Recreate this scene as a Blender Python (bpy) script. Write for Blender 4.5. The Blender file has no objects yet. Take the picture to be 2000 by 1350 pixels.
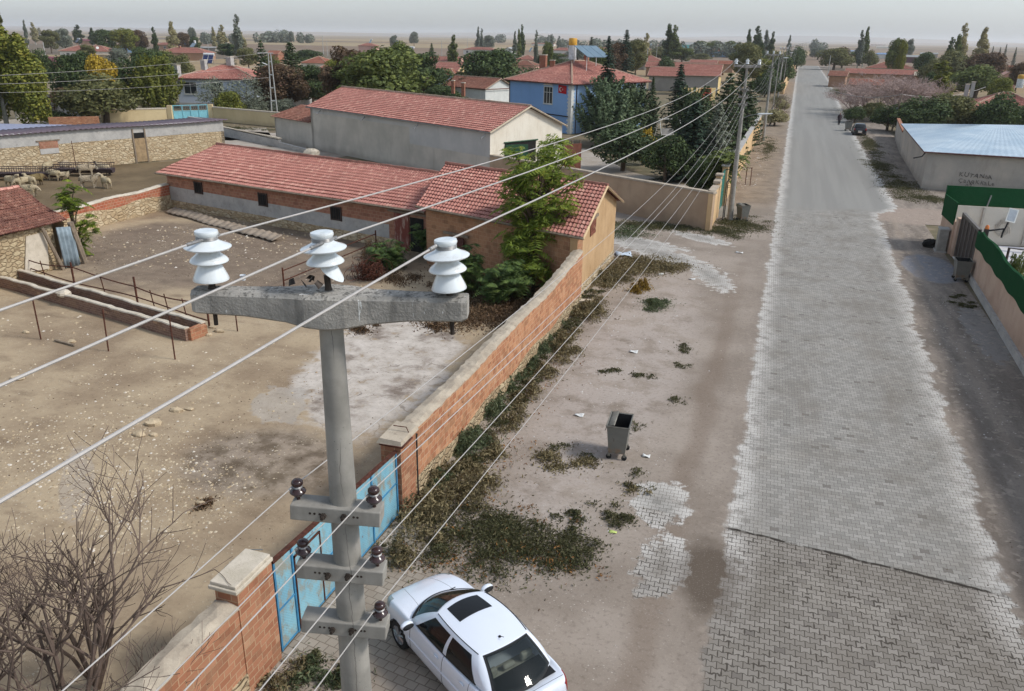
import bpy, math, random
import numpy as np
from mathutils import Vector, Matrix
rnd = random.Random(11)
rng = np.random.default_rng(5)
SC = bpy.context.scene
COL = SC.collection
PI = math.pi

# ---------------------------------------------------------------- camera geometry (world Y runs along the street)
F, CH = 1560.0, 11.5
PITCH, ROLL, PHI = math.atan(603/1560.0), math.atan(.0165), math.radians(18.35)
_cp, _sp, _cr, _sr, _cf, _sf = math.cos(PITCH), math.sin(PITCH), math.cos(ROLL), math.sin(ROLL), math.cos(PHI), math.sin(PHI)
def _yaw(v): return Vector((v[0]*_cf-v[1]*_sf, v[0]*_sf+v[1]*_cf, v[2]))
_r0, _d0 = Vector((1,0,0)), Vector((0,-_sp,-_cp))
CX, CY, CF = _yaw(_cr*_r0-_sr*_d0), _yaw(_sr*_r0+_cr*_d0), _yaw((0,_cp,-_sp))
def ray(x, y): return CX*((x-1000)/F)+CY*((y-675)/F)+CF
def g(x, y, z=0.0):
    d = ray(x, y); t = (z-CH)/d.z
    return Vector((d.x*t, d.y*t, z))
def pr(P):
    v = Vector(P)-Vector((0,0,CH)); c = v.dot(CF)
    return (1000+F*v.dot(CX)/c, 675+F*v.dot(CY)/c)
def rp(X, x, y):
    d = ray(x, y); t = X/d.x
    return Vector((X, d.y*t, CH+d.z*t))
def hz(P, x, y):                      # height at which the ray through a pixel passes the vertical through P
    d = ray(x, y); t = (P[0]*d.x+P[1]*d.y)/(d.x*d.x+d.y*d.y)
    return CH+d.z*t
def along(P, u, x):                   # distance along u from P at which the picture column is x
    P, u = Vector(P), Vector(u); v = P-Vector((0,0,CH)); k = (x-1000)/F
    n = CX-CF*k
    return -v.dot(n)/u.dot(n)

# ---------------------------------------------------------------- things
def thing(name, label, cat, loc=(0,0,0), group=None, rz=0.0, kind=None):
    o = bpy.data.objects.new(name, None); COL.objects.link(o)
    o.empty_display_size = .2
    o.location = loc; o.rotation_euler = (0,0,rz)
    tag(o, label, cat, group, kind); return o
def tag(o, label=None, cat=None, group=None, kind=None):
    if label: o['label'] = label
    if cat: o['category'] = cat
    if group: o['group'] = group
    if kind: o['kind'] = kind
    return o
def kids(o): return [c for c in bpy.data.objects if c.parent == o]
_kids = {}
def dup(root, loc, rz=0.0, sc=1.0, label=None, group=None, mats=None, cat=None):
    def cp(o, par):
        c = o.copy(); COL.objects.link(c); c.parent = par
        if mats and o.type == 'MESH' and o.name.split('.')[0] in mats:
            c.material_slots[0].link = 'OBJECT'; c.material_slots[0].material = mats[o.name.split('.')[0]]
        for ch in list(_kids.get(o.name, ())): cp_ch = cp(ch, c); _kids.setdefault(c.name, []).append(cp_ch)
        return c
    r = cp(root, None); r.location = loc; r.rotation_euler = (0,0,rz)
    r.scale = sc if hasattr(sc, '__len__') else (sc,)*3
    if label: r['label'] = label
    if group: r['group'] = group
    if cat: r['category'] = cat
    return r
def root_of(o):
    while o.parent: o = o.parent
    return o

class MB:
    def __init__(s): s.v=[]; s.f=[]; s.m=[]; s.uv={}; s.sm=[]; s.M=None
    def P(s, p):
        p = Vector(p); p = s.M@p if s.M else p
        s.v.append(p); return len(s.v)-1
    def face(s, idx, m=0, uv=None, sm=False):
        if uv: s.uv[len(s.f)] = uv
        s.f.append(tuple(idx)); s.m.append(m); s.sm.append(sm)
    def poly(s, pts, m=0, uv=None, sm=False): s.face([s.P(p) for p in pts], m, uv, sm); return s
    def hexa(s, b, t, m=0, mt=None):
        i = [s.P(p) for p in b]; j = [s.P(p) for p in t]; n = len(i)
        s.face(i[::-1], m); s.face(j, m if mt is None else mt)
        for k in range(n): s.face((i[k], i[(k+1)%n], j[(k+1)%n], j[k]), m)
        return s
    def box(s, lo, hi, m=0, mt=None):
        (a,b,c),(d,e,f) = lo, hi
        return s.hexa([(a,b,c),(d,b,c),(d,e,c),(a,e,c)], [(a,b,f),(d,b,f),(d,e,f),(a,e,f)], m, mt)
    def cbox(s, c, sz, m=0, rz=0.0):
        R = Matrix.Rotation(rz, 3, 'Z'); c = Vector(c); x, y, z = sz[0]/2, sz[1]/2, sz[2]/2
        q = [(-x,-y),(x,-y),(x,y),(-x,y)]
        return s.hexa([c+R@Vector((a,b,-z)) for a,b in q], [c+R@Vector((a,b,z)) for a,b in q], m)
    def wall(s, p, q, z0, z1, th, m=0, mt=None, z1b=None):   # from p to q, thickness to the LEFT of p->q
        p, q = Vector((p[0],p[1],0)), Vector((q[0],q[1],0)); d = (q-p).normalized(); n = Vector((-d.y,d.x,0))*th
        z1b = z1 if z1b is None else z1b; Z = Vector((0,0,1))
        return s.hexa([p+Z*z0, q+Z*z0, q+n+Z*z0, p+n+Z*z0], [p+Z*z1, q+Z*z1b, q+n+Z*z1b, p+n+Z*z1], m, mt)
    def tube(s, pts, r, n=6, m=0, caps=True, sm=True):
        pts = [Vector(p) for p in pts]; L = len(pts); rs = r if hasattr(r,'__len__') else [r]*L
        rings = []; up = None
        for i, p in enumerate(pts):
            t = (pts[min(i+1,L-1)]-pts[max(i-1,0)])
            if t.length < 1e-9: t = Vector((0,0,1))
            t.normalize()
            a = up if up is not None else (Vector((1,0,0)) if abs(t.x) < .8 else Vector((0,1,0)))
            a = a-t*a.dot(t)
            if a.length < 1e-5: a = t.orthogonal()
            a.normalize(); up = a; b = t.cross(a)
            rings.append([s.P(p+(a*math.cos(2*PI*k/n)+b*math.sin(2*PI*k/n))*rs[i]) for k in range(n)])
        for i in range(L-1):
            A, B = rings[i], rings[i+1]
            for k in range(n): s.face((A[k],A[(k+1)%n],B[(k+1)%n],B[k]), m, None, sm)
        if caps: s.face(rings[0][::-1], m); s.face(rings[-1], m)
        return s
    def lathe(s, prof, n=24, c=(0,0,0), m=0, sm=True, a0=0.0, a1=2*PI, T=None):
        c = Vector(c); full = abs(a1-a0-2*PI) < 1e-6; k = n if full else n+1; rings = []
        for r, z in prof:
            rings.append([s.P((c+(T@Vector((r*math.cos(a0+(a1-a0)*i/n), r*math.sin(a0+(a1-a0)*i/n), z)) if T else Vector((r*math.cos(a0+(a1-a0)*i/n), r*math.sin(a0+(a1-a0)*i/n), z))))) for i in range(k)])
        for A, B in zip(rings, rings[1:]):
            for i in range(n): s.face((A[i], A[(i+1)%k], B[(i+1)%k], B[i]), m, None, sm)
        return s
    def sheet(s, fn, nu, nv, m=0, sm=True, uvfn=None):
        I = [[s.P(fn(i/nu, j/nv)) for i in range(nu+1)] for j in range(nv+1)]
        for j in range(nv):
            for i in range(nu): s.face((I[j][i],I[j][i+1],I[j+1][i+1],I[j+1][i]), m, None, sm)
        return s
    def blob(s, c, r, n=7, m=0, j=.12, rd=rnd):
        c = Vector(c); r = Vector(r if hasattr(r,'__len__') else (r,)*3); rows = []
        k = n+2
        for a in range(1, n):
            th = PI*a/n
            rows.append([s.P(c+Vector((r.x*math.sin(th)*math.cos(2*PI*b/k), r.y*math.sin(th)*math.sin(2*PI*b/k), -r.z*math.cos(th)))*(1+rd.uniform(-j,j))) for b in range(k)])
        lo, hi = s.P(c-Vector((0,0,r.z))), s.P(c+Vector((0,0,r.z)))
        for b in range(k):
            s.face((lo, rows[0][(b+1)%k], rows[0][b]), m, None, False); s.face((hi, rows[-1][b], rows[-1][(b+1)%k]), m, None, False)
            for A, B in zip(rows, rows[1:]): s.face((A[b],A[(b+1)%k],B[(b+1)%k],B[b]), m, None, False)
        return s
    def build(s, name, mats, parent=None, world=True, loc=None, smooth=None):
        if not isinstance(mats, (list,tuple)): mats = [mats]
        V = s.v; o_loc = None
        if parent is not None and world:
            r = root_of(parent); Mi = (Matrix.Translation(r.location)@Matrix.Rotation(r.rotation_euler.z, 4, 'Z')).inverted()
            V = [Mi@p for p in s.v]
        elif parent is None and loc is not None:
            L = Vector(loc); V = [p-L for p in s.v]; o_loc = L
        me = bpy.data.meshes.new(name); me.from_pydata([tuple(p) for p in V], [], s.f)
        for mt in mats: me.materials.append(mt)
        if len(mats) > 1: me.polygons.foreach_set('material_index', s.m)
        me.polygons.foreach_set('use_smooth', s.sm if smooth is None else [smooth]*len(s.f))
        ul = me.uv_layers.new(name='UVMap'); buf = []
        for i, pl in enumerate(me.polygons):
            e = s.uv.get(i)
            if e: buf += [c for q in e for c in q]; continue
            nv = pl.normal; t = Vector((-nv.y, nv.x, 0))
            if t.length < .05: t = Vector((1,0,0)); b = Vector((0,1,0))
            else: t.normalize(); b = nv.cross(t)
            for vi in pl.vertices:
                p = s.v[vi]; buf += [p.dot(t), p.dot(b)]
        ul.data.foreach_set('uv', buf)
        if any(s.sm) and smooth is None: me.set_sharp_from_angle(angle=math.radians(40))
        o = bpy.data.objects.new(name, me); COL.objects.link(o)
        if parent is not None: o.parent = parent; _kids.setdefault(parent.name, []).append(o)
        if o_loc: o.location = o_loc
        return o

def bevel(o, w=.01, seg=2, ang=35):
    md = o.modifiers.new('Bevel','BEVEL'); md.width = w; md.segments = seg; md.limit_method='ANGLE'; md.angle_limit = math.radians(ang); return o

# ---------------------------------------------------------------- materials
class S:
    def __init__(s, n, k): s.n=n; s.k=k
    def __add__(s,o): return s.n.m('ADD',s,o)
    __radd__=__add__
    def __sub__(s,o): return s.n.m('SUBTRACT',s,o)
    def __rsub__(s,o): return s.n.m('SUBTRACT',o,s)
    def __mul__(s,o): return s.n.m('MULTIPLY',s,o)
    __rmul__=__mul__
    def __truediv__(s,o): return s.n.m('DIVIDE',s,o)
class NT:
    def __init__(s, tree): s.t=tree; s.c={}
    def new(s, ty, **kw):
        n = s.t.nodes.new(ty)
        for k,v in kw.items(): setattr(n,k,v)
        return n
    def put(s, sock, v):
        if v is None: return
        if isinstance(v,S): s.t.links.new(v.k, sock)
        elif isinstance(v,(tuple,list)) and len(v)==3 and sock.type=='RGBA': sock.default_value=(*v,1)
        else: sock.default_value=v
    def m(s, op, a, b=None, c=None, clamp=False):
        n=s.new('ShaderNodeMath',operation=op,use_clamp=clamp); s.put(n.inputs[0],a); s.put(n.inputs[1],b)
        if c is not None: s.put(n.inputs[2],c)
        return S(s,n.outputs[0])
    def obj(s):
        if 'o' not in s.c: s.c['o']=S(s,s.new('ShaderNodeTexCoord').outputs['Object'])
        return s.c['o']
    def pos(s):
        if 'p' not in s.c: s.c['p']=S(s,s.new('ShaderNodeNewGeometry').outputs['Position'])
        return s.c['p']
    def uv(s):
        if 'u' not in s.c: s.c['u']=S(s,s.new('ShaderNodeTexCoord').outputs['UV'])
        return s.c['u']
    def island(s): return S(s,s.new('ShaderNodeNewGeometry').outputs['Random Per Island'])
    def orand(s): return S(s,s.new('ShaderNodeObjectInfo').outputs['Random'])
    def sep(s, v):
        n=s.new('ShaderNodeSeparateXYZ'); s.put(n.inputs[0],v); return [S(s,q) for q in n.outputs]
    def comb(s,x,y,z=0.0):
        n=s.new('ShaderNodeCombineXYZ'); s.put(n.inputs[0],x); s.put(n.inputs[1],y); s.put(n.inputs[2],z); return S(s,n.outputs[0])
    def scale(s,v,x,y=None,z=None,off=(0,0,0),rot=0.0):
        n=s.new('ShaderNodeMapping'); s.put(n.inputs[0],v); n.inputs['Scale'].default_value=(x,y if y is not None else x,z if z is not None else x)
        n.inputs['Location'].default_value=off; n.inputs['Rotation'].default_value=(0,0,rot); return S(s,n.outputs[0])
    def noise(s, v, sc, det=4.0, ro=.55, dist=0.0, col=False):
        n=s.new('ShaderNodeTexNoise'); s.put(n.inputs['Vector'],v); n.inputs['Scale'].default_value=sc; n.inputs['Detail'].default_value=det
        n.inputs['Roughness'].default_value=ro; n.inputs['Distortion'].default_value=dist; return S(s,n.outputs['Color' if col else 'Fac'])
    def vor(s, v, sc, feat='F1', out='Distance', rand=1.0):
        n=s.new('ShaderNodeTexVoronoi',feature=feat); s.put(n.inputs['Vector'],v); n.inputs['Scale'].default_value=sc; n.inputs['Randomness'].default_value=rand
        return S(s,n.outputs[out])
    def white(s, v):
        n=s.new('ShaderNodeTexWhiteNoise',noise_dimensions='3D'); s.put(n.inputs['Vector'],v); return S(s,n.outputs['Value'])
    def ramp(s, f, stops, interp='LINEAR'):
        n=s.new('ShaderNodeValToRGB'); r=n.color_ramp; r.interpolation=interp
        while len(r.elements)<len(stops): r.elements.new(.5)
        for e,(p,c) in zip(r.elements,stops): e.position=p; e.color=(*c,1) if hasattr(c,'__len__') else (c,c,c,1)
        s.put(n.inputs[0],f); return S(s,n.outputs[0])
    def step(s, f, a, b):         # smooth 0..1 between a and b
        n=s.new('ShaderNodeMapRange',interpolation_type='SMOOTHSTEP'); s.put(n.inputs[0],f); s.put(n.inputs[1],a); s.put(n.inputs[2],b)
        return S(s,n.outputs[0])
    def mix(s, f, a, b, mode='MIX'):
        n=s.new('ShaderNodeMix',data_type='RGBA',blend_type=mode); s.put(n.inputs['Factor'],f)
        s.put(n.inputs[6],a); s.put(n.inputs[7],b); return S(s,n.outputs[2])
    def brick(s, v, c1, c2, mort, w=.2, h=.1, ms=.008, off=.5, bias=0.0):
        n=s.new('ShaderNodeTexBrick'); n.offset=off; s.put(n.inputs['Vector'],v)
        for k,x in (('Color1',c1),('Color2',c2),('Mortar',mort)): s.put(n.inputs[k],x)
        n.inputs['Scale'].default_value=1; n.inputs['Mortar Size'].default_value=ms; n.inputs['Brick Width'].default_value=w; n.inputs['Row Height'].default_value=h; n.inputs['Bias'].default_value=bias
        n.inputs['Mortar Smooth'].default_value=.2
        return S(s,n.outputs['Color']), S(s,n.outputs['Fac'])
    def bump(s, h, st=.3, d=.02):
        n=s.new('ShaderNodeBump'); s.put(n.inputs['Height'],h); n.inputs['Strength'].default_value=st; n.inputs['Distance'].default_value=d; return S(s,n.outputs[0])
def lin(r,g_,b,k=1.0):
    f=lambda c:(c/255/12.92 if c/255<=.04045 else ((c/255+.055)/1.055)**2.4)*k
    return (f(r),f(g_),f(b))
def mat(name, fn, rough=.85, metal=0.0, spec=.3):
    m=bpy.data.materials.new(name); m.use_nodes=True; t=m.node_tree; b=t.nodes['Principled BSDF']; n=NT(t)
    d=fn(n) if callable(fn) else {'c':fn}
    n.put(b.inputs['Base Color'],d['c']); n.put(b.inputs['Roughness'],d.get('r',rough)); n.put(b.inputs['Metallic'],d.get('m',metal)); b.inputs['Specular IOR Level'].default_value=spec
    if 'b' in d: n.put(b.inputs['Normal'],d['b'])
    if 'coat' in d: b.inputs['Coat Weight'].default_value=d['coat']; b.inputs['Coat Roughness'].default_value=.05
    if 't' in d: b.inputs['Transmission Weight'].default_value=d['t']
    if 'tl' in d:      # thin leaf: let light through
        tr=n.new('ShaderNodeBsdfTranslucent'); n.put(tr.inputs[0],d['c']); mx=n.new('ShaderNodeMixShader'); mx.inputs[0].default_value=d['tl']
        t.links.new(b.outputs[0],mx.inputs[1]); t.links.new(tr.outputs[0],mx.inputs[2]); t.links.new(mx.outputs[0],t.nodes['Material Output'].inputs[0])
    return m
def plain(name, c, rough=.7, metal=0.0, var=.15, sc=3.0, spec=.3, bump=0.0):
    def fn(n):
        f=n.noise(n.obj(),sc,5); d={'c':n.mix(n.step(f,.3,.7),tuple(x*(1-var) for x in c),tuple(min(1,x*(1+var)) for x in c))}
        if bump: d['b']=n.bump(n.noise(n.obj(),sc*12,3),bump,.01)
        return d
    return mat(name,fn,rough,metal,spec)
# ---------------------------------------------------------------- world, sun, camera
SUN_EL, SUN_AZ = math.radians(44), math.radians(84)      # azimuth from +Y towards +X
W = bpy.data.worlds.new('World'); SC.world = W; W.use_nodes = True
_t = W.node_tree; _bg = _t.nodes['Background']; _sky = _t.nodes.new('ShaderNodeTexSky')
_sky.sky_type = 'NISHITA'; _sky.sun_disc = False; _sky.sun_elevation = SUN_EL; _sky.sun_rotation = SUN_AZ
_sky.air_density = 1.6; _sky.dust_density = 2.6; _sky.ozone_density = 1.5; _sky.altitude = 900
_hs = _t.nodes.new('ShaderNodeHueSaturation'); _hs.inputs['Saturation'].default_value = .35
_tint = _t.nodes.new('ShaderNodeMix'); _tint.data_type = 'RGBA'; _tint.blend_type = 'MULTIPLY'; _tint.inputs['Factor'].default_value = 1; _tint.inputs[7].default_value = (.86,.95,1.07,1)
_t.links.new(_sky.outputs[0], _hs.inputs['Color']); _t.links.new(_hs.outputs[0], _tint.inputs[6]); _t.links.new(_tint.outputs[2], _bg.inputs[0]); _bg.inputs[1].default_value = .125
_l = bpy.data.lights.new('sun', 'SUN'); _l.energy = 2.3; _l.angle = math.radians(11); _l.color = (1, .955, .89)
_so = bpy.data.objects.new('sun', _l); COL.objects.link(_so)
_sd = Vector((math.sin(SUN_AZ)*math.cos(SUN_EL), math.cos(SUN_AZ)*math.cos(SUN_EL), math.sin(SUN_EL)))
_so.rotation_euler = _sd.to_track_quat('Z','Y').to_euler(); _so.location = _sd*60
_c = bpy.data.cameras.new('camera'); _c.lens = F*36/2000; _c.sensor_width = 36; _c.sensor_fit = 'HORIZONTAL'; _c.clip_start = .05; _c.clip_end = 40000
_co = bpy.data.objects.new('camera', _c); COL.objects.link(_co); SC.camera = _co
_co.matrix_world = Matrix(((CX.x,-CY.x,-CF.x,0),(CX.y,-CY.y,-CF.y,0),(CX.z,-CY.z,-CF.z,CH),(0,0,0,1)))
SC.view_settings.view_transform = 'Standard'; SC.view_settings.look = 'None'; SC.view_settings.exposure = 0.36; SC.view_settings.gamma = 1
SC.cycles.max_bounces = 6; SC.cycles.diffuse_bounces = 3; SC.cycles.glossy_bounces = 3; SC.cycles.transmission_bounces = 4; SC.cycles.transparent_max_bounces = 6; SC.cycles.volume_bounces = 1
SC.cycles.use_adaptive_sampling = True; SC.cycles.adaptive_threshold = .02
try: SC.cycles.use_denoising = True
except Exception: pass

# ---------------------------------------------------------------- ground
def ell(n, x, y, P, rx, ry, rot=0.0):      # 0 at centre, 1 at rim of an ellipse on the ground
    dx, dy = x-P[0], y-P[1]; c, s_ = math.cos(rot), math.sin(rot)
    u, v = (dx*c+dy*s_)/rx, (dy*c-dx*s_)/ry
    return n.m('SQRT', u*u+v*v)
def ground_mat(n):
    p = n.pos(); x, y, z = n.sep(p); D = n.m('SQRT', x*x+y*y)
    f1, f2 = n.noise(p,.05,5), n.noise(p,.6,6)
    near = n.mix(n.step(f1,.35,.65), lin(128,114,94,.8), lin(112,108,84,.8))
    near = n.mix(n.step(f2,.45,.7), near, lin(150,134,112,.8))
    q = n.scale(p,.0011,.0042,1,rot=.5); fc = n.vor(q,1.0,out='Color')
    r, g_, b = n.sep(fc)
    fld = n.ramp(r,[(0,lin(136,116,98,.8)),(.2,lin(166,144,112,.8)),(.4,lin(150,133,110,.8)),(.55,lin(118,106,92,.8)),(.7,lin(172,154,122,.8)),(.85,lin(142,124,108,.8)),(1,lin(128,120,98,.8))],'CONSTANT')
    fld = n.mix(n.step(n.noise(n.scale(p,.01,.06,1,rot=.5),1,5),.35,.7)*.4, fld, lin(132,116,98,.8))
    return {'c': n.mix(n.step(D+n.noise(p,.01,3)*120,230,330), near, fld), 'b': n.bump(n.noise(p,3,4),.25,.05)}
M_ground = mat('dry_ground', ground_mat, .95, spec=.1)
mb = MB(); _xs = [-14000,-6000,-2500,-1000,-400,-150,-50,0,50,150,400,1000,2500,6000,14000]; _ys = [-300,-60,0,60,150,300,500,800,1300,2500,5000,9000,15000]
_I = [[mb.P((a,b,-.03)) for a in _xs] for b in _ys]
for j in range(len(_ys)-1):
    for i in range(len(_xs)-1): mb.face((_I[j][i],_I[j][i+1],_I[j+1][i+1],_I[j+1][i]))
tag(mb.build('ground', M_ground), kind='structure')
# low hills along the horizon
M_hill = mat('far_hills', lambda n: {'c': n.mix(n.step(n.noise(n.pos(),.0006,4),.4,.6), lin(170,150,130,.8), lin(142,132,120,.8))}, .95, spec=.05)
mb = MB(); N = 160
for j in range(2):
    R0, H0 = (8200, 11000)[j], (26, 62)[j]; prev = None
    for i in range(N+1):
        a = PHI-1.05+2.1*i/N; hgt = H0*(.45+.75*abs(math.sin(i*.11+j*2)*math.sin(i*.043+1+j)))*(1.35-.75*i/N)
        q = [(-math.sin(a-0.0)*R, math.cos(a)*R, zz) for R, zz in ((R0-900,-.5),(R0,hgt),(R0+900,-.5))]
        idx = [mb.P(v) for v in q]
        if prev:
            for k in range(2): mb.face((prev[k],prev[k+1],idx[k+1],idx[k]), 0, None, True)
        prev = idx
tag(mb.build('hills', M_hill), kind='structure')

# ---- the street corridor: pavers, dirt, gravel in one sheet
A1, A2 = g(1385,1022), g(1945,1160)                      # broken seam across the pavers
_sn = Vector((-(A2-A1).y,(A2-A1).x,0)).normalized()
PATCH = [(g(1288,985),.75,1.2,.1),(g(1295,1105),.7,1.35,.0),(g(1290,495),1.1,4.6,.9),(g(1235,470),1.1,4,1.2),(g(1390,540),.9,2.6,.4),(g(1370,465),.9,2.4,1.0)]
def tri(n, t): return n.m('MINIMUM',n.m('MAXIMUM',(n.m('PINGPONG', t, .5)*4-1.0)*2.4,-1.0),1.0)       # -1..1 trapezoid, period 1
def street(n):
    p = n.pos(); x, y, z = n.sep(p)
    e1, e2, e3 = n.noise(p,.35,4), n.noise(p,2.2,5,.6), n.noise(p,9,4)
    far = n.step(y+(e1-.5)*3.0+(e2-.5)*2.5-x*.25,60.6,63.2)
    xl = -.18-n.step(y,17,12)*.1; xr = 5.95+n.m('MINIMUM',n.m('MAXIMUM',(y-12)*.018,0.0),1.0)+far*1.5+n.step(y,110,300)*1.6
    wob = (e1-.5)*1.5+(e2-.5)*.7
    dL, dR = x-xl+wob*.5, xr-x+wob*.9
    d = n.m('MINIMUM', dL, dR)
    for P, rx, ry, ro in PATCH: d = n.m('MAXIMUM', d, (1.0-ell(n,x,y,P,rx,ry,ro)+(e2-.5)*1.6+(e1-.5)*.8)*.8)
    pv = n.step(d+(e2-.5)*.25,-.05,.14)
    # bone-shaped pavers, .2 x .165 m, rows across the street
    u, v = (x+y*.03)/.2, (y-x*.03)/.165
    kb = n.m('ROUND', v); par = n.m('MULTIPLY', kb, .5)
    dv = v-kb+tri(n,u+par)*.10
    row = kb+n.m('GREATER_THAN', dv, 0.0)
    ur = u+row*.5; cu = n.m('ABSOLUTE', ur-n.m('ROUND',ur)); rnd_ = n.white(n.comb(n.m('FLOOR',ur+.5) if False else n.m('ROUND',ur-.5), row, 3.0))
    side = (y-A1.y)*_sn.y+(x-A1.x)*_sn.x             # >0 beyond the seam
    seam_w = (n.noise(p,1.6,3)-.5)*.5
    near = n.step(side+seam_w*.4,.03,-.03)
    gap = n.step(n.noise(p,3.3,3),.50,.64)*near*n.step(n.noise(p,.35,3),.36,.55)
    tv = .045+gap*.19*n.step(n.noise(p,9,2),.4,.6)+near*.012; tu = .036+gap*.05+near*.008
    jv = n.step(n.m('ABSOLUTE',dv), tv*1.25, tv*.6); ju = n.step(cu, tu*1.25, tu*.6)
    joint = n.m('MAXIMUM', jv, ju)*(1-far)
    sm = n.step(n.m('ABSOLUTE', side+seam_w*.35), .02+n.noise(p,5,3)*.11, .02)*n.step(n.noise(p,2.6,3),.36,.5)*n.step(x,6.3,5.6)*n.step(x,-.6,0.0)
    tone = n.mix(rnd_*.9, lin(150,146,139,.8), lin(176,171,163,.8))
    tone = n.mix(near*.85, tone, n.mix(rnd_, lin(134,126,116,.8), lin(156,148,138,.8)))
    tone = n.mix(n.m('GREATER_THAN',rnd_,.985)*.7, tone, lin(105,98,92,.8))
    stain = n.noise(p,.5,5,.6)
    tone = n.mix(n.step(stain,.42,.72)*.5, tone, lin(128,120,109,.8))
    tone = n.mix(n.step(n.noise(n.scale(p,.8,.12,1),1,5,.6),.5,.72)*.4, tone, lin(132,123,112,.8))
    tone = n.mix(n.step(e1,.55,.75)*.35, tone, lin(184,176,164,.84))
    asph = n.mix(n.step(n.noise(n.scale(p,1.1,.035,1),1,5),.35,.65), lin(148,145,139,.8), lin(157,154,147,.8))
    asph = n.mix(n.step(n.noise(p,14,3),.4,.7)*.25, asph, lin(116,115,113,.8))
    tone = n.mix(far, tone, asph)
    crust = n.step(d,.9,.1)*n.step(e2,.3,.6)*n.step(y,13.5,17)
    tone = n.mix(crust*.8, tone, lin(214,208,200,.86))
    tone = n.mix(joint*n.m('SUBTRACT',.85,n.step(e2,.5,.8)*.4), tone, n.mix(near, lin(112,106,98,.8), lin(68,61,54,.8)))
    tone = n.mix(sm, tone, lin(62,56,50,.8))
    # dirt verges
    lf = n.step(x,2,-2)
    dirtL = n.mix(n.step(n.noise(p,.3,5,.6),.35,.65), lin(145,132,119,.82), lin(168,155,142,.82))
    pale = n.step(ell(n,x,y,(-4.6,29),2.6,14),1.15,.5)*n.step(n.noise(p,.9,5,.65),.38,.55)
    pale = n.m('MAXIMUM',pale,n.step(ell(n,x,y,(-4.8,17.6),1.6,3.4),1.2,.4)*n.step(n.noise(p,1.3,5,.65),.4,.6))
    dirtL = n.mix(pale*.8, dirtL, lin(180,168,158,.84))
    speck = n.step(n.vor(p,9,out='Distance'),.2,.08)*n.step(n.noise(p,.8,3),.45,.6)
    dirtL = n.mix(speck*.7, dirtL, lin(205,196,186,.8))
    dirtL = n.mix(n.step(y,59,66)*n.step(x,-.1,-.5)*.8, dirtL, n.mix(n.step(n.noise(p,.7,6,.65),.35,.65), lin(124,108,90,.84), lin(158,140,118,.84)))
    rut = n.step(n.m('ABSOLUTE',x+1.5+(e1-.5)*1.0),.55,.1)*n.step(y,48,30)
    dirtL = n.mix(rut*.55, dirtL, lin(128,111,96,.8))
    dirtR = n.mix(n.step(n.noise(n.scale(p,1.2,.25,1),1,5,.6),.35,.65), lin(122,111,101,.88), lin(150,138,126,.88))
    dirtR = n.mix(n.step(ell(n,x,y,(8.4,47.6),1.5,3.1)+(e1-.5)*.6,1.05,.9)*.85, dirtR, lin(142,142,147,.8))
    dirtR = n.mix(n.step(ell(n,x,y,(10.5,62.5),4.2,3.6)+(e1-.5)*.8,1.1,.8)*.8, dirtR, lin(170,152,138,.8))
    dirtR = n.mix(n.step(ell(n,x,y,(9.0,37),.7,4)+(e2-.5)*1.2,1.0,.9)*.6, dirtR, lin(160,156,152,.8))
    gr = n.vor(p,5.5,out='Color'); gr_ = n.sep(gr)[0]; dirtR = n.mix(n.step(gr_,.62,.9)*n.step(e2,.4,.62)*.55, dirtR, lin(186,172,156,.88)); dirtR = n.mix(n.step(e2,.55,.72)*.45, dirtR, lin(98,87,76,.86))
    dirtR = n.mix(n.step(n.m('ABSOLUTE',x-7.7+(e1-.5)*.8),.35,.05)*.4, dirtR, lin(164,148,132,.88))
    dirt = n.mix(lf, dirtR, dirtL)
    wet = n.step(ell(n,x,y,g(1385,1125),.75,1.6,.1)+(e2-.5)*.6+(e1-.5)*.6,1.25,.5)
    dirt = n.mix(wet*.9, dirt, lin(96,84,72,.8))
    dirt = n.mix(n.step(e3,.5,.72)*.38, dirt, lin(108,96,85,.8)); dirt = n.mix(n.step(n.noise(p,24,3,.7),.55,.72)*.35, dirt, lin(196,184,172,.84))
    dust = n.m('MULTIPLY', 1-pv, 1.0)
    c = n.mix(pv, dirt, tone)
    c = n.mix(wet*pv*.7, c, lin(104,94,84,.8))
    hgt = pv*.5-joint*pv*.5+(e3-.5)*.5*(1-pv)+(n.noise(p,40,3)-.5)*.3
    return {'c': c, 'b': n.bump(hgt,.55,.02), 'r': .9}
M_street = mat('street_surface', street, .9, spec=.15)
mb = MB(); mb.poly([(-8.2,-12,0),(9.6,-12,0),(9.6,60,0),(-8.2,60,0)]); mb.poly([(-4.1,60,0),(14,60,0),(14,82,0),(-4.1,82,0)]); mb.poly([(-4.1,82,0),(13,82,0),(13.5,150,0),(-3.6,150,0)]); mb.poly([(-3.6,150,0),(13.5,150,0),(16,460,0),(-2,460,0)])
mb.poly([(-34,60,0),(-8.2,43.3,0),(-8.2,60,0),(-34,68,0)])
tag(mb.build('street', M_street), kind='structure')

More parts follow.
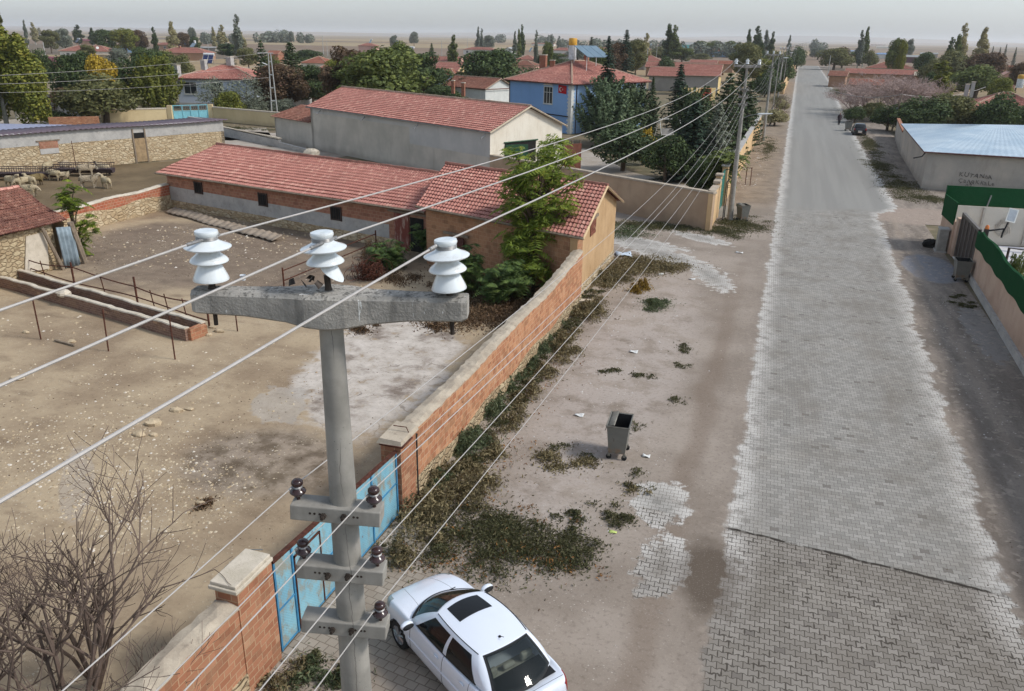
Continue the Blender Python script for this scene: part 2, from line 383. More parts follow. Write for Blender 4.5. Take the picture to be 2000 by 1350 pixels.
def yard(n):
    p = n.pos(); x, y, z = n.sep(p)
    e1, e2, e3 = n.noise(p,.25,5,.6), n.noise(p,1.5,6,.6), n.noise(p,7,4)
    c = n.mix(n.step(e1,.35,.62), lin(150,130,107,.86), lin(182,162,134,.86))
    c = n.mix(n.step(n.noise(n.scale(p,.5,1.1,1,rot=.4),.9,6,.62),.5,.72)*.7, c, lin(136,117,96,.84))
    dark = n.step(ell(n,x,y,(-29,36),11,7.5,-.25)+(e1-.5)*.9,1.1,.75)
    c = n.mix(dark*.8, c, n.mix(n.step(e2,.3,.7), lin(112,98,87,.82), lin(138,121,106,.82)))
    slab = n.step(ell(n,x,y,g(755,700),2.9,6.6,.25)+(e1-.5)*.9+(e2-.5)*.7,1.05,.85)
    slab2 = n.step(ell(n,x,y,g(545,790),.95,1.5,.6)+(e2-.5)*.9+(e1-.5)*.8,1.0,.92)*.8
    pw = n.noise(p,1.2,4,col=True); dp = n.new('ShaderNodeVectorMath',operation='MULTIPLY_ADD'); n.put(dp.inputs[0],pw); dp.inputs[1].default_value=(1.3,1.3,0); n.put(dp.inputs[2],p); cr = n.step(n.vor(S(n,dp.outputs[0]),.55,'DISTANCE_TO_EDGE'),.02,.004)
    sc = n.mix(n.step(e2,.3,.7), lin(178,167,155,.92), lin(206,196,185,.92))
    sc = n.mix(n.step(n.noise(p,.45,5,.65),.52,.68)*.85, sc, lin(122,107,95,.84))
    sc = n.mix(cr*n.step(n.noise(p,.8,4),.45,.6)*.6, sc, lin(116,105,94,.8))
    c = n.mix(slab*n.step(e2,.28,.42), c, sc); c = n.mix(slab2*.8, c, n.mix(n.step(e2,.35,.65), lin(166,157,146,.86), lin(184,175,164,.86)))
    mu = n.step(ell(n,x,y,g(520,900),2.6,2.3,.3)+(e1-.5)*.9,1.1,.6)
    c = n.mix(mu*.75, c, n.mix(n.step(e2,.36,.62), lin(92,80,68,.8), lin(165,150,134,.8)))
    strip = n.step(x,-10.3,-9.0)*n.step(y,22,17)  # cast shadow of wall and gate, painted as a darker strip inside them
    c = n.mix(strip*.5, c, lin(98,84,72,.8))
    path = n.step(ell(n,x,y,g(150,940),.45,2.4,.75)+(e2-.5)*.5,1.0,.85)
    c = n.mix(path*.85, c, n.mix(n.step(n.vor(p,3.2,'DISTANCE_TO_EDGE'),.03,.01), lin(178,163,145,.84), lin(136,120,103,.84)))
    sp = n.m('MAXIMUM', n.step(n.vor(p,7,out='Distance'),.24,.12)*n.step(n.noise(p,.5,4),.45,.6), n.step(n.vor(p,15,out='Distance'),.25,.1)*n.step(n.noise(p,.7,4),.4,.6))
    c = n.mix(sp*.85*(1-slab2), c, lin(198,182,158,.8))
    c = n.mix(n.step(e3,.5,.8)*.35, c, lin(98,84,70,.8))
    return {'c': c, 'b': n.bump(e2*.6+e3*.3+sp*.2,.6,.06)}
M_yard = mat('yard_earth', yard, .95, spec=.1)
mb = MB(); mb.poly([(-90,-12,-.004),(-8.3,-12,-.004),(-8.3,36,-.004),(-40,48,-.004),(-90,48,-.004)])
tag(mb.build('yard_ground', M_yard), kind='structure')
def pen(n):
    p=n.pos(); c=n.mix(n.step(n.noise(p,.3,5),.35,.65), lin(112,96,74,.8), lin(132,114,88,.8))
    return {'c': n.mix(n.step(n.noise(p,2,5),.5,.75)*.5, c, lin(94,80,62,.8)),'b':n.bump(n.noise(p,3,4),.4,.05)}
mb = MB(); mb.poly([(-40.2,40,.004),(-40.2,45.2,.004),(-54,64,.004),(-64,50,.004),(-70,30,.004),(-40,30,.004)])
tag(mb.build('sheep_pen_ground', mat('pen_earth', pen, .95, spec=.1)), kind='structure')
def lane(n):
    p=n.pos(); e=n.noise(p,.4,5)
    c=n.mix(n.step(e,.35,.65), lin(170,158,144,.8), lin(186,176,164,.8))
    return {'c': n.mix(n.step(n.noise(p,3,5),.5,.8)*.4, c, lin(140,128,114,.8)),'b':n.bump(n.noise(p,6,4),.3,.03)}
M_lane = mat('pale_lane', lane, .95, spec=.1)
mb = MB(); mb.poly([g(415,262,-.008),g(430,300,-.008),g(600,320,-.008),g(700,300,-.008),g(535,275,-.008),g(520,250,-.008),g(440,250,-.008)]); mb.poly([(-100,78,-.008),(-60,78,-.008),(-57,86.5,-.008),(-100,88,-.008)])
tag(mb.build('lane', M_lane), kind='structure')
mb = MB(); mb.poly([g(1085,330,-.006),g(1205,372,-.006),g(1330,388,-.006),g(1395,375,-.006),g(1330,360,-.006),g(1230,335,-.006),g(1140,290,-.006),g(1100,300,-.006)])
tag(mb.build('driveway', M_lane), kind='structure')
# ---------------------------------------------------------------- concrete power pole beside the camera, and its copies along the street
def concrete(n):
    p=n.obj(); f=n.noise(p,4,6,.6); c=n.mix(n.step(f,.3,.7), lin(150,146,138,.75), lin(176,171,162,.75))
    pit=n.step(n.vor(p,38,out='Distance'),.16,.05)*n.step(n.noise(p,9,3),.5,.62)
    c=n.mix(pit*.75,c,lin(84,80,74,.75)); c=n.mix(n.step(n.noise(n.scale(p,6,6,.7),1,5),.52,.75)*.4,c,lin(112,106,98,.75))
    x,y,z=n.sep(p); cr=n.step(n.m('ABSOLUTE',n.m('ARCTAN2',y,x)+1.25+(n.noise(n.comb(0.0,0.0,z),3.0,5)-.5)*1.1),.035,.008)*n.step(n.noise(n.comb(1.0,0.0,z),.8,2),.47,.56)
    return {'c':n.mix(cr*.75,c,lin(92,86,80,.75)),'b':n.bump(f+pit*-1.0,.5,.01)}
M_conc=mat('pole_concrete',concrete,.9,spec=.2)
def concrete_top(n):
    p=n.obj(); geo=n.new('ShaderNodeNewGeometry'); nx,ny,nz=n.sep(S(n,geo.outputs['Normal'])); x,y,z=n.sep(p)
    f=n.noise(p,5,6,.65); c=n.mix(n.step(f,.3,.7), lin(146,142,135,.85), lin(180,174,165,.85))
    moss=n.step(n.noise(p,30,5,.7)+nz*.13,.62,.74); c=n.mix(moss*.75,c,lin(76,74,70,.8))
    st=n.step(n.noise(n.scale(p,9,9,1.2),1,4),.52,.7); c=n.mix(st*.6,c,lin(104,101,96,.8)); c=n.mix(n.step(n.noise(n.scale(p,3,3,2),1.3,5,.7),.54,.7)*.5,c,lin(92,88,82,.8))
    drop=n.step(n.noise(n.scale(p,30,30,7),1,2),.69,.73); c=n.mix(drop*.9,c,lin(226,226,222,.8))
    drop2=n.step(n.noise(p,26,3),.64,.7)*n.step(nz,.5,.9)*n.step(n.noise(p,4,2),.5,.6); c=n.mix(drop2*.9,c,lin(222,220,214,.8))
    return {'c':c,'b':n.bump(f+n.noise(p,60,3)*.8,.7,.012)}
M_conc2=mat('weathered_concrete',concrete_top,.95,spec=.15)
M_porc=mat('white_porcelain',lambda n:{'c':n.mix(n.step(n.noise(n.scale(n.obj(),1,1,.4),14,6,.7),.5,.75)*.4,lin(226,231,232,.86),lin(178,172,160,.86)),'coat':.6},.18,spec=.5)
M_brown=plain('brown_glaze',lin(58,40,38,.9),.2,var=.2,spec=.5)
M_steel=plain('dark_steel',lin(70,62,56,.8),.6,.4,.25,12)
M_wire=mat('aluminium_wire',lambda n:{'c':n.mix(n.noise(n.obj(),30,2),lin(182,176,170,.75),lin(210,204,198,.75))},.55,.1)
M_tie=plain('tie_wire',lin(168,166,164,.75),.45,.3,.2,40)
PA=math.radians(16); PP=Vector((-2.51,4.03,0)); PU=Vector((math.cos(PA),math.sin(PA),0)); PV=Vector((-math.sin(PA),math.cos(PA),0))
def arm_mesh(mb):
    st=[(-.825,.07,.135),(-.80,.08,.14),(-.5,.085,.15),(-.25,.10,.175),(-.12,.135,.195),(0,.142,.205),(.12,.135,.195),(.25,.10,.175),(.5,.085,.15),(.81,.08,.145),(.845,.068,.13)]
    prev=None
    for o,w,th in st:
        top=.0+.012*math.exp(-(o/.2)**2); bo=-th
        ring=[mb.P((o,s*w,z)) for s,z in ((-1,bo+.012),(-1,top-.022))]+[mb.P((o,-w+.022,top)),mb.P((o,w-.022,top))]+[mb.P((o,w,top-.022)),mb.P((o,w,bo+.012)),mb.P((o,w-.015,bo)),mb.P((o,-w+.015,bo))]
        if prev: [mb.face((prev[k],ring[k],ring[(k+1)%8],prev[(k+1)%8])) for k in range(8)]
        else: mb.face(ring)
        prev=ring
    mb.face(prev[::-1])
INS=[(.018,.062),(.018,.05),(.088,.052),(.1,.05),(.106,.053),(.106,.06),(.1,.075),(.088,.103),(.074,.133),(.064,.155),(.06,.163),(.085,.163),(.109,.164),(.114,.169),(.113,.176),(.1,.19),(.08,.206),(.066,.222),(.06,.237),(.09,.243),(.125,.246),(.135,.251),(.137,.257),(.13,.263),(.1,.275),(.07,.29),(.058,.3),(.056,.312),(.062,.322),(.068,.33),(.07,.342),(.066,.352),(.05,.357),(.03,.355),(0,.353)]
def insulator(par,o,z,broken=False,lean=0.0,ties=True):
    T=Matrix.Rotation(lean,3,'Y'); c=Vector((o,0,z)); mb=MB()
    if broken:
        k=INS.index((.06,.163)); mb.lathe(INS[k:],36,c,T=T)
        n=36; lo=[]; hi=[]                       # what is left of the bottom bell: a slanting shard on the side away from the break
        for i in range(n+1):
            a=-1.9+3.1*i/n; cut=.052+.105*min(1,max(0,(abs(a+.3)/1.55))**1.3); r=.062+(.106-.062)*(.163-cut)/.11
            hi.append((.06*math.cos(a),.06*math.sin(a),.166)); lo.append((r*math.cos(a),r*math.sin(a),cut))
        for s_ in (1,.93):
            A=[mb.P(c+T@Vector((p[0]*s_,p[1]*s_,p[2]))) for p in hi]; B=[mb.P(c+T@Vector((p[0]*s_,p[1]*s_,p[2]))) for p in lo]
            for i in range(n): mb.face((B[i],B[i+1],A[i+1],A[i]),0,None,True)
            if s_==1: B1=B
        for i in range(n): mb.face((B1[i],B[i],B[i+1],B1[i+1]))
    else: mb.lathe(INS,36,c,T=T)
    ins=mb.build('insulator',M_porc,par,world=False)
    mb=MB(); mb.tube([c+T@Vector((0,0,-.24)),c+T@Vector((0,0,-.06))],.014,8); mb.build('pin_end',M_steel,ins,world=False); mb=MB(); mb.tube([c+T@Vector((0,0,-.01)),c+T@Vector((0,0,.02)),c+T@Vector((0,0,.09))],[.026,.02,.02],10)
    mb.build('pin',M_steel,ins,world=False)
    if ties:
        mb=MB()
        for q,(r,zz) in enumerate(((.061,.302),(.061,.309),(.062,.316))): mb.tube([c+T@Vector((r*math.cos(t),r*math.sin(t),zz)) for t in [2*PI*i/22 for i in range(23)]],.0035,5,caps=False)
        mb.build('binding_wire',M_tie,ins,world=False)
    return ins
BI=[(.012,-.03),(.012,0),(.03,.0),(.038,.012),(.05,.02),(.055,.03),(.05,.042),(.034,.052),(.028,.06),(.026,.068),(.032,.076),(.04,.09),(.038,.106),(.026,.118),(0,.122)]
def small_ins(par,p,name='small_insulator'):
    mb=MB(); mb.lathe(BI,16,p); o=mb.build(name,M_brown,par,world=False)
    mb=MB(); p=Vector(p)
    for zz in (.064,.07): mb.tube([p+Vector((.03*math.cos(t),.03*math.sin(t),zz)) for t in [2*PI*i/12 for i in range(13)]],.004,4,caps=False)
    mb.build('binding_wire',M_tie,o,world=False); return o
LOWZ=[8.53,8.06,7.60]
def make_pole(name,label,broken,group=None):
    t=thing(name,label,'power pole',(PP.x,PP.y,0),group,PA)
    mb=MB(); mb.lathe([(.20,0),(.13,5.5),(.0725,9.84),(.075,9.86),(0,9.87)],28); mb.build('pole_shaft',M_conc,t,world=False)
    mb=MB(); mb.M=Matrix.Translation((0,0,10.045)); arm_mesh(mb); mb.build('crossarm',M_conc2,t,world=False)
    insulator(t,-.715,10.05,lean=.015); insulator(t,0.0,10.06,broken,lean=-.05); insulator(t,.735,10.035,lean=-.06)
    if broken:
        sh=[(-.17,-.03),(-.12,.03),(-.07,-.02),(-.2,.0),(-.05,-.07)]
        for i,(a,b) in enumerate(sh):
            mb=MB(); mb.M=Matrix.Translation((a,b,10.075+.012*i%.03))@Matrix.Rotation(i*1.3,4,'Z')@Matrix.Rotation(.5,4,'X'); mb.lathe([(.045,0),(.03,.04)],6,a0=0,a1=1.2); mb.build('broken_shard',M_steel,t,world=False)
    for k,z in enumerate(LOWZ):
        mb=MB(); w=.30; mb.M=Matrix.Translation((-.03,-.045,z))@Matrix.Rotation(math.radians(3.5),4,'Y')
        mb.box((-w,-.075,-.055),(w,.075,.06)); o=mb.build('bracket_arm',M_conc,t,world=False); bevel(o,.008,2)
        mb=MB()
        for a in (-.165,-.135,-.1,.085,.125,.15):
            if a==.085: mb.build('bolt_holes',M_steel,t,world=False); mb=MB()
            mb.M=Matrix.Translation((-.03+a,-.1195,z+.010-a*.06))@Matrix.Rotation(PI/2,4,'X'); mb.lathe([(.009,-.004),(.009,.0015),(0,.0015)],8)
        mb.build('bolt_holes',M_steel,t,world=False)
        for a in (-.075,.06):
            mb=MB(); mb.M=Matrix.Translation((-.03+a,-.122,z+.008))@Matrix.Rotation(PI/2,4,'X'); mb.lathe([(.021,0),(.021,.02),(.012,.022),(.012,.045),(0,.046)],6); mb.build('bolt',M_steel,t,world=False)
        mb=MB(); r=.0725+(9.86-z)*.0135; mb.M=Matrix.Translation((0,0,z-.015)); mb.lathe([(r+.001,0),(r+.006,0),(r+.006,.03),(r+.001,.03)],20,a0=.0,a1=PI); mb.build('clamp',M_steel,t,world=False)
        if k<2: small_ins(t,(-.29,-.04,z+.105))
        small_ins(t,(.22,-.05,z+.075))
    return t
pole=make_pole('power_pole','concrete power pole with a broken middle insulator, standing by the blue gate',True)
# the poles further down the street
polek=make_pole('power_pole','second concrete power pole, between green gate and grey bin',False,'power poles along the street')
FPL=Vector((-3.06,56.2,0)); polek.location=FPL; polek.rotation_euler=(0,0,0)
_pl=['concrete power pole beside the beige wall, third along the street','grey power pole behind the small roadside tree, fourth along the street','thin power pole at the corner of the tall beige wall','grey power pole past the second beige wall corner','power pole in front of the dark orchard edge','power pole halfway along the dark orchard','power pole near the far end of the orchard','power pole where the street fades into the plain','last power pole before the open fields']
_pp=[(1490,275),(1519,192),(1537,160),(1549,138),(1558,119),(1564,112),(1570,103),(1574,98),(1578,94)]
FAR=[]
for i,(a,l) in enumerate(zip(_pp,_pl)):
    q=g(*a); q.x=-2.9 if q.y<140 else q.x; FAR.append(q); dup(polek,q,rnd.uniform(-.05,.05),1.0,l,'power poles along the street')
# slim lamp posts between the power poles
M_grey=plain('galvanised_steel',lin(150,150,148,.8),.5,.5,.12,6)
M_lampw=plain('white_lamp_shell',lin(222,224,222,.85),.35)
def lamp_head(mb,P,d,L=.62):
    d=Vector(d).normalized(); n=Vector((-d.y,d.x,0)).normalized()
    st=[(0,.05,.045),(.1,.09,.07),(.35,.10,.075),(.55,.085,.06),(L,.03,.03)]; prev=None
    for s_,w,hh in st:
        ring=[mb.P(Vector(P)+d*s_+n*w*math.cos(t)+Vector((0,0,hh*math.sin(t)))) for t in [2*PI*i/10 for i in range(10)]]
        if prev: [mb.face((prev[k],prev[(k+1)%10],ring[(k+1)%10],ring[k]),0,None,True) for k in range(10)]
        else: mb.face(ring[::-1])
        prev=ring
    mb.face(prev)
t=thing('street_lamp','white street lamp head on the pole next to the green gate','street lamp',FPL)
mb=MB(); lamp_head(mb,FPL+Vector((1.0,-.15,7.05)),(1,-.2,.1),.95); mb.build('lamp_head',M_lampw,t)
mb=MB(); mb.tube([FPL+Vector((.1,0,6.75)),FPL+Vector((.5,-.05,6.95)),FPL+Vector((1.1,-.16,7.08))],.025,6); mb.build('lamp_arm',M_grey,t)
def lamp_post(P,H,label,d=(1,-.2,0)):
    t=thing('street_lamp',label,'street lamp',P,'slim lamp posts along the street')
    mb=MB(); mb.tube([P,P+Vector((0,0,H))],[.09,.06],8); mb.build('lamp_post',M_conc,t)
    mb=MB(); mb.tube([P+Vector((0,0,H-.3)),P+Vector((.7,-.1,H-.05))],.03,6); mb.build('lamp_arm',M_grey,t)
    mb=MB(); lamp_head(mb,P+Vector((.6,-.1,H-.08)),d,.8); mb.build('lamp_head',M_lampw,t)
for a,hh,l in [((1507,232),9.2,'slim lamp post growing out of the dry hedge by the street'),((1528,178),9,'slim lamp post at the first orchard corner'),((1541,150),9.2,'lamp post standing before the orange earth bank'),((1560,117),9.5,'tall pale lamp post beside the orchard end'),((1567,110),9.5,'pale lamp post one step beyond the orchard lamp post')]:
    lamp_post(g(*a),hh,l)

# ---------------------------------------------------------------- overhead wires
def curve(A,B,sag,n=26): A,B=Vector(A),Vector(B); return [A.lerp(B,i/n)-Vector((0,0,4*sag*(i/n)*(1-i/n))) for i in range(n+1)]
def ploc(base,rz,p): return Vector(base)+Matrix.Rotation(rz,3,'Z')@Vector(p)
def wire(label,spans,r,group,tie=None,name='overhead_wire'):
    mb=MB()
    for A,B,s_ in spans: mb.tube(curve(A,B,s_),r,6)
    o=mb.build(name,M_wire); tag(o,label,'wire',group)
    if tie:
        P,d,a,b=tie; mb=MB(); d=Vector(d).normalized(); u=d.orthogonal().normalized(); w=d.cross(u)
        mb.tube([P+d*a,P+d*b],r*1.25,8)
        mb.tube([P+d*(a+(b-a)*i/160)+(u*math.cos(i*.95)+w*math.sin(i*.95))*r*1.45 for i in range(161)],.0024,4)
        mb.build('wire_tie',M_tie,o)
hv=[(-.715,'thick white wire tied to the far end insulator of the top crossarm'),(0.0,'thick white wire tied to the broken middle insulator'),(.735,'thick white wire tied to the top crossarm insulator nearest the street')]
def far_spans(off,z,sag):
    P=[FPL]+FAR; out=[]
    for A,B in zip(P,P[1:]):
        L=(B-A).length; out.append((A+Vector((off,0,z)),B+Vector((off,0,z)),sag*(L/50)**2))
    return out
for i,(o,l) in enumerate(hv):
    side=(.0,-.064,.31) if i<2 else (-.06,-.02,.31)
    A=ploc(PP,PA,(o+side[0],side[1],10.05+side[2])); Bp=FPL+Vector((o,-.06,10.36)); back=A+Vector((0,-52,0))
    wire(l,[(back,A,.15),(A,Bp,.62)]+far_spans(o,10.37,.9),.0066,'high wires from the top crossarm',(A,(Bp-A),-.13,.16 if i<2 else -.01))
lv=[(0,-.29,'thin wire on the small brown insulator at the yard end of the upper bracket'),(0,.22,'thin wire on the brown insulator at the street end of the upper bracket'),(1,-.29,'thin wire on the brown insulator at the yard end of the middle bracket'),(1,.22,'thin wire on the brown insulator at the street end of the middle bracket'),(2,.22,'thin wire on the single brown insulator of the lowest bracket')]
for k,o,l in lv:
    A=ploc(PP,PA,(o-.03,-.05,LOWZ[k]+(.173 if o<0 else .143))); Bp=FPL+Vector((o,-.06,LOWZ[k]+.155)); back=A+Vector((-.4 if o<0 else -.2,-52,0))
    wire(l,[(back,A,.2),(A,Bp,.95)]+far_spans(o,LOWZ[k]+.15,1.2),.0042,'low wires from the brackets',(A,(Bp-A),-.04,.06))
# ---------------------------------------------------------------- masonry materials
def brick_fn(c1,c2,mo,w,hh,ms=.012,holes=.0,dirt=.4):
    def fn(n):
        u=n.uv(); wv=n.noise(u,.7,3,col=False)
        x,y,z=n.sep(u); q=n.comb(x,y+(wv-.5)*.08)
        c,f=n.brick(q,c1,c2,mo,w,hh,ms)
        cell=n.white(n.comb(n.m('FLOOR',x/w+n.m('FLOOR',y/hh)*.5),n.m('FLOOR',y/hh),2.0))
        c=n.mix(n.step(cell,.82,.9)*.55,c,tuple(v*.55 for v in c1))
        c=n.mix(n.step(cell,.06,.0)*.5,c,lin(214,176,140,.8))
        if holes: 
            h_=n.step(n.vor(n.comb(x,y*1.2),1/holes,out='Distance'),.13,.09); c=n.mix(h_*.75,c,lin(92,58,44,.8))
        c=n.mix(n.step(n.noise(u,1.1,6,.65),.48,.75)*dirt,c,lin(168,138,108,.8))
        c=n.mix(n.step(n.noise(n.scale(u,8,1,1),.6,4),.55,.8)*.25,c,lin(96,80,66,.8))
        return {'c':c,'b':n.bump((1-f)*1.0+n.noise(u,25,4)*.6,.7,.015)}
    return fn
M_bw1=mat('orange_block_wall',brick_fn(lin(204,150,112,.84),lin(172,114,84,.84),lin(206,172,140,.84),.25,.19,.010,.33,.3),.92,spec=.15)
M_bw2=mat('brick_courses',brick_fn(lin(184,130,100,.84),lin(158,104,78,.84),lin(186,152,120,.84),.29,.15,.012,0,.5),.92,spec=.15)
M_bw3=mat('dark_red_brick',brick_fn(lin(130,72,56,.9),lin(112,62,50,.9),lin(140,104,88,.9),.26,.12,.012,0,.2),.92,spec=.15)
def rubble(c1,c2,mo,sc=3.2):
    def fn(n):
        u=n.uv(); x,y,z=n.sep(u); wx=n.noise(u,2.3,3); wy=n.noise(n.scale(u,1,1,1,off=(7,3,1)),2.3,3); q=n.comb(x+(wx-.5)*.35,y*1.75+(wy-.5)*.35); d=n.vor(q,sc,'DISTANCE_TO_EDGE'); cc=n.vor(q,sc,out='Color'); r,g_,b=n.sep(cc)
        c=n.mix(r,c1,c2); c=n.mix(n.step(n.noise(u,9,5),.4,.7)*.4,c,tuple(v*.7 for v in c2))
        j=n.step(d+(n.noise(u,8,3)-.5)*.10,.09,.02); c=n.mix(j*.7,c,mo); jd=n.step(d,.035,.008)*n.step(n.noise(u,1.8,4),.48,.62); c=n.mix(jd*.7,c,lin(84,70,56,.8)); c=n.mix(n.step(n.noise(u,.6,5,.65),.45,.7)*.4,c,mo)
        return {'c':c,'b':n.bump(n.step(d,.0,.16)+n.noise(u,12,3)*.4,.9,.05)}
    return fn
M_rub=mat('rubble_stone',rubble(lin(206,188,154,.86),lin(172,148,116,.86),lin(158,136,108,.86)),.95,spec=.1)
M_rub2=mat('rubble_stone_pale',rubble(lin(218,200,168,.88),lin(186,162,128,.86),lin(176,152,120,.86),2.8),.95,spec=.1)
def cement(c1,c2,c3,sc=1.2):
    def fn(n):
        u=n.pos(); f=n.noise(u,sc,6,.65); c=n.mix(n.step(f,.3,.68),c1,c2); c=n.mix(n.step(n.noise(u,sc*3,5,.7),.52,.72)*.6,c,c3)
        c=n.mix(n.step(n.noise(u,sc*14,3),.55,.75)*.35,c,tuple(v*.72 for v in c1))
        return {'c':c,'b':n.bump(f+n.noise(u,22,4)*.5,.7,.02)}
    return fn
M_coping=mat('rough_coping',cement(lin(168,154,136,.86),lin(194,180,160,.86),lin(136,124,110,.86),2.0),.95,spec=.1)
M_capc=mat('pale_cap_concrete',cement(lin(196,184,164,.85),lin(216,204,186,.85),lin(170,158,140,.85),2.0),.95,spec=.1)
def plaster(name,c1,c2,stain,sc=.6,low=True):
    def fn(n):
        p=n.pos(); x,y,z=n.sep(p); f=n.noise(p,sc,6,.6); c=n.mix(n.step(f,.32,.66),c1,c2)
        c=n.mix(n.step(n.noise(n.scale(p,1.6,1.6,.35),sc*2.2,5,.65),.52,.78)*.5,c,stain)
        if low: c=n.mix(n.step(z+(f-.5)*1.2,.75,.15)*.45,c,stain)
        return {'c':c,'b':n.bump(n.noise(p,18,5)+f,.35,.015)}
    return mat(name,fn,.95,spec=.1)

# ---------------------------------------------------------------- street-side walls of the yard
WX=-8.15
def coped_wall(mbs,Y,top,x0=WX,th=.42,rub=.5,seed=1):
    rd=random.Random(seed); R,B,K=mbs; n=len(Y)-1
    for i in range(n):
        a,b=Y[i],Y[i+1]; ra,rb=rub+.1*math.sin(a*1.3+seed),rub+.1*math.sin(b*1.3+seed)
        R.hexa([(x0+.03,a,-.1),(x0+.03,b,-.1),(x0-th-.02,b,-.1),(x0-th-.02,a,-.1)],[(x0+.03,a,ra),(x0+.03,b,rb),(x0-th-.02,b,rb),(x0-th-.02,a,ra)])
        B.hexa([(x0,a,ra),(x0,b,rb),(x0-th,b,rb),(x0-th,a,ra)],[(x0,a,top[i]-.06),(x0,b,top[i+1]-.06),(x0-th,b,top[i+1]-.06),(x0-th,a,top[i]-.06)])
    prev=None; rows=int((Y[-1]-Y[0])/.22)
    for k in range(rows+1):
        y=Y[0]+(Y[-1]-Y[0])*k/rows; i=max(j for j in range(n+1) if Y[j]<=y+1e-6); i=min(i,n-1); t=(y-Y[i])/(Y[i+1]-Y[i]); zt=top[i]+(top[i+1]-top[i])*t
        o,inn=x0+.02+rd.uniform(-.02,.025),x0-th-.05+rd.uniform(-.05,.03); j=lambda s=.02: rd.uniform(-s,s)
        idx=[K.P(q) for q in ((o,y,zt-.062+j(.012)),(o-.01,y,zt-.02+j(.012)),(o-.12,y,zt+.03+j()),(x0-th*.6,y,zt+.045+j()),(inn+.02,y,zt+j()),(inn,y,zt-.062+j(.012)))]
        if prev:
            for q in range(5): K.face((prev[q],idx[q],idx[q+1],prev[q+1]))
            K.face((prev[5],idx[5],idx[0],prev[0]))
        else: K.face(idx)
        prev=idx
    K.face(prev[::-1])
t=thing('yard_wall','long orange block wall on a stone base with crumbling coping, from gate to house','wall',(WX,16.6,0))
R,B,K=MB(),MB(),MB()
Yb=[16.6]+[17.4+i*.86 for i in range(20)]+[34.6]; topb=[2.06+.06*math.sin(y*.55)+max(0,(y-28.5))*.07 for y in Yb]
coped_wall((R,B,K),Yb,topb,seed=4)
R.build('stone_base',M_rub,t); B.build('block_courses',M_bw1,t); K.build('coping',M_coping,t)
mb=MB(); mb.box((WX-.5,15.78,.0),(WX+.05,16.6,2.02)); mb.build('gate_pillar',M_bw2,t)
mb=MB(); mb.hexa([(WX-.58,15.7,2.02),(WX+.1,15.72,2.02),(WX+.1,16.75,2.02),(WX-.58,16.75,2.02)],[(WX-.5,15.74,2.16),(WX+.07,15.76,2.13),(WX+.06,16.7,2.15),(WX-.52,16.72,2.17)]); mb.build('pillar_cap',M_coping,t)
mb=MB(); mb.tube([(WX+.09,16.62,0),(WX+.09,16.62,1.95)],.025,6); mb.build('black_pipe',plain('black_pipe',lin(50,48,48),.6),t)
M_rust=plain('rusty_iron',lin(92,56,44,.8),.85,.1,.35,9,.2,.4)
mb=MB(); mb.tube([(WX+.12,15.72,2.0),(WX+.12,16.3,2.0)],.03,5); mb.tube([(WX+.12,15.72,2.0),(WX-.5,15.72,2.0)],.03,5); mb.tube([(WX+.1,16.28,2.0),(WX-.02,16.28,2.28),(WX-.35,16.22,2.3)],.014,5); mb.build('iron_bracket',M_rust,t)
t=thing('yard_wall','brick wall with a pale capped end pillar beside the blue gate','wall',(WX,10.4,0))
R,B,K=MB(),MB(),MB()
Ya=[-6,-2,1,3.5,5,6,7,7.8,8.6,9.4]; coped_wall((R,B,K),Ya,[2.04+.05*math.sin(y*1.7) for y in Ya],seed=9,rub=.45)
R.build('stone_base',M_rub,t); B.build('brick_courses',M_bw2,t); K.build('coping',M_coping,t)
mb=MB(); mb.box((WX-.45,9.4,-.1),(WX+.02,10.42,2.28)); mb.build('gate_pillar',M_bw2,t)
mb=MB(); mb.box((WX-.56,9.36,2.282),(WX+.04,10.46,2.36)); mb.box((WX-.54,9.4,2.362),(WX-.0,10.44,2.43)); o=mb.build('pillar_cap',M_capc,t); bevel(o,.015,2)
mb=MB(); mb.tube([(WX-.62,9.9,2.33),(WX-.6,10.5,2.34),(WX-.3,10.62,2.33)],.012,5); mb.build('steel_rod',M_grey,t)
# ---- blue double gate
def gate_blue(n):
    p=n.pos(); x,y,z=n.sep(p); f=n.noise(p,1.2,6,.7); c=n.mix(n.step(f,.3,.7),lin(116,168,188,.86),lin(140,190,204,.86))
    pu=n.m('MULTIPLY',n.m('SINE',y*95),n.m('SINE',z*95)); c=n.mix(n.step(pu,.55,.8)*.35,c,lin(150,150,120,.9))
    ru=n.step(n.noise(n.scale(p,1,1,.6),2.2,7,.75),.47,.6); c=n.mix(ru*.65,c,lin(158,128,84,.85))
    ru2=n.step(n.noise(n.scale(p,1,1,.8),8,5,.7),.62,.7); c=n.mix(ru2*.8,c,lin(120,78,50,.85))
    c=n.mix(n.step(z,.35,.0)*.35,c,lin(128,150,150,.9))
    return {'c':c,'b':n.bump(pu,.3,.004)}
M_gate=mat('blue_gate_paint',gate_blue,.55,spec=.35); M_gated=plain('blue_frame_paint',lin(66,128,164,.9),.5,0,.2,3)
t=thing('yard_gate','tall blue sheet-metal double gate with rust stains and a wicket door','gate',(WX,10.5,0))
G0,G1,GX=10.52,15.72,WX-.06
zt=lambda y:2.19-.30*(y-G0)/(G1-G0)
def gsheet(a,b,z0,z1f,x,name,par,m):
    mb=MB(); mb.hexa([(x,a,z0),(x,b,z0),(x-.012,b,z0),(x-.012,a,z0)],[(x,a,z1f(a)),(x,b,z1f(b)),(x-.012,b,z1f(b)),(x-.012,a,z1f(a))]); return mb.build(name,m,par)
mid=13.1
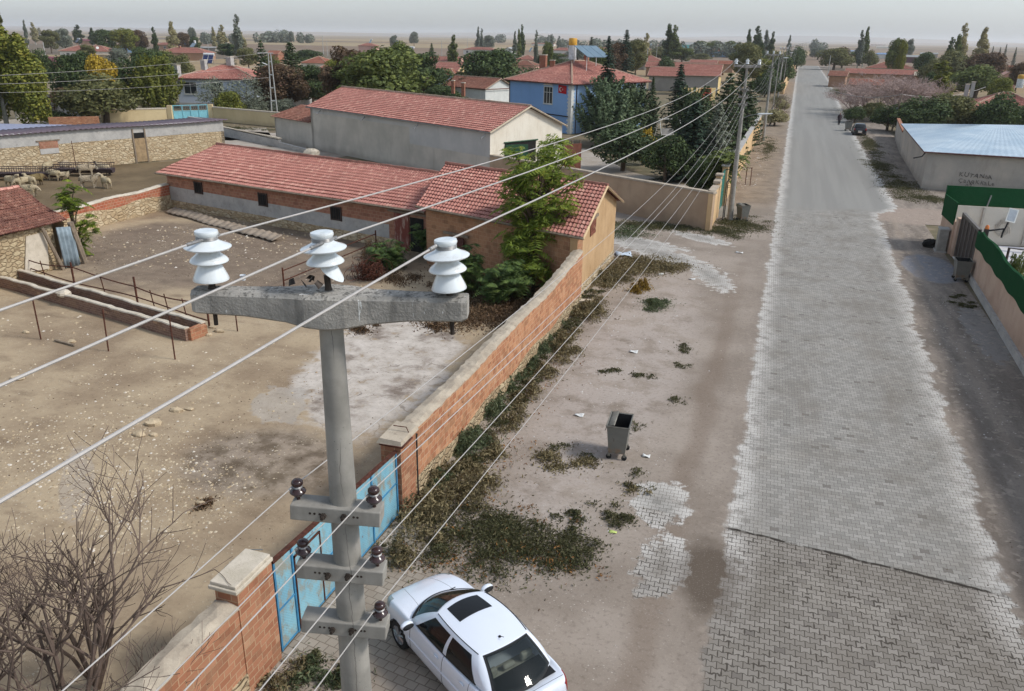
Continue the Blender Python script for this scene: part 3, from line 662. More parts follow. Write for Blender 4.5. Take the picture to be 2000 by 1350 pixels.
for a,b in ((G0,mid-.015),(mid+.015,G1)):
    lf=gsheet(a,b,.06,lambda y:zt(y)-.05,GX,'gate_leaf',t,M_gate)
    mb=MB()
    for yy in (a+.03,(a+b)/2 if a>12 else a+.62,b-.03): mb.hexa([(GX+.03,yy-.025,.04),(GX+.03,yy+.025,.04),(GX+.002,yy+.025,.04),(GX+.002,yy-.025,.04)],[(GX+.03,yy-.025,zt(yy)-.05),(GX+.03,yy+.025,zt(yy)-.05),(GX+.002,yy+.025,zt(yy)-.05),(GX+.002,yy-.025,zt(yy)-.05)])
    for q in (.06,.98): mb.box((GX+.002,a+.06,q),(GX+.022,b-.06,q+.035))
    mb.build('gate_frame',M_gated,lf)
w=gsheet(11.2,12.1,.12,lambda y:1.82,GX+.03,'wicket_door',t,M_gate)
mb=MB()
for a,b,c,d in ((11.17,11.2,.1,1.86),(12.1,12.13,.1,1.86),(11.17,12.13,1.82,1.86)): mb.box((GX+.02,a,c),(GX+.05,b,d))
mb.build('door_frame',M_rust,w)
mb=MB(); mb.hexa([(GX+.05,G0,zt(G0)-.05),(GX+.05,G1,zt(G1)-.05),(GX-.05,G1,zt(G1)-.05),(GX-.05,G0,zt(G0)-.05)],[(GX+.05,G0,zt(G0)),(GX+.05,G1,zt(G1)),(GX-.05,G1,zt(G1)),(GX-.05,G0,zt(G0))]); mb.build('top_rail',M_rust,t)
# ---- pale paving in front of the gate
def apron(n):
    p=n.pos(); c,f=n.brick(n.scale(p,1,1,1,rot=.15),lin(170,158,144,.84),lin(156,145,131,.84),lin(124,112,99,.84),.24,.2,.012)
    return {'c':n.mix(n.step(n.noise(p,.9,5),.4,.7)*.5,c,lin(138,121,104,.8)),'b':n.bump(f,-.4,.01)}
mb=MB(); mb.poly([(-8.2,9.2,.004),(-5.2,8.6,.004),(-4.4,11.5,.004),(-5.6,14.0,.004),(-8.2,15.8,.004)]); tag(mb.build('gate_pavement',mat('gate_paving',apron,.9)),kind='structure')

# ---------------------------------------------------------------- the white saloon car
def catm(xs,ys,x):
    n=len(xs)
    if x<=xs[0]: return ys[0]
    if x>=xs[-1]: return ys[-1]
    i=max(k for k in range(n) if xs[k]<=x); i=min(i,n-2); t=(x-xs[i])/(xs[i+1]-xs[i])
    m=lambda k:(ys[min(k+1,n-1)]-ys[max(k-1,0)])/max(1e-6,(xs[min(k+1,n-1)]-xs[max(k-1,0)]))
    h_=xs[i+1]-xs[i]; t2,t3=t*t,t*t*t
    return (2*t3-3*t2+1)*ys[i]+(t3-2*t2+t)*h_*m(i)+(-2*t3+3*t2)*ys[i+1]+(t3-t2)*h_*m(i+1)
BXs=[-2.14,-2.12,-2.05,-1.85,-1.5,-1.0,-.3,.4,.95,1.35,1.75,1.98,2.09,2.13]
BW =[.50,.62,.72,.79,.832,.845,.847,.846,.842,.832,.79,.70,.58,.46]
BZS=[.70,.84,.92,.95,.955,.945,.935,.925,.915,.885,.80,.71,.63,.56]
BZT=[.74,.90,.975,.94,.90,.91,.91,.91,.91,.925,.85,.765,.68,.60]
KY=[.90,.975,1.0,.985,.93,.80,.55,.28,0]; KF=[0,.2,.5,.8,1.0]
def body(x,k):
    w,zs,zt_=catm(BXs,BW,x),catm(BXs,BZS,x),catm(BXs,BZT,x); zb=.20
    ks=list(range(9)); y=catm(ks,KY,k)*w
    Z=[zb+f*(zs-zb) for f in KF]+[zs+(zt_-zs)*.55,zs+(zt_-zs)*.85,zs+(zt_-zs)*.98,zt_]
    return Vector((x,y,catm(ks,Z,k)))
def mir(p,s): return Vector((p.x,p.y*s,p.z))
def roofp(s,v):
    xf=.40-.14*v*v; xr=-1.17+.07*v*v; x=xf+(xr-xf)*s; w=.535+.06*4*s*(1-s); y=v*w
    return Vector((x,y,1.475-.05*(y/.58)**2-.055*((x+.4)/.78)**2))
def gh(u,t):
    s=1 if u>=0 else -1; u=abs(u)
    if u<=1: top=roofp(0,u); bot=Vector((1.24-.40*u*u,.755*u,.945)); n=Vector((.6,0,.5))
    elif u<=2: q=u-1; top=roofp(q,1); bot=Vector((.84-2.42*q,.755+.045*4*q*(1-q)-.05*q,.945+.025*q)); n=Vector((0,1,.25))
    else: q=3-u; top=roofp(1,q); bot=Vector((-1.90+.32*q*q,.705*q,.985)); n=Vector((-.7,0,.5))
    return mir(bot.lerp(top,t)+n*(.045*4*t*(1-t)),s)
def patch(mb,fn,u0,u1,t0,t1,off,nu=14,nv=6,rc=0.0,m=0):
    def f(a,b):
        if rc:     # rounded corners
            pass
        u,t=u0+(u1-u0)*a,t0+(t1-t0)*b; e=.01; P=fn(u,t); d=(fn(u+e,t)-fn(u-e,t)).cross(fn(u,min(t+e,1))-fn(u,max(t-e,0)))
        if d.length>1e-9: d.normalize()
        c=Vector((-.3,0,.5))
        if d.dot(P-c)<0: d=-d
        return P+d*off
    mb.sheet(f,nu,nv,m); return mb
M_paint=mat('white_car_paint',lambda n:{'c':n.mix(n.step(n.noise(n.obj(),2,4),.45,.8)*.2,lin(226,231,240,.92),lin(205,208,214,.9)),'coat':1.0},.3,spec=.5)
M_glassd=mat('tinted_glass',(.012,.013,.014),.08,spec=.25)
M_black=plain('black_rubber',(.015,.015,.016),.7)
M_seat=plain('beige_seat_cloth',lin(190,184,168,.8),.9)
M_alu=plain('silver_alloy',lin(170,172,175,.8),.35,.7)
M_red=mat('red_lamp_glass',lin(150,20,24,.8),.15,spec=.5); M_clear=mat('lamp_glass',lin(190,198,196,.6),.1,spec=.6)
def rear_glass():
    m=bpy.data.materials.new('rear_glass'); m.use_nodes=True; t_=m.node_tree; b=t_.nodes['Principled BSDF']; b.inputs['Base Color'].default_value=(.02,.025,.025,1); b.inputs['Roughness'].default_value=.04
    tr=t_.nodes.new('ShaderNodeBsdfTransparent'); tr.inputs[0].default_value=(.75,.8,.78,1); mx=t_.nodes.new('ShaderNodeMixShader'); mx.inputs[0].default_value=.35
    t_.links.new(tr.outputs[0],mx.inputs[1]); t_.links.new(b.outputs[0],mx.inputs[2]); t_.links.new(mx.outputs[0],t_.nodes['Material Output'].inputs[0]); return m
M_rglass=rear_glass()
CARF=Vector((-.83,.56,0)).normalized()
car=thing('parked_car','white saloon car with dark sunroof parked in front of the blue gate','car',(-4.56,11.42,0),rz=math.atan2(CARF.y,CARF.x))
WH=[(1.29,1),(1.29,-1),(-1.23,1),(-1.23,-1)]
def wheel_gap(mb):
    keep=[]
    for i,f in enumerate(mb.f):
        c=sum((mb.v[k] for k in f),Vector())/len(f); bad=any(math.hypot(c.x-x,c.z-.31)<.335 and abs(c.y)>.62 and c.y*s>0 and c.z<.66 for x,s in WH)
        if not bad: keep.append(i)
    mb.f=[mb.f[i] for i in keep]; mb.m=[mb.m[i] for i in keep]; mb.sm=[mb.sm[i] for i in keep]; mb.uv={}
mb=MB()
for s in (1,-1): mb.sheet(lambda a,b:mir(body(-2.14+4.27*(.5-.5*math.cos(PI*a))*1.0,8*b),s),110,34)
wheel_gap(mb); mb.poly([(1.9,-.7,.22),(1.9,.7,.22),(-1.95,.7,.22),(-1.95,-.7,.22)])
for x in (-2.14,2.13):
    for s in (1,-1): mb.poly([mir(body(x,k*.5),s) for k in range(17)])
mb.build('body',M_paint,car,world=False)
mb=MB()      # pillars and window surrounds, then the roof
for s in (1,-1):
    for u0,u1,t0,t1,nu,nv in ((.90,1.10,0,1,5,10),(1.455,1.515,0,1,3,10),(1.86,2.14,0,1,8,10),(1.10,1.455,.86,1,10,2),(1.515,1.86,.86,1,10,2),(1.10,1.455,0,.06,10,1),(1.515,1.86,0,.06,10,1),(2.14,3.0,.93,1,10,1),(2.14,3.0,0,.05,10,1),(0,.9,0,.05,8,1),(0,.9,.95,1,8,1)):
        mb.sheet(lambda a,b:gh(s*(u0+(u1-u0)*a),t0+(t1-t0)*b),nu,nv)
mb.sheet(lambda a,b:roofp(a,2*b-1),24,20); mb.build('roof',M_paint,car,world=False)
def cpart(name,m,parts,par=car,off=.004):
    mb=MB()
    for fn,u0,u1,t0,t1,*r in parts: patch(mb,fn,u0,u1,t0,t1,r[0] if r else off)
    return mb.build(name,m,par,world=False)
cpart('windscreen',M_glassd,[(gh,-.93,.93,.05,.965)])
cpart('rear_window_surround',M_black,[(gh,2.10,2.20,.02,.97,.003),(gh,-2.20,-2.10,.02,.97,.003),(gh,2.2,3,.90,.97,.003),(gh,-3,-2.2,.90,.97,.003),(gh,2.2,3,.0,.10,.003),(gh,-3,-2.2,.0,.10,.003)])
cpart('rear_window',M_rglass,[(gh,2.16,3.0,.06,.94,.006),(gh,-3.0,-2.16,.06,.94,.006)])
for s in (1,-1):
    cpart('side_window',M_glassd,[(gh,s*1.075,s*1.462,.05,.875,.005)]); cpart('side_window',M_glassd,[(gh,s*1.508,s*1.875,.05,.875,.005)])
    mb=MB(); mb.tube([mir(roofp(.02+.96*i/20,.985),s)+Vector((0,0,.004)) for i in range(21)],.008,5); mb.build('roof_seam',M_black,car,world=False)
    mb=MB(); mb.tube([gh(s*(1.07+.81*i/20),.035)+Vector((0,s*.006,0)) for i in range(21)],.009,5); mb.build('window_trim',M_black,car,world=False)
    for x0,x1,hx in ((.80,-.33,-.14),(-.34,-1.16,-.98)):
        for xx in ((x0,x1) if x0>0 else (x1,)): MB().tube([mir(body(xx+.06*max(0,(2.2-k))*(1 if xx==x1 and x1<-1 else 0),k),s) for k in [.3+3.9*i/12 for i in range(13)]],.006,4).build('door_seam',M_black,car,world=False)
        mb=MB(); P=mir(body(hx,3.25),s)+Vector((0,s*.018,0)); mb.blob(P,(.085,.016,.02),8,j=0); mb.blob(P+Vector((0,-s*.014,-.012)),(.06,.008,.03),6,j=0); mb.build('door_handle',M_paint,car,world=False,smooth=True)
    mb=MB(); mb.tube([mir(body(.85-2.15*i/20,2.15),s)+Vector((0,s*.004,0)) for i in range(21)],.014,6); mb.build('side_moulding',M_paint,car,world=False)
    mb=MB(); P=Vector((.72,s*.94,1.0)); mb.blob(P,(.085,.14,.08),9,j=0); mb.tube([(.72,s*.80,.95),P],.03,6); k=mb.build('wing_mirror',M_paint,car,world=False,smooth=True)
    mb=MB(); mb.sheet(lambda a,b:P+Vector((-.09+.03*b*b,.122*b*math.cos(2*PI*a),.068*b*math.sin(2*PI*a))),20,4); mb.build('mirror_glass',M_black,k,world=False)
    cpart('headlight',M_clear,[((lambda x,k:mir(body(x,k),s)),1.72,2.06,3.05,4.9,.006)]); cpart('tail_light',M_red,[((lambda x,k:mir(body(x,k),s)),-2.10,-1.86,2.7,4.3,.006)])
mb=MB(); patch(mb,roofp,.08,.40,-.62,.62,.004,12,12); mb.build('sunroof',M_glassd,car,world=False)
mb=MB(); mb.tube([(1.16-.36*abs(v)**2.0+.05,.755*v,.962) for v in [i/10-.95 for i in range(20)]],.02,5); mb.build('wiper_cowl',M_black,car,world=False)
mb=MB(); mb.tube([(1.19,.1,.975),(.98,.55,1.02)],.01,5); mb.build('wiper',M_black,car,world=False); mb=MB(); mb.tube([(1.15,-.45,.975),(1.10,.05,1.02)],.01,5); mb.build('wiper',M_black,car,world=False)
mb=MB(); mb.tube([mir(body(1.15+.75*i/10,6.2+.3*(i/10)),1) for i in range(11)],.004,4); mb.build('bonnet_seam',M_grey,car,world=False); mb=MB(); mb.tube([mir(body(1.15+.75*i/10,6.2+.3*(i/10)),-1) for i in range(11)],.004,4); mb.build('bonnet_seam',M_grey,car,world=False)
mb=MB(); mb.tube([mir(body(-1.97,8-i*.25),1) for i in range(15)],.005,4); mb.tube([mir(body(-1.97,8-i*.25),-1) for i in range(15)],.005,4); mb.build('boot_seam',M_black,car,world=False)
mb=MB(); mb.lathe([(.03,0),(.024,.03),(0,.04)],10,(-.98,.0,1.43)); mb.tube([(-.98,0,1.46),(-1.1,0,1.52)],.006,5); mb.build('aerial',M_black,car,world=False)
mb=MB(); mb.poly([(-1.86,-.6,.975),(-1.86,.6,.975),(-1.3,.66,.93),(-1.3,-.66,.93)]); mb.build('parcel_shelf',M_black,car,world=False)
mb=MB(); mb.box((-1.72,-.62,.55),(-1.05,.62,.93)); mb.box((-1.35,-.6,.5),(-.8,.6,.75)); o=mb.build('rear_seat',M_seat,car,world=False); bevel(o,.06,3)
for yy in (-.4,.4,0):
    mb=MB(); mb.box((-1.30,yy-.13,.95),(-1.2,yy+.13,1.12 if yy else 1.05)); o=mb.build('headrest',M_seat,car,world=False); bevel(o,.04,3)
mb=MB(); mb.box((-1.0,-.66,.3),(.9,.66,.6)); mb.box((.45,-.66,.6),(.95,.66,.94)); mb.build('cabin_floor',M_black,car,world=False)
for x,s in WH:
    T=Matrix.Rotation(-s*PI/2,3,'X'); c=Vector((x,s*.74,.31))
    mb=MB(); mb.lathe([(.2,-.09),(.29,-.09),(.305,-.07),(.31,0),(.305,.07),(.29,.09),(.2,.09)],32,c,T=T); w=mb.build('wheel',M_black,car,world=False)
    mb=MB(); mb.lathe([(.21,.088),(.2,.07),(.12,.05)],28,c,T=T)
    for i in range(9):
        a=2*PI*i/9; d=T@Vector((math.cos(a),math.sin(a),0)); mb.tube([c+T@Vector((0,0,.075))+d*.03,c+T@Vector((0,0,.075))+d*.205],[.026,.018],5)
    mb.lathe([(.05,.08),(.0,.09)],12,c,T=T); mb.build('rim',M_alu,w,world=False)
    mb=MB(); mb.sheet(lambda a,b:Vector((x+(.335-.0*b)*math.cos(PI*(1.12*a-.06)),s*(.845-.25*b),.31+.335*math.sin(PI*(1.12*a-.06)))),24,3); mb.build('wheel_arch',M_black,car,world=False)

# ---------------------------------------------------------------- galvanised bins
M_galv=plain('galvanised_bin',lin(128,124,114,.85),.6,.25,.22,4,.4)
M_binr=mat('stained_galvanised',lambda n:{'c':n.mix(n.step(n.noise(n.obj(),5,6,.7)+(n.sep(n.obj())[2]-.6)*-.4,.55,.75)*.7,n.mix(n.noise(n.obj(),3,5),lin(112,112,106,.85),lin(142,140,132,.85)),lin(150,120,92,.8)),'m':.2},.6,spec=.4)
M_dark=plain('bin_inside',(.02,.02,.02),.9)
def make_bin(label,loc,rz=0.0,lx=.64,ly=.95,H=1.12,lid=True,group=None,cat='bin'):
    t=thing('waste_container',label,cat,loc,group,rz)
    a,b=lx/2,ly/2; zb=.2
    def ring(k,z): return [Vector((-a*k,-b*k,z)),Vector((a*k,-b*k,z)),Vector((a*k,b*k,z)),Vector((-a*k,b*k,z))]
    mb=MB(); lo,hi=ring(.74,zb),ring(1,H); li,hi2=ring(.70,zb+.05),ring(.94,H)
    I=[[mb.P(p) for p in r] for r in (lo,hi,hi2,li)]
    mb.face(I[0][::-1])
    for A,B_ in ((I[0],I[1]),(I[1],I[2])): [mb.face((A[k],A[(k+1)%4],B_[(k+1)%4],B_[k])) for k in range(4)]
    mb.build('bin_body',M_binr,t,world=False)
    mb=MB(); I=[[mb.P(p) for p in r] for r in (hi2,li)]; mb.face(I[1]); [mb.face((I[0][k],I[0][(k+1)%4],I[1][(k+1)%4],I[1][k])) for k in range(4)]; mb.build('inside',M_dark,t,world=False)
    mb=MB(); q=ring(1.03,H); mb.tube(q+[q[0],q[1]],.022,6); mb.build('rim',M_galv,t,world=False)
    for sx in (-1,1):
        for sy in (-1,1):
            c=Vector((sx*a*.7,sy*b*.7,.08)); mb=MB(); mb.lathe([(.0,-.025),(.08,-.025),(.08,.025),(0,.025)],14,c,T=Matrix.Rotation(PI/2,3,'X')); w=mb.build('caster',M_black,t,world=False)
            mb=MB(); mb.box((c.x-.04,c.y-.035,.1),(c.x+.04,c.y+.035,.2)); mb.build('fork',M_galv,w,world=False)
    for s in (-1,1):
        mb=MB(); mb.tube([(s*.05-.05,-b*.9-.0,.74),(s*.05-.05,-b*.9-.05,.70),(s*.05-.05,-b*.9-.02,.62)],.013,6) if s<0 else mb.tube([(a*.82,b*.5,.62),(a*1.06,b*.5,.60)],.02,6); mb.build('lifting_lug',M_galv,t,world=False)
    if lid:
        mb=MB(); r=.16
        mb.sheet(lambda u,v:Vector((-a-.03+.26*(1-math.cos(PI*.5*v)),-b*1.02+2.04*b*u,H-.16+.2*math.sin(PI*.5*v))),2,10)
        o=mb.build('folded_lid',M_galv,t,world=False); md=o.modifiers.new('Solidify','SOLIDIFY'); md.thickness=.015
    return t
make_bin('grey metal waste container on casters standing alone on the dirt verge',(-3.57,20.9,0),.06)
for s,(y0,y1) in ((0,(20.45,20.6)),(1,(21.2,21.3))):
    pass
make_bin('dull metal waste container beside the second power pole and green gate',(-2.25,56.3,0),.5,.62,.9,1.1)
make_bin('pale plastic waste container under the green-topped wall',(9.45,45.6,0),.0,.75,.95,1.1,False)
make_bin('dark waste container between the parked black car and the hedge',(7.75,123.5,0),.1,.9,1.1,1.25,False)
# ---------------------------------------------------------------- tiled roofs
def tiles(c1,c2,c3,grime,rib=.21,course=.33):
    def fn(n):
        u=n.uv(); x,y,z=n.sep(u); cell=n.white(n.comb(n.m('FLOOR',x/rib),n.m('FLOOR',y/course),1.0))
        c=n.mix(cell,c1,c2); c=n.mix(n.step(cell,.8,.97)*.5,c,c3)
        c=n.mix(n.step(n.noise(u,.35,6,.65),.45,.72)*.55,c,grime); c=n.mix(n.step(n.noise(u,2.2,5,.7),.56,.74)*.45,c,grime)
        fr=n.m('FRACT',y/course); c=n.mix(n.step(fr,.26,.10)*.92,c,tuple(v*q for v,q in zip(c1,(.30,.22,.2))))  # shadow line along each tile course, painted into the colour
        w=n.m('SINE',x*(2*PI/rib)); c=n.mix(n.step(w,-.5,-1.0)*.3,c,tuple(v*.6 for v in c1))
        return {'c':c,'b':n.bump(w*.5+n.noise(u,20,3)*.5,.6,.02)}
    return fn
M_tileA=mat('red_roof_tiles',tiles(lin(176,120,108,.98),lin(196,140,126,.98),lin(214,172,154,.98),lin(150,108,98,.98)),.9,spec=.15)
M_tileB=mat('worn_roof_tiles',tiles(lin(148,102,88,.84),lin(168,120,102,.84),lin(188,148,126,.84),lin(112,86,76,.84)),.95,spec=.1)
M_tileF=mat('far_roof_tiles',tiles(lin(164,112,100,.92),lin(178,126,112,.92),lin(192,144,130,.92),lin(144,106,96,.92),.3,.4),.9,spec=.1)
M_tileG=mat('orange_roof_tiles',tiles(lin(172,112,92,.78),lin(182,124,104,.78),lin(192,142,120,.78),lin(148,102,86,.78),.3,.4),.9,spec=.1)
M_ridge=plain('ridge_mortar',lin(176,150,130,.85),.95,0,.2,2)
M_wood=plain('weathered_wood',lin(142,126,108,.8),.9,0,.2,5)
def tile_roof(mb,a,b,c,d,course=.33,rib=.21,amp=.022,step=.035,sag=.03,seed=0,m=0,sub=4,jit=.012):
    a,b,c,d=[Vector(q) for q in (a,b,c,d)]; rd=random.Random(seed)
    nrm=(b-a).cross(d-a).normalized(); nrm=-nrm if nrm.z<0 else nrm
    L=max((b-a).length,(c-d).length); SL=((d-a).length+(c-b).length)/2; nc=max(2,round(SL/course)); nr=max(2,int(L/rib*sub)) if rib else 8
    prof=[math.sin(2*PI*i/sub) for i in range(sub)] if rib else [0]
    ph=rd.uniform(0,6)
    def P(i,t,off):
        u=i/nr; p=a.lerp(b,u).lerp(d.lerp(c,u),t); w=sag*(math.sin(u*L*.5+ph)*.5+math.sin(u*L*1.3+ph*2)*.3+math.sin(t*7+ph))*.6
        return p+nrm*(off+prof[i%len(prof)]*amp+w)
    for j in range(nc):
        t0,t1=j/nc-(.0 if j else 0),(j+1)/nc; o=[rd.uniform(-jit,jit) for _ in range(nr//sub+2)]
        r0=[mb.P(P(i,t0,.0)) for i in range(nr+1)]; r1=[mb.P(P(i,t0+(rd.uniform(-.004,.004)),step+o[i//sub])) for i in range(nr+1)]; r2=[mb.P(P(i,t1,.002)) for i in range(nr+1)]
        for i in range(nr):
            ua,ub=i/nr*L,(i+1)/nr*L; v0,v1=t0*SL+.02,t1*SL
            mb.face((r0[i],r0[i+1],r1[i+1],r1[i]),m,[(ua,v0)]*4); mb.face((r1[i],r1[i+1],r2[i+1],r2[i]),m,[(ua,v0),(ub,v0),(ub,v1-.001),(ua,v1-.001)])
    return mb
def ridge(mb,a,b,r=.09,n=None,seed=0):
    a,b=Vector(a),Vector(b); rd=random.Random(seed); L=(b-a).length; n=n or max(2,int(L/.38)); d=(b-a).normalized()
    for i in range(n):
        p,q=a.lerp(b,i/n),a.lerp(b,(i+1.05)/n); j=Vector((0,0,rd.uniform(-.015,.02))); mb.tube([p+j,q+j],[r*1.12,r*.92],6)
    return mb
def vp(P,Q,x,y):                       # where the ray through a pixel meets the upright plane through P and Q
    P,Q=Vector((P[0],P[1],0)),Vector((Q[0],Q[1],0)); d=ray(x,y); e=(Q-P); nx,ny=-e.y,e.x
    t=(P.x*nx+P.y*ny)/(d.x*nx+d.y*ny); return Vector((d.x*t,d.y*t,CH+d.z*t))
def V3(p,z): return Vector((p[0],p[1],z))

# ---------------------------------------------------------------- long tiled stable
M_cem=mat('grey_cement_band',cement(lin(150,147,143,1.15),lin(170,166,160,1.15),lin(130,124,117,1.15)),.95,spec=.1)
M_bw4=mat('dull_red_block',brick_fn(lin(168,120,98,1),lin(150,104,86,1),lin(172,140,116,1),.3,.2,.012,0,.55),.95,spec=.1)
M_mud=plaster('mud_plaster',lin(190,156,116,.82),lin(206,172,132,.82),lin(160,126,94,.82),.8)
M_mud2=mat('mud_over_blocks',brick_fn(lin(176,132,100,1),lin(164,120,92,1),lin(186,150,118,1),.3,.2,.01,0,.85),.95,spec=.1)
M_hole=plain('dark_opening',(.012,.011,.01),.9)
A0,A1_=Vector((-40.3,45.1,0)),Vector((-17.9,39.9,0)); B0,B1=Vector((-17.6,37.95,0)),Vector((-8.4,34.5,0)); BR,BL=Vector((-8.4,43,0)),Vector((-17.6,46.2,0)); AL,AR=Vector((-37.6,51.6,0)),Vector((-17.6,46.4,0))
t=thing('stable','long low stable with two red tiled roofs, grey plaster band and mud gable','building',B1)
e=(A1_-A0).normalized(); mb=MB(); mb.wall(A0-Vector((0,0.02,0)),A1_-Vector((0,.02,0)),0,.55,.5); mb.build('stone_base',M_rub2,t)
mb=MB(); q=A0.lerp(A1_,.0); q2=A0.lerp(A1_,.86); mb.hexa([V3(q,.55),V3(q2,.55),V3(q2+Vector((.1,.45,0)),.55),V3(q+Vector((.1,.45,0)),.55)],[V3(q,1.5),V3(q2,1.35),V3(q2+Vector((.1,.45,0)),1.35),V3(q+Vector((.1,.45,0)),1.5)]); mb.build('plaster_band',M_cem,t)
mb=MB(); q,q2=A0+Vector((.0,.012,0)),A1_+Vector((0,.012,0)); mb.wall(q,q2,.55,2.48,.4); mb.wall(AL,A0+Vector((0,.1,0)),0,2.48,.3); k=[mb.P(v) for v in (V3(A0,2.48),V3(AL,2.48),Vector((-38.3,48.4,3.98)))]; mb.face(k); mb.build('block_wall',M_bw4,t)
mb=MB(); mb.wall(B0+Vector((0,.3,0)),B1,0,3.25,.4); mb.wall(BL,B0+Vector((0,.3,0)),0,3.2,.4); mb.build('front_wall',M_mud2,t)
apB=Vector((-8.4,38.8,4.72)); apA=Vector((-17.6,41.55,4.78))
mb=MB(); o=Vector((-.35,0,0)); P5=[V3(B1,.55),V3(BR,.55),V3(BR,3.3),apB,V3(B1,3.25)]; i1=[mb.P(p) for p in P5]; i2=[mb.P(p+o) for p in P5]; mb.face(i1); mb.face(i2[::-1]); [mb.face((i1[k],i2[k],i2[(k+1)%5],i1[(k+1)%5])) for k in range(5)]
mb.build('gable_wall',M_mud,t)
mb=MB(); mb.wall(B1+Vector((.03,0,0)),BR+Vector((.03,0,0)),-.1,.56,.4); mb.build('stone_base',M_rub2,t)
mb=MB(); mb.wall(BR,BL,0,3.2,.3); mb.wall(AR,AL,0,2.4,.3); mb.build('back_wall',M_mud2,t)
mb=MB()
A_e0,A_e1=Vector((-40.9,44.75,2.42)),Vector((-18.3,39.55,2.5)); A_r0,A_r1=Vector((-38.5,48.5,4.05)),Vector((-17.7,42.75,4.08))
tile_roof(mb,A_e0,A_e1,A_r1,A_r0,seed=2,sag=.05); tile_roof(mb,Vector((-17.4,46.7,2.5)),Vector((-37.4,52.0,2.4)),A_r0,A_r1,seed=3,rib=.42)
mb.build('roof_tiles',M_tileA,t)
mb=MB(); B_e0,B_e1=Vector((-17.95,37.75,3.2)),Vector((-8.05,34.1,3.2)); B_r0,B_r1=Vector((-17.9,41.7,4.86)),Vector((-8.05,38.75,4.8))
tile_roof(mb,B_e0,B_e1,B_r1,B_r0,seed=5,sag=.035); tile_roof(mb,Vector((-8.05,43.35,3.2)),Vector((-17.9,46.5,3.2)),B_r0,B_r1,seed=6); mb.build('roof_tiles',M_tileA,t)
M_rt=plain('ridge_tile',lin(156,108,94,.8),.9,0,.2,4); ridge(MB(),A_r0,A_r1,.1).build('ridge_tiles',M_rt,t); ridge(MB(),B_r0,B_r1,.1).build('ridge_tiles',M_rt,t)
mb=MB()
for a,b in ((A_e0,A_e1),(B_e0,B_e1)): d=Vector((0,0,-.04)); MB().tube([a+d,b+d],.07,4).build('eaves_board',M_wood,t)
mb=MB()
for a,b in ((B_e1,B_r1),(B_r1,Vector((-8.05,43.35,3.2)))): mb.tube([a+Vector((-.02,0,-.06)),b+Vector((-.02,0,-.06))],.07,4)
mb.build('bargeboard',plain('pale_bargeboard',lin(206,178,140,.85),.85,0,.15,4),t)
for x,y,w,hh in ((388,367,.75,.7),(514,390,.75,.75),(657,417,.8,.75)):
    P=vp(A0,A1_,x,y); mb=MB(); n=Vector((e.y,-e.x,0)); 
    c=P+n*.005; q=[c+e*sx*w/2+Vector((0,0,sz*hh/2)) for sx,sz in ((-1,-1),(1,-1),(1,1),(-1,1))]; mb.hexa(q,[v+n*.02 for v in q]); w_=mb.build('window',M_hole,t)
    mb=MB()
    for s in (-1,1): mb.cbox(c+e*s*w/2+n*.03,(.07,.07,hh+.1),0,math.atan2(e.y,e.x))
    for s in (-1,1): mb.cbox(c+Vector((0,0,s*hh/2))+n*.03,(w+.05,.07,.07),0,math.atan2(e.y,e.x))
    for k in (-.2,0,.2): mb.tube([c+e*k+n*.035+Vector((0,0,-hh/2)),c+e*k+n*.035+Vector((0,0,hh/2))],.012,4)
    mb.build('window_frame',plain('brown_frame',lin(70,56,50,.8),.8),w_)
n=Vector((e.y,-e.x,0))
def panel(P,w,hh,name,m,par,ex,off=.02,th=.05):
    nn=Vector((ex.y,-ex.x,0)); mb=MB(); c=Vector((P[0],P[1],P[2]))+nn*off; q=[c+ex*sx*w/2+Vector((0,0,sz*hh/2)) for sx,sz in ((-1,-1),(1,-1),(1,1),(-1,1))]; mb.hexa(q,[v+nn*th for v in q]); return mb.build(name,m,par)
M_rdoor=mat('rusty_door',lambda n:{'c':n.mix(n.step(n.noise(n.scale(n.pos(),2,2,.5),2.4,6,.7),.5,.66),lin(126,66,54,.9),lin(178,150,134,.9)),'b':n.bump(n.noise(n.pos(),14,4),.3,.01)},.7)
dP=vp(A0,A1_,787,472); panel((dP.x,dP.y,1.05),1.05,2.1,'door',M_rdoor,t,e,.03); d2=dP+e*1.05; panel((d2.x,d2.y,1.0),.95,1.95,'open_doorway',M_hole,t,e,.01,.01)
panel((dP.x+.5*e.x,dP.y+.5*e.y,2.2),2.9,.12,'lintel',M_wood,t,e,.03,.1)
eb=(B1-B0).normalized(); d3=vp(B0,B1,893,500); panel((d3.x,d3.y,.95),1.0,1.9,'door',plain('dark_red_door',lin(92,58,50,.8),.8),t,eb,.03); panel((d3.x,d3.y,2.05),1.7,.12,'lintel',M_wood,t,eb,.03,.1)
P=vp(B1,BR,1158,440); mb=MB(); mb.box((-8.395,P.y-.55,P.z-.45),(-8.36,P.y+.55,P.z+.25)); w_=mb.build('bricked_window',M_bw3,t); mb=MB(); mb.box((-8.395,P.y-.9,P.z+.32),(-8.3,P.y+.8,P.z+.45)); mb.build('lintel',M_wood,w_)
# corrugated sheets lying at the foot of the stable
M_sheet=plain('dusty_sheet',lin(168,152,134,.8),.8,.1,.2,3)
mb=MB(); a,b=g(343,413),g(553,470); d=(b-a).normalized(); nn=Vector((d.y,-d.x,0)); L=(b-a).length
mb.sheet(lambda u,v:a+d*(L*u)+nn*(.75*v+.05*math.sin(u*19))+Vector((0,0,.30-.22*v+.03*math.sin(u*L*10)+.03*math.sin(u*9))),220,3)
o=mb.build('corrugated_sheet',M_sheet); tag(o,'long dusty corrugated sheets lying along the foot of the stable','sheet'); md=o.modifiers.new('Solidify','SOLIDIFY'); md.thickness=.01

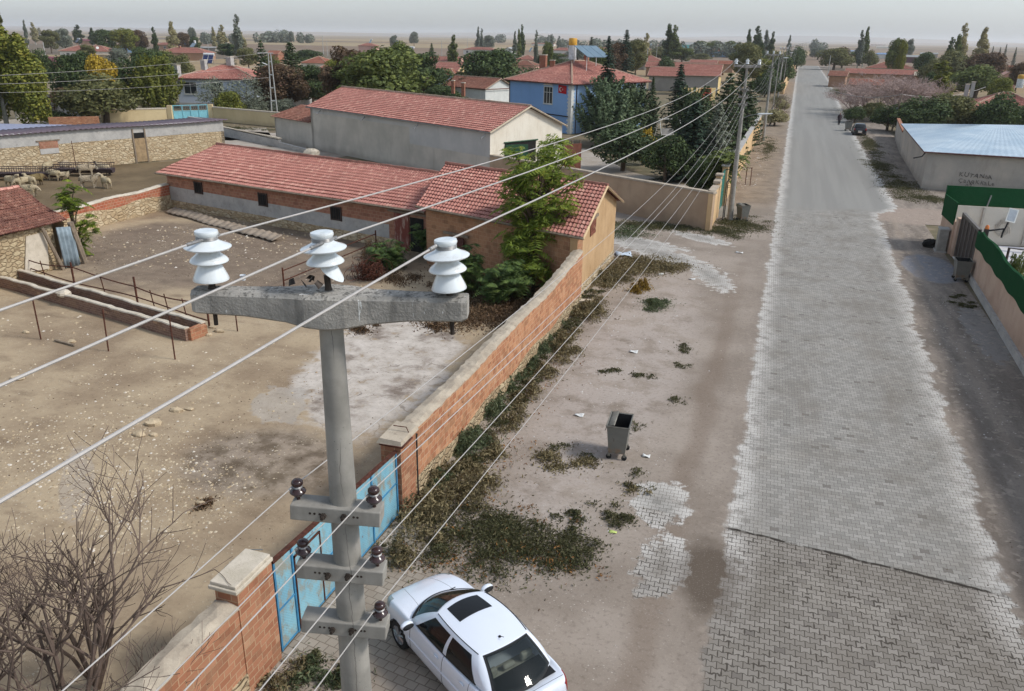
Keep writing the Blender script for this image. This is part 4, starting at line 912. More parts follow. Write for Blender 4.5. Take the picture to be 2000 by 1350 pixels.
# ---------------------------------------------------------------- walls and sheds round the yard
M_redw=mat('flaking_red_wall',brick_fn(lin(176,104,78,1),lin(160,92,68,1),lin(186,150,128,1),.28,.18,.014,0,.75),.95,spec=.1)
t=thing('pen_wall','red brick wall on a rubble base between the yard and the sheep pen','wall',(-40.1,45,0))
R,B,K=MB(),MB(),MB(); Yp=[29+i*.8 for i in range(21)]; coped_wall((R,B,K),Yp,[1.62+.05*math.sin(y*1.3)+(y-45)*.012 for y in Yp],x0=-40.1,th=.4,rub=1.0,seed=3)
R.build('stone_base',M_rub2,t); B.build('brick_courses',M_redw,t); K.build('coping',M_capc,t)
S0,S1=Vector((-67,37.3,0)),Vector((-53.6,68.8,0)); es=(S1-S0).normalized()
t=thing('sheep_barn','pale stone barn with a grey upper band and corrugated roof behind the sheep','building',S0)
mb=MB(); mb.wall(S0,S1,0,2.25,.5); mb.build('stone_wall',M_rub2,t)
mb=MB(); nb=Vector((es.y,-es.x,0)); mb.wall(S0+nb*.012,S1+nb*.012,2.25,3.3,.5); mb.build('cement_band',M_cem,t)
mb=MB(); nb_=-nb; L=(S1-S0).length
mb.sheet(lambda u,v:S0+es*(L*u*1.012)+nb*(.3-6.5*v)+Vector((0,0,3.34-.25*v+.035*math.sin(u*L*14)+.04*math.sin(u*13))),420,2); o=mb.build('corrugated_roof',plain('purple_grey_sheet',lin(112,98,106,.85),.7,.2,.15,2),t); md=o.modifiers.new('Solidify','SOLIDIFY'); md.thickness=.03
mb=MB(); mb.wall(S1+nb_*.0,S1+nb_*6.5,0,3.2,.3); mb.wall(S1+nb_*6.5,S0+nb_*6.5,0,3.0,.3); mb.build('rear_wall',M_cem,t)
P=vp(S0,S1,275,292); panel((P.x,P.y,1.15),.95,2.1,'door',plain('pale_wood_door',lin(158,134,102,.9),.9,0,.2,3),t,es,.03); panel((P.x,P.y,2.45),.95,.5,'dark_gap',M_hole,t,es,.02,.01)
for s in (-1,1): panel((P.x+es.x*s*.56,P.y+es.y*s*.56,1.5),.13,3.1,'door_post',M_wood,t,es,.03,.07)
P=vp(S0,S1,95,284); panel((P.x,P.y,2.25),1.5,.6,'bricked_window',M_bw4,t,es,.02,.03); panel((P.x,P.y,1.72),1.5,.45,'plaster_patch',M_cem,t,es,.015,.02); panel((P.x,P.y,2.6),1.9,.1,'lintel',M_wood,t,es,.03,.05)
t=thing('back_wall','low grey rendered wall stepping down beside the stable ridge','wall',g(425,262)); a,b,c=g(425,264),g(545,288),g(612,302)
mb=MB(); mb.wall(a,b,0,1.0,.3,z1b=.75); mb.wall(b,c,0,.55,.3,z1b=.35); mb.build('wall_body',M_cem,t); mb=MB(); mb.wall(a,b,1.002,1.1,.4,z1b=.85); mb.build('coping',M_capc,t)
o=MB().blob(g(608,300,.35),(.9,.6,.5),9).build('cement_heap',M_capc); tag(o,'rounded pale lump of set cement behind the stable ridge','rubble')
t=thing('brick_parapet','orange brick parapet showing above the purple corrugated roof','wall',g(100,245)); mb=MB(); mb.wall(g(98,254),g(196,252),0,1.5,.3); mb.build('brick_wall',M_bw2,t)

# ---- little shed on the yard's far side
t=thing('yard_shed','crooked little shed with mossy tiles and a white plaster patch','shed',(-34.7,30.6,0))
mb=MB(); mb.box((-40,16,0),(-34.75,30.4,2.3)); mb.build('mud_wall',M_rub,t)
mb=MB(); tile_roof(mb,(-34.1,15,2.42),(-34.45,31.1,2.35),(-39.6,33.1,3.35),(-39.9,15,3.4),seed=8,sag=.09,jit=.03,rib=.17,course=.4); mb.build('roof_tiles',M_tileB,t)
mb=MB(); ridge(mb,(-39.8,20,3.42),(-39.6,33,3.4),.12); mb.build('ridge_tiles',M_tileA,t)
mb=MB(); mb.poly([(-34.45,30.9,2.3),(-39.6,32.9,3.25),(-39.9,32.9,0),(-34.9,30.6,0)]); mb.build('end_wall',M_mud,t)
P=[vp((-34.72,20),(-34.72,30),x,y) for x,y in ((50,462),(90,452),(95,525),(48,532))]; mb=MB(); mb.hexa([p+Vector((0,0,0)) for p in P],[p+Vector((.04,0,0)) for p in P]); mb.build('plaster_patch',M_capc,t)
mb=MB(); mb.tube([(-34.3,30.2,0),(-34.5,29.6,2.3)],.09,6); mb.build('door_post',M_wood,t)
mb=MB(); mb.tube([(-34.3,31.6,0),(-34.4,31.2,2.25)],.16,7); mb.build('corner_post',M_wood,t)
mb=MB(); mb.sheet(lambda u,v:Vector((-34.3+.06*math.sin(u*25),30.2+1.0*u+.1*(1-v),.1+2.1*v-.15*u)),30,4); o=mb.build('sheet_door',plain('bluish_sheet',lin(150,164,172,.8),.6,.2,.2,2),t); o.modifiers.new('Solidify','SOLIDIFY').thickness=.02
# ---- brick feed trough
M_tr=mat('trough_brick',brick_fn(lin(140,112,98,.95),lin(122,94,84,.95),lin(154,132,114,.95),.24,.1,.012,0,.6),.95,spec=.1)
t=thing('feed_trough','long low brick feed trough with pale mortar rims','trough',(-28,26,0))
F0,F1,K0,K1=Vector((-34.6,26.9,0)),Vector((-21.6,24.15,0)),Vector((-34.9,28.1,0)),Vector((-21.45,24.95,0))
def trough_side(a,b,name):
    rd=random.Random(name); n=40; B,K=MB(),MB(); d=(b-a).normalized(); nn=Vector((-d.y,d.x,0)); prev=None
    for i in range(n+1):
        p=a.lerp(b,i/n)+nn*.025*math.sin(i*.3); zt_=.5+.018*math.sin(i*.37+len(name))+.012*math.sin(i*1.1)+rd.uniform(-.018,.018)-.15*max(0,.25-i/n)
        cur=(p,zt_)
        if prev:
            B.hexa([V3(prev[0]-nn*.1,0),V3(p-nn*.1,0),V3(p+nn*.1,0),V3(prev[0]+nn*.1,0)],[V3(prev[0]-nn*.1,prev[1]),V3(p-nn*.1,zt_),V3(p+nn*.1,zt_),V3(prev[0]+nn*.1,prev[1])])
            K.hexa([V3(prev[0]-nn*.12,prev[1]+.002),V3(p-nn*.12,zt_+.002),V3(p+nn*.12,zt_+.002),V3(prev[0]+nn*.12,prev[1]+.002)],[V3(prev[0]-nn*.1,prev[1]+.05),V3(p-nn*.1,zt_+.05),V3(p+nn*.1,zt_+.05),V3(prev[0]+nn*.1,prev[1]+.05)])
        prev=cur
    w=B.build('side_wall',M_tr,t); K.build('mortar_rim',M_capc,w)
trough_side(F0,F1,'a'); trough_side(K0,K1,'b')
mb=MB(); mb.hexa([F1+Vector((-.1,0,0)),F1+Vector((.15,.0,0)),K1+Vector((.15,0,0)),K1+Vector((-.1,0,0))],[V3(F1+Vector((-.1,0,0)),.46),V3(F1+Vector((.15,0,0)),.5),V3(K1+Vector((.15,0,0)),.42),V3(K1+Vector((-.1,0,0)),.5)]); mb.build('end_wall',M_bw2,t)
mb=MB(); mb.hexa([F0,F1,K1,K0],[V3(F0,.12),V3(F1,.12),V3(K1,.12),V3(K0,.12)]); mb.build('trough_floor',plain('dusty_floor',lin(140,116,90,.85),.95),t)
M_stone=plain('field_stone',lin(196,176,146,.85),.95,0,.2,3,.1,.5)
rd=random.Random(21)
def stone(label,P,r,group='stones lying in the yard',name='stone'):
    mb=MB(); mb.blob((P[0],P[1],r*.12),(r*.75,r*.75*rd.uniform(.5,.9),r*rd.uniform(.2,.36)),6,j=.16,rd=rd); return tag(mb.build(name,M_stone),label,'stone',group)
for (x,y,r,l) in [(428,648,.32,'flat round stone beside the end of the brick trough'),(408,655,.2,'broken stone against the trough end'),(415,640,.22,'upright stone leaning on the trough corner'),(140,668,.25,'pale stone near the wooden bar on the yard floor'),(50,650,.22,'small pale stone in front of the first thin post'),(35,740,.35,'long flat stone by the middle wire at the yard edge'),(300,828,.38,'flat white stone under the thick wire'),(345,803,.32,'pale slab of stone beside the wire in mid yard'),(370,800,.22,'small flat stone next to the pale slab'),(272,850,.28,'whitish stone lying near the bare shrub tips'),(300,850,.2,'smaller stone beside the whitish one'),(395,985,.22,'stone beside the dark hole in the yard'),(730,598,.15,'small white stone at the foot of a far thin post'),(690,602,.12,'tiny white stone on the yard under the crossarm')]:
    stone(l,g(x,y),r)
o=MB().blob(g(125,573,.55),(.3,.26,.2),7).build('stone',M_capc); tag(o,'round white lump resting on the trough rim','stone')
mb=MB(); a,b=g(108,667),g(146,677); mb.tube([a+Vector((0,0,.05)),b+Vector((0,0,.05))],.05,5); tag(mb.build('wooden_bar',M_wood),'short wooden bar lying on the yard floor','timber')
mb=MB(); q=g(475,547); mb.lathe([(.12,0),(.14,.24),(.15,.26)],14,(q.x,q.y,0)); tag(mb.build('bucket',plain('white_bucket',lin(214,220,226,.85),.5)),'small white tub standing on the dark yard floor','tub')
# ---- thin rusty posts and the pipe railings
for (a,hh,l) in [((80,663),1.68,'thin rusty post near the trough, furthest from the pole'),((212,686),1.7,'thin rusty post in the middle of the row of three before the trough'),((342,702),1.72,'thin rusty post at the trough end of the row of three'),((464,647),1.3,'short thin post beyond the trough end'),((740,612),1.0,'thin post half hidden behind the crossarm')]:
    p=g(*a); mb=MB(); mb.tube([p,p+Vector((rd.uniform(-.05,.05),.03,hh))],.028,6); tag(mb.build('iron_post',M_rust),l,'post','thin iron posts in the yard')
t=thing('pipe_railing','bent rusty pipe railing running behind the feed trough','railing',(-28,27,0))
rpz=[(g(45,535),1.15),(g(147,562),1.25),(g(270,598),1.35),(g(409,638),1.3)]
for p,hh in rpz: MB().tube([p,p+Vector((-.03,.02,hh))],.045,6).build('post',M_rust,t)
for zz in (1.0,.42):
    pts=[]
    for i in range(31):
        k=min(2,i//10); f=(i-10*k)/10; p=rpz[k][0].lerp(rpz[k+1][0],f); pts.append(p+Vector((0,-.06,zz+.08*math.sin(i*.31+zz*4)-(.12*math.sin(PI*f) if zz>.6 else .05))))
    MB().tube(pts,.03,5).build('rail',M_rust,t)
for k,f in ((0,.45),(1,.5),(2,.25),(2,.45),(2,.7)):
    p=rpz[k][0].lerp(rpz[k+1][0],f); MB().tube([p+Vector((.05,-.06,.25)),p+Vector((-.06,-.06,.98))],.025,5).build('strut',M_rust,t)
t=thing('pipe_railing','straight rusty pipe railing leading from mid yard to the stable door','railing',g(555,560))
a,b=g(555,562),g(735,487)
for f,hh in ((0,1.0),(.5,.95),(1,1.1)): p=a.lerp(b,f); MB().tube([p,p+Vector((0,0,hh))],.045,6).build('post',M_rust,t)
for zz in (.85,.35): MB().tube([a+Vector((0,0,zz)),b+Vector((0,0,zz+.05))],.03,5).build('rail',M_rust,t)
# coil of rusty netting
t=thing('brush_tangle','dark reddish tangle of wire and brush by the stable door','tangle',g(725,548)); c=g(725,545)
mb=MB(); rd=random.Random(5)
for i in range(170):
    u=Vector((rd.gauss(0,1),rd.gauss(0,1),rd.gauss(0,1))).normalized(); w=u.orthogonal().normalized(); v=u.cross(w); o=Vector((rd.gauss(0,.3),rd.gauss(0,.3),rd.gauss(0,.12))); r=rd.uniform(.2,.6); pts=[c+Vector((0,0,.42))+o+(w*math.cos(k*.4+i)+v*math.sin(k*.4+i))*r for k in range(8)]; mb.tube([Vector((p.x,p.y,max(.03,p.z))) for p in pts],.014,3)
mb.build('wire_tangle',M_rust,t)

# ---------------------------------------------------------------- sheep and their racks
def wool(c1,c2,face):
    def fn(n):
        p=n.obj(); x,y,z=n.sep(p); f=n.noise(p,9,5,.7); c=n.mix(n.step(f,.35,.7),c1,c2)
        leg=n.m('MAXIMUM',n.step(z,.34,.28),n.step(x,.50,.56)); return {'c':n.mix(leg,c,face),'b':n.bump(n.vor(p,16),.8,.04)}
    return mat('wool',fn,.98,spec=.05)
W_white=wool(lin(190,174,144,.86),lin(162,146,116,.86),lin(176,160,134,.86)); W_dark=wool(lin(198,182,152,.9),lin(168,150,122,.9),lin(56,50,46,.9)); W_brown=wool(lin(128,112,78,.9),lin(108,92,64,.9),lin(96,80,60,.9)); W_grey=wool(lin(176,160,136,.9),lin(150,134,112,.9),lin(186,172,150,.9))
def sheep_mesh(name,headup,wl):
    J=[((0,0,.62),.22,-1),((.28,0,.63),.23,0),((.46,0,.68),.17,1)]+([((.56,0,.84),.10,2),((.66,0,.92),.075,3),((.80,0,.86),.05,4)] if headup else [((.60,0,.60),.10,2),((.70,0,.50),.075,3),((.80,0,.38),.05,4)])
    J+=[((-.28,0,.62),.235,0),((-.46,0,.62),.19,6),((-.58,0,.58),.07,7),((-.62,0,.44),.05,8)]
    for s in (-1,1):
        k=len(J); J+=[((.30,s*.13,.42),.09,1),((.31,s*.13,.24),.045,k),((.30,s*.13,.02),.035,k+1)]
        k=len(J); J+=[((-.38,s*.13,.44),.11,6),((-.44,s*.14,.28),.05,k),((-.39,s*.14,.02),.035,k+1)]
        k=len(J); h_=J[4][0]; J+=[((h_[0]-.02,s*.10,h_[2]+.03),.03,4),((h_[0]-.05,s*.17,h_[2]-.01),.022,k)]
    me=bpy.data.meshes.new(name); me.from_pydata([j[0] for j in J],[(j[2],i) for i,j in enumerate(J) if j[2]>=0],[]); me.materials.append(wl)
    o=bpy.data.objects.new(name,me); COL.objects.link(o); md=o.modifiers.new('Skin','SKIN'); md.use_smooth_shade=True
    me.skin_vertices.new() if not me.skin_vertices else None
    for i,j in enumerate(J): me.skin_vertices[0].data[i].radius=(j[1],j[1])
    me.skin_vertices[0].data[0].use_root=True
    s=o.modifiers.new('Subsurf','SUBSURF'); s.levels=2; s.render_levels=2
    return o
def freeze(o):      # keep the grown surface, drop the modifiers
    dg=bpy.context.evaluated_depsgraph_get(); me=bpy.data.meshes.new_from_object(o.evaluated_get(dg)); 
    o.modifiers.clear(); o.data=me; me.polygons.foreach_set('use_smooth',[True]*len(me.polygons)); return o
_pro=[]
for hu,wl in ((True,W_white),(False,W_white),(True,W_dark),(False,W_brown),(True,W_grey),(False,W_grey)): _pro.append(freeze(sheep_mesh('sheep',hu,wl)))
_used=[False]*6
for x,y,k,deg,s,l in [(26,368,0,-25,1.05,'white sheep standing broadside at the pen end nearest the shed roof'),(47,368,1,-120,.95,'white sheep with lowered head between the broadside one and the tan one'),(61,366,0,150,.95,'pale tan sheep turning its head beside the brown sheep'),(73,363,3,60,1.0,'olive brown sheep, the only dark one in the pen'),(107,353,1,170,.95,'white sheep grazing behind the green sapling, head towards the racks'),(127,353,2,10,.78,'small white lamb with a dark face'),(171,345,5,20,1.1,'big grey sheep bending at the slatted rack'),(176,368,4,5,1.1,'grey sheep with raised head in front of the slatted rack'),(209,368,0,140,.95,'white sheep looking back, standing apart near the pen wall'),(203,341,2,165,1.0,'sheep with a black face at the end of the slatted rack'),(129,336,5,90,1.0,'pale sheep close to the stone barn, behind the lamb'),(96,338,1,90,1.0,'white sheep feeding behind the dark rack'),(60,384,1,0,.95,'white sheep whose back shows above the shed ridge')]:
    o=_pro[k] if not _used[k] else _pro[k].copy()
    if _used[k]: COL.objects.link(o)
    _used[k]=True; q=g(x,y); o.location=(q.x,q.y,0); o.rotation_euler=(0,0,PHI+math.radians(deg)); o.scale=(s*1.12,)*3; tag(o,l,'sheep','sheep in the pen')
def rack(label,x,y,L,deg,m):
    q=g(x,y); t=thing('feed_rack',label,'feed rack',q,'feed racks in the sheep pen',PHI+math.radians(deg)); mb=MB()
    mb.hexa([(-L/2,-.25,.25),(L/2,-.25,.25),(L/2,.25,.25),(-L/2,.25,.25)],[(-L/2,-.5,.6),(L/2,-.5,.6),(L/2,.5,.6),(-L/2,.5,.6)]); mb.build('hay_box',m,t,world=False)
    mb=MB()
    for s in (-1,1):
        mb.tube([(-L/2,s*.5,1.0),(L/2,s*.5,1.0)],.03,4)
        for i in range(int(L/.18)+1): xx=-L/2+i*.18; mb.tube([(xx,s*.48,.6),(xx,s*.5,1.0)],.014,4)
    mb.build('bars',m,t,world=False)
    mb=MB()
    for a in (-1,1):
        for b in (-1,1): mb.tube([(a*L*.42,b*.2,0),(a*L*.42,b*.2,.3)],.03,4)
    mb.build('legs',m,t,world=False)
M_dwood=plain('dark_feeder',lin(72,60,62,.8),.8); rack('dark rail rack at the pen end by the shed roof',12,352,3.2,10,M_dwood); rack('dark covered rack behind the brown sheep',88,352,3.0,8,M_dwood); rack('slatted wooden rack with the big grey sheep',168,343,4.6,6,M_dwood)
mb=MB(); p=g(150,335); mb.tube([p,p+Vector((0,0,2.6))],.03,5); tag(mb.build('iron_post',M_rust),'tall thin rod standing behind the slatted rack','post','thin iron posts in the yard')
# ---------------------------------------------------------------- generic pieces for houses
M_white=plain('white_paint',lin(214,214,208,.9),.7,0,.06,2); M_pane=mat('window_pane',(.03,.035,.04),.08,spec=.5)
M_brickch=mat('chimney_brick',brick_fn(lin(168,100,76,.9),lin(150,88,66,.9),lin(170,140,118,.9),.2,.07,.01),.95)
def win(par,c,ex,w,hh,frame=None,bars=(1,1),name='window',sill=True):
    n=Vector((ex.y,-ex.x,0)); mb=MB(); c=Vector(c); f=frame or M_white
    def fr(a0,a1,z0,z1,o,th=.05): q=[c+ex*a+Vector((0,0,z))+n*o for a,z in ((a0,z0),(a1,z0),(a1,z1),(a0,z1))]; mb.hexa(q,[v+n*th for v in q])
    W,Hh,b=w/2,hh/2,.09
    fr(-W-b,-W,-Hh-b,Hh+b,.004); fr(W,W+b,-Hh-b,Hh+b,.004); fr(-W,W,Hh,Hh+b,.004); fr(-W,W,-Hh-b,-Hh,.004)
    for i in range(bars[0]): x=-W+w*(i+1)/(bars[0]+1); fr(x-.03,x+.03,-Hh,Hh,.006,.03)
    for i in range(bars[1]): z=-Hh+hh*(.68 if bars[1]==1 else (i+1)/(bars[1]+1)); fr(-W,W,z-.03,z+.03,.008,.025)
    o=mb.build(name,f,par)
    mb=MB(); q=[c+ex*a+Vector((0,0,z))+n*.004 for a,z in ((-W,-Hh),(W,-Hh),(W,Hh),(-W,Hh))]; mb.poly(q); mb.build('pane',M_pane,o)
    if sill: mb=MB(); fr(-W-b-.05,W+b+.05,-Hh-b-.07,-Hh-b-.005,.004,.1); mb.build('sill',f,o)
    return o
def chimney(par,P,hh,w=.5,m=None,d=None,rz=0):
    mb=MB(); P=Vector(P); mb.cbox(P+Vector((0,0,hh/2-.4)),(w,d or w,hh+.8),0,rz); o=mb.build('chimney',m or M_brickch,par)
    mb=MB(); mb.cbox(P+Vector((0,0,hh+.055)),(w+.1,(d or w)+.1,.1),0,rz); mb.build('chimney_cap',M_capc,o); return o
# ---------------------------------------------------------------- grey rendered barn
M_barn=plaster('grey_render',lin(152,146,136,1.35),lin(170,163,152,1.35),lin(124,116,106,1.35),.35); M_barn2=plaster('paler_grey_render',lin(162,160,156,1.2),lin(174,171,166,1.2),lin(142,138,132,1.2),.5,False)
M_cream=plaster('cream_render',lin(222,212,194,.9),lin(232,224,208,.9),lin(196,182,160,.9),.5)
C0=Vector((-4.03,52.1,0)); E0=Vector((-55.6,80,0)); ed=(E0-C0).normalized(); en=Vector((ed.y,-ed.x,0)); en=-en if en.y<0 else en
def BL_(t): return C0+ed*t
tR=along(C0+Vector((0,0,3.5)),ed,957); tL=along(C0+Vector((0,0,4)),ed,606); tE=along(C0+Vector((0,0,2)),ed,537)
Pr,Pl,Pe=BL_(tR),BL_(tL),BL_(tE); Wd=8.4
t=thing('barn','long grey rendered barn with red tiled roof and cream gable','barn',Pr)
mb=MB(); mb.wall(Pl,Pr,0,4.45,.4); mb.wall(Pl+en*Wd,Pl,0,4.45,.4); mb.wall(Pr+en*Wd,Pl+en*Wd,0,4.45,.4); k=[mb.P(v) for v in (V3(Pl,4.45),V3(Pl+en*Wd,4.45),V3(Pl+en*Wd/2,6.1))]; mb.face(k); mb.build('grey_wall',M_barn,t)
s1,s2=Pr.lerp(Pl,.0),Pr.lerp(Pl,.385); mb=MB(); mb.wall(s2-en*.015,s1-en*.015,2.3,4.3,.1); s3,s4=s2,Pr.lerp(Pl,.985); mb.wall(s4-en*.012,s3-en*.012,3.75,4.42,.1); mb.build('paler_patch',M_barn2,t)
mb=MB(); g0=[V3(Pr-ed*.012,0),V3(Pr+en*Wd-ed*.012,0),V3(Pr+en*Wd-ed*.012,4.4),V3(Pr+en*Wd/2-ed*.012,6.05),V3(Pr-ed*.012,4.4)]; mb.poly(g0); mb.poly([p+ed*.3 for p in g0][::-1]); mb.build('cream_gable',M_cream,t)
d0,d1=Pr+en*1.6,Pr+en*5.2; mb=MB(); mb.hexa([V3(d0-ed*.02,0),V3(d1-ed*.02,0),V3(d1-ed*.04,0),V3(d0-ed*.04,0)],[V3(d0-ed*.02,3.3),V3(d1-ed*.02,3.3),V3(d1-ed*.04,3.3),V3(d0-ed*.04,3.3)]); do=mb.build('doorway',M_hole,t)
M_green=plain('green_gate_paint',lin(44,82,58,.8),.6,0,.15,1.5)
dl=d0-ed*.1; mb=MB(); mb.hexa([V3(dl,.1),V3(dl+en*1.7-ed*.9,.1),V3(dl+en*1.7-ed*.95,.1),V3(dl-ed*.05,.1)],[V3(dl,3.2),V3(dl+en*1.7-ed*.9,3.2),V3(dl+en*1.7-ed*.95,3.2),V3(dl-ed*.05,3.2)]); mb.build('green_door',M_green,t)
mb=MB(); mb.tube([V3(d0-ed*.06-en*.1,3.35),V3(d1-ed*.06+en*.2,3.35)],.06,4); mb.build('green_lintel',M_green,t)
e0,e1=V3(Pl-en*.3+ed*.35,4.35),V3(Pr-en*.3-ed*.35,4.35); r0,r1=V3(Pl+en*Wd/2+ed*.35,6.2),V3(Pr+en*Wd/2-ed*.35,6.2); f0,f1=V3(Pl+en*(Wd+.3)+ed*.35,4.35),V3(Pr+en*(Wd+.3)-ed*.35,4.35)
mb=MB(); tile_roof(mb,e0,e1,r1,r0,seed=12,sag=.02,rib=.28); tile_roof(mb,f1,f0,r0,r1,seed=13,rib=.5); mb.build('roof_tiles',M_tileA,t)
mb=MB(); ridge(mb,r0,r1,.11); mb.build('ridge_tiles',M_ridge,t)
mb=MB(); [mb.tube([a+Vector((0,0,-.07)),b+Vector((0,0,-.07))],.08,4) for a,b in ((e1,r1),(r1,f1),(e0,r0))]; mb.build('bargeboard',plain('pale_board',lin(196,180,156,.85),.85),t)
mb=MB(); mb.tube([e0+Vector((0,0,-.06)),e1+Vector((0,0,-.06))],.06,5); mb.build('gutter',M_grey,t)
for f in (.02,.33,.62,.9):
    p=e1.lerp(e0,f)+Vector((0,0,-.1)); MB().tube([p,p+Vector((0,0,-.15)),p-en*.5+Vector((0,0,-.45))],.05,6).build('gutter_spout',M_grey,t)
mb=MB(); mb.wall(Pe,Pl,0,2.75,.3); mb.wall(Pe+en*6,Pe,0,2.75,.3); mb.build('annexe_wall',M_barn,t)
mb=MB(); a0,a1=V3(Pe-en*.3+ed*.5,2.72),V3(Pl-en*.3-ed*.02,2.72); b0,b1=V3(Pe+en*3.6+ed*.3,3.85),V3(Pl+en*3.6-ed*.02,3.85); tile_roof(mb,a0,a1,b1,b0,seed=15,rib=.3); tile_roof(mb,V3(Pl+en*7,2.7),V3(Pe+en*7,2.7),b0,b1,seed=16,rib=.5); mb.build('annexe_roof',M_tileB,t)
M_shut=plain('brown_shutter',lin(112,68,54,.85),.8)
t=thing('plank_hoarding','brown plank hoarding between the barn and the blue house','fence',Pr+en*Wd)
mb=MB(); q=Pr+en*(Wd+.2); mb.wall(q,q+en*2.0-ed*.4,0.3,2.7,.1); mb.build('planks',M_shut,t); mb=MB(); [mb.cbox(q+en*k*1.05-ed*.12+Vector((0,0,1.55)),(.12,.12,2.9)) for k in (0,1,2)]; mb.build('posts',M_wood,t)
# ---- long garden wall running from the barn to the street corner, then along the street
M_wallb=plaster('brown_render',lin(166,142,118,1),lin(182,158,132,1),lin(142,122,102,1),.5); M_wallc=plaster('beige_render',lin(206,172,128,.9),lin(216,184,142,.9),lin(178,148,112,.9),.5)
t=thing('garden_wall','brown rendered garden wall with a pale coping and a beige return at the street corner','wall',C0)
mb=MB(); mb.wall(Pr,C0,0,2.4,.3); mb.build('long_face',M_wallb,t); mb=MB(); mb.wall(Pr-en*.06,C0-en*.06-ed*.06,2.402,2.52,.42); mb.build('coping',M_coping,t)
mb=MB(); mb.wall(C0-ed*.02,(-3.95,56.3),0,2.4,.3); mb.wall((-3.95,56.3),(-3.9,57.0),0,2.9,.34); mb.build('street_face',M_wallc,t)
mb=MB(); mb.wall((C0.x+.06,C0.y+.3),(-3.88,55.0),2.402,2.52,.44); mb.wall((-3.86,55.0),(-3.85,56.25),2.6,2.75,.46); mb.wall((-3.85,56.2),(-3.82,57.05),2.902,3.02,.48); mb.build('stepped_coping',M_coping,t)
M_gteal=plain('teal_gate_paint',lin(22,110,98,.8),.5,0,.2,2)
t=thing('street_gate','teal green sheet gate set in the beige wall behind the second pole','gate',(-3.9,57.1,0))
mb=MB(); mb.wall((-4.05,57.1),(-4.0,61.0),.1,2.7,.06); mb.build('gate_leaf',M_gteal,t)
mb=MB(); mb.tube([(-3.5,57.0,0),(-3.5,57.0,2.6),(-3.5,55.6,2.6),(-3.5,55.6,0)],.035,5); mb.build('hoop',M_black,t); mb=MB(); mb.tube([(-3.5,61.0,0),(-3.5,61,2.7),(-4.0,61,2.7)],.035,5); mb.build('hoop',plain('dark_green_pipe',lin(40,60,48,.8),.6),t)
t=thing('garden_wall','long beige street wall with grey coping running away past the poles','wall',(-3.9,61.1,0))
mb=MB(); mb.wall((-3.85,61.1),(-3.8,61.9),0,2.9,.4); mb.wall((-3.9,61.9),(-3.6,112),0,2.5,.3); mb.build('wall_body',M_wallc,t)
mb=MB(); mb.wall((-3.78,61.0),(-3.72,62.0),2.902,3.03,.55); mb.wall((-3.84,62.0),(-3.54,112.1),2.502,2.62,.45); mb.build('coping',M_cem,t)
# tree guard of rusty bars on the verge
mb=MB(); q=g(1460,362)
for dx,dy in ((-.2,-.2),(.2,-.2),(.2,.2),(-.2,.2)): mb.tube([q+Vector((dx,dy,0)),q+Vector((dx,dy,1.5))],.025,4)
mb.tube([q+Vector(v) for v in ((-.2,-.2,1.45),(.2,-.2,1.45),(.2,.2,1.45),(-.2,.2,1.45),(-.2,-.2,1.45))],.02,4); tag(mb.build('tree_guard',M_rust),'rusty four-legged tree guard on the dirt strip by the beige wall','tree guard')

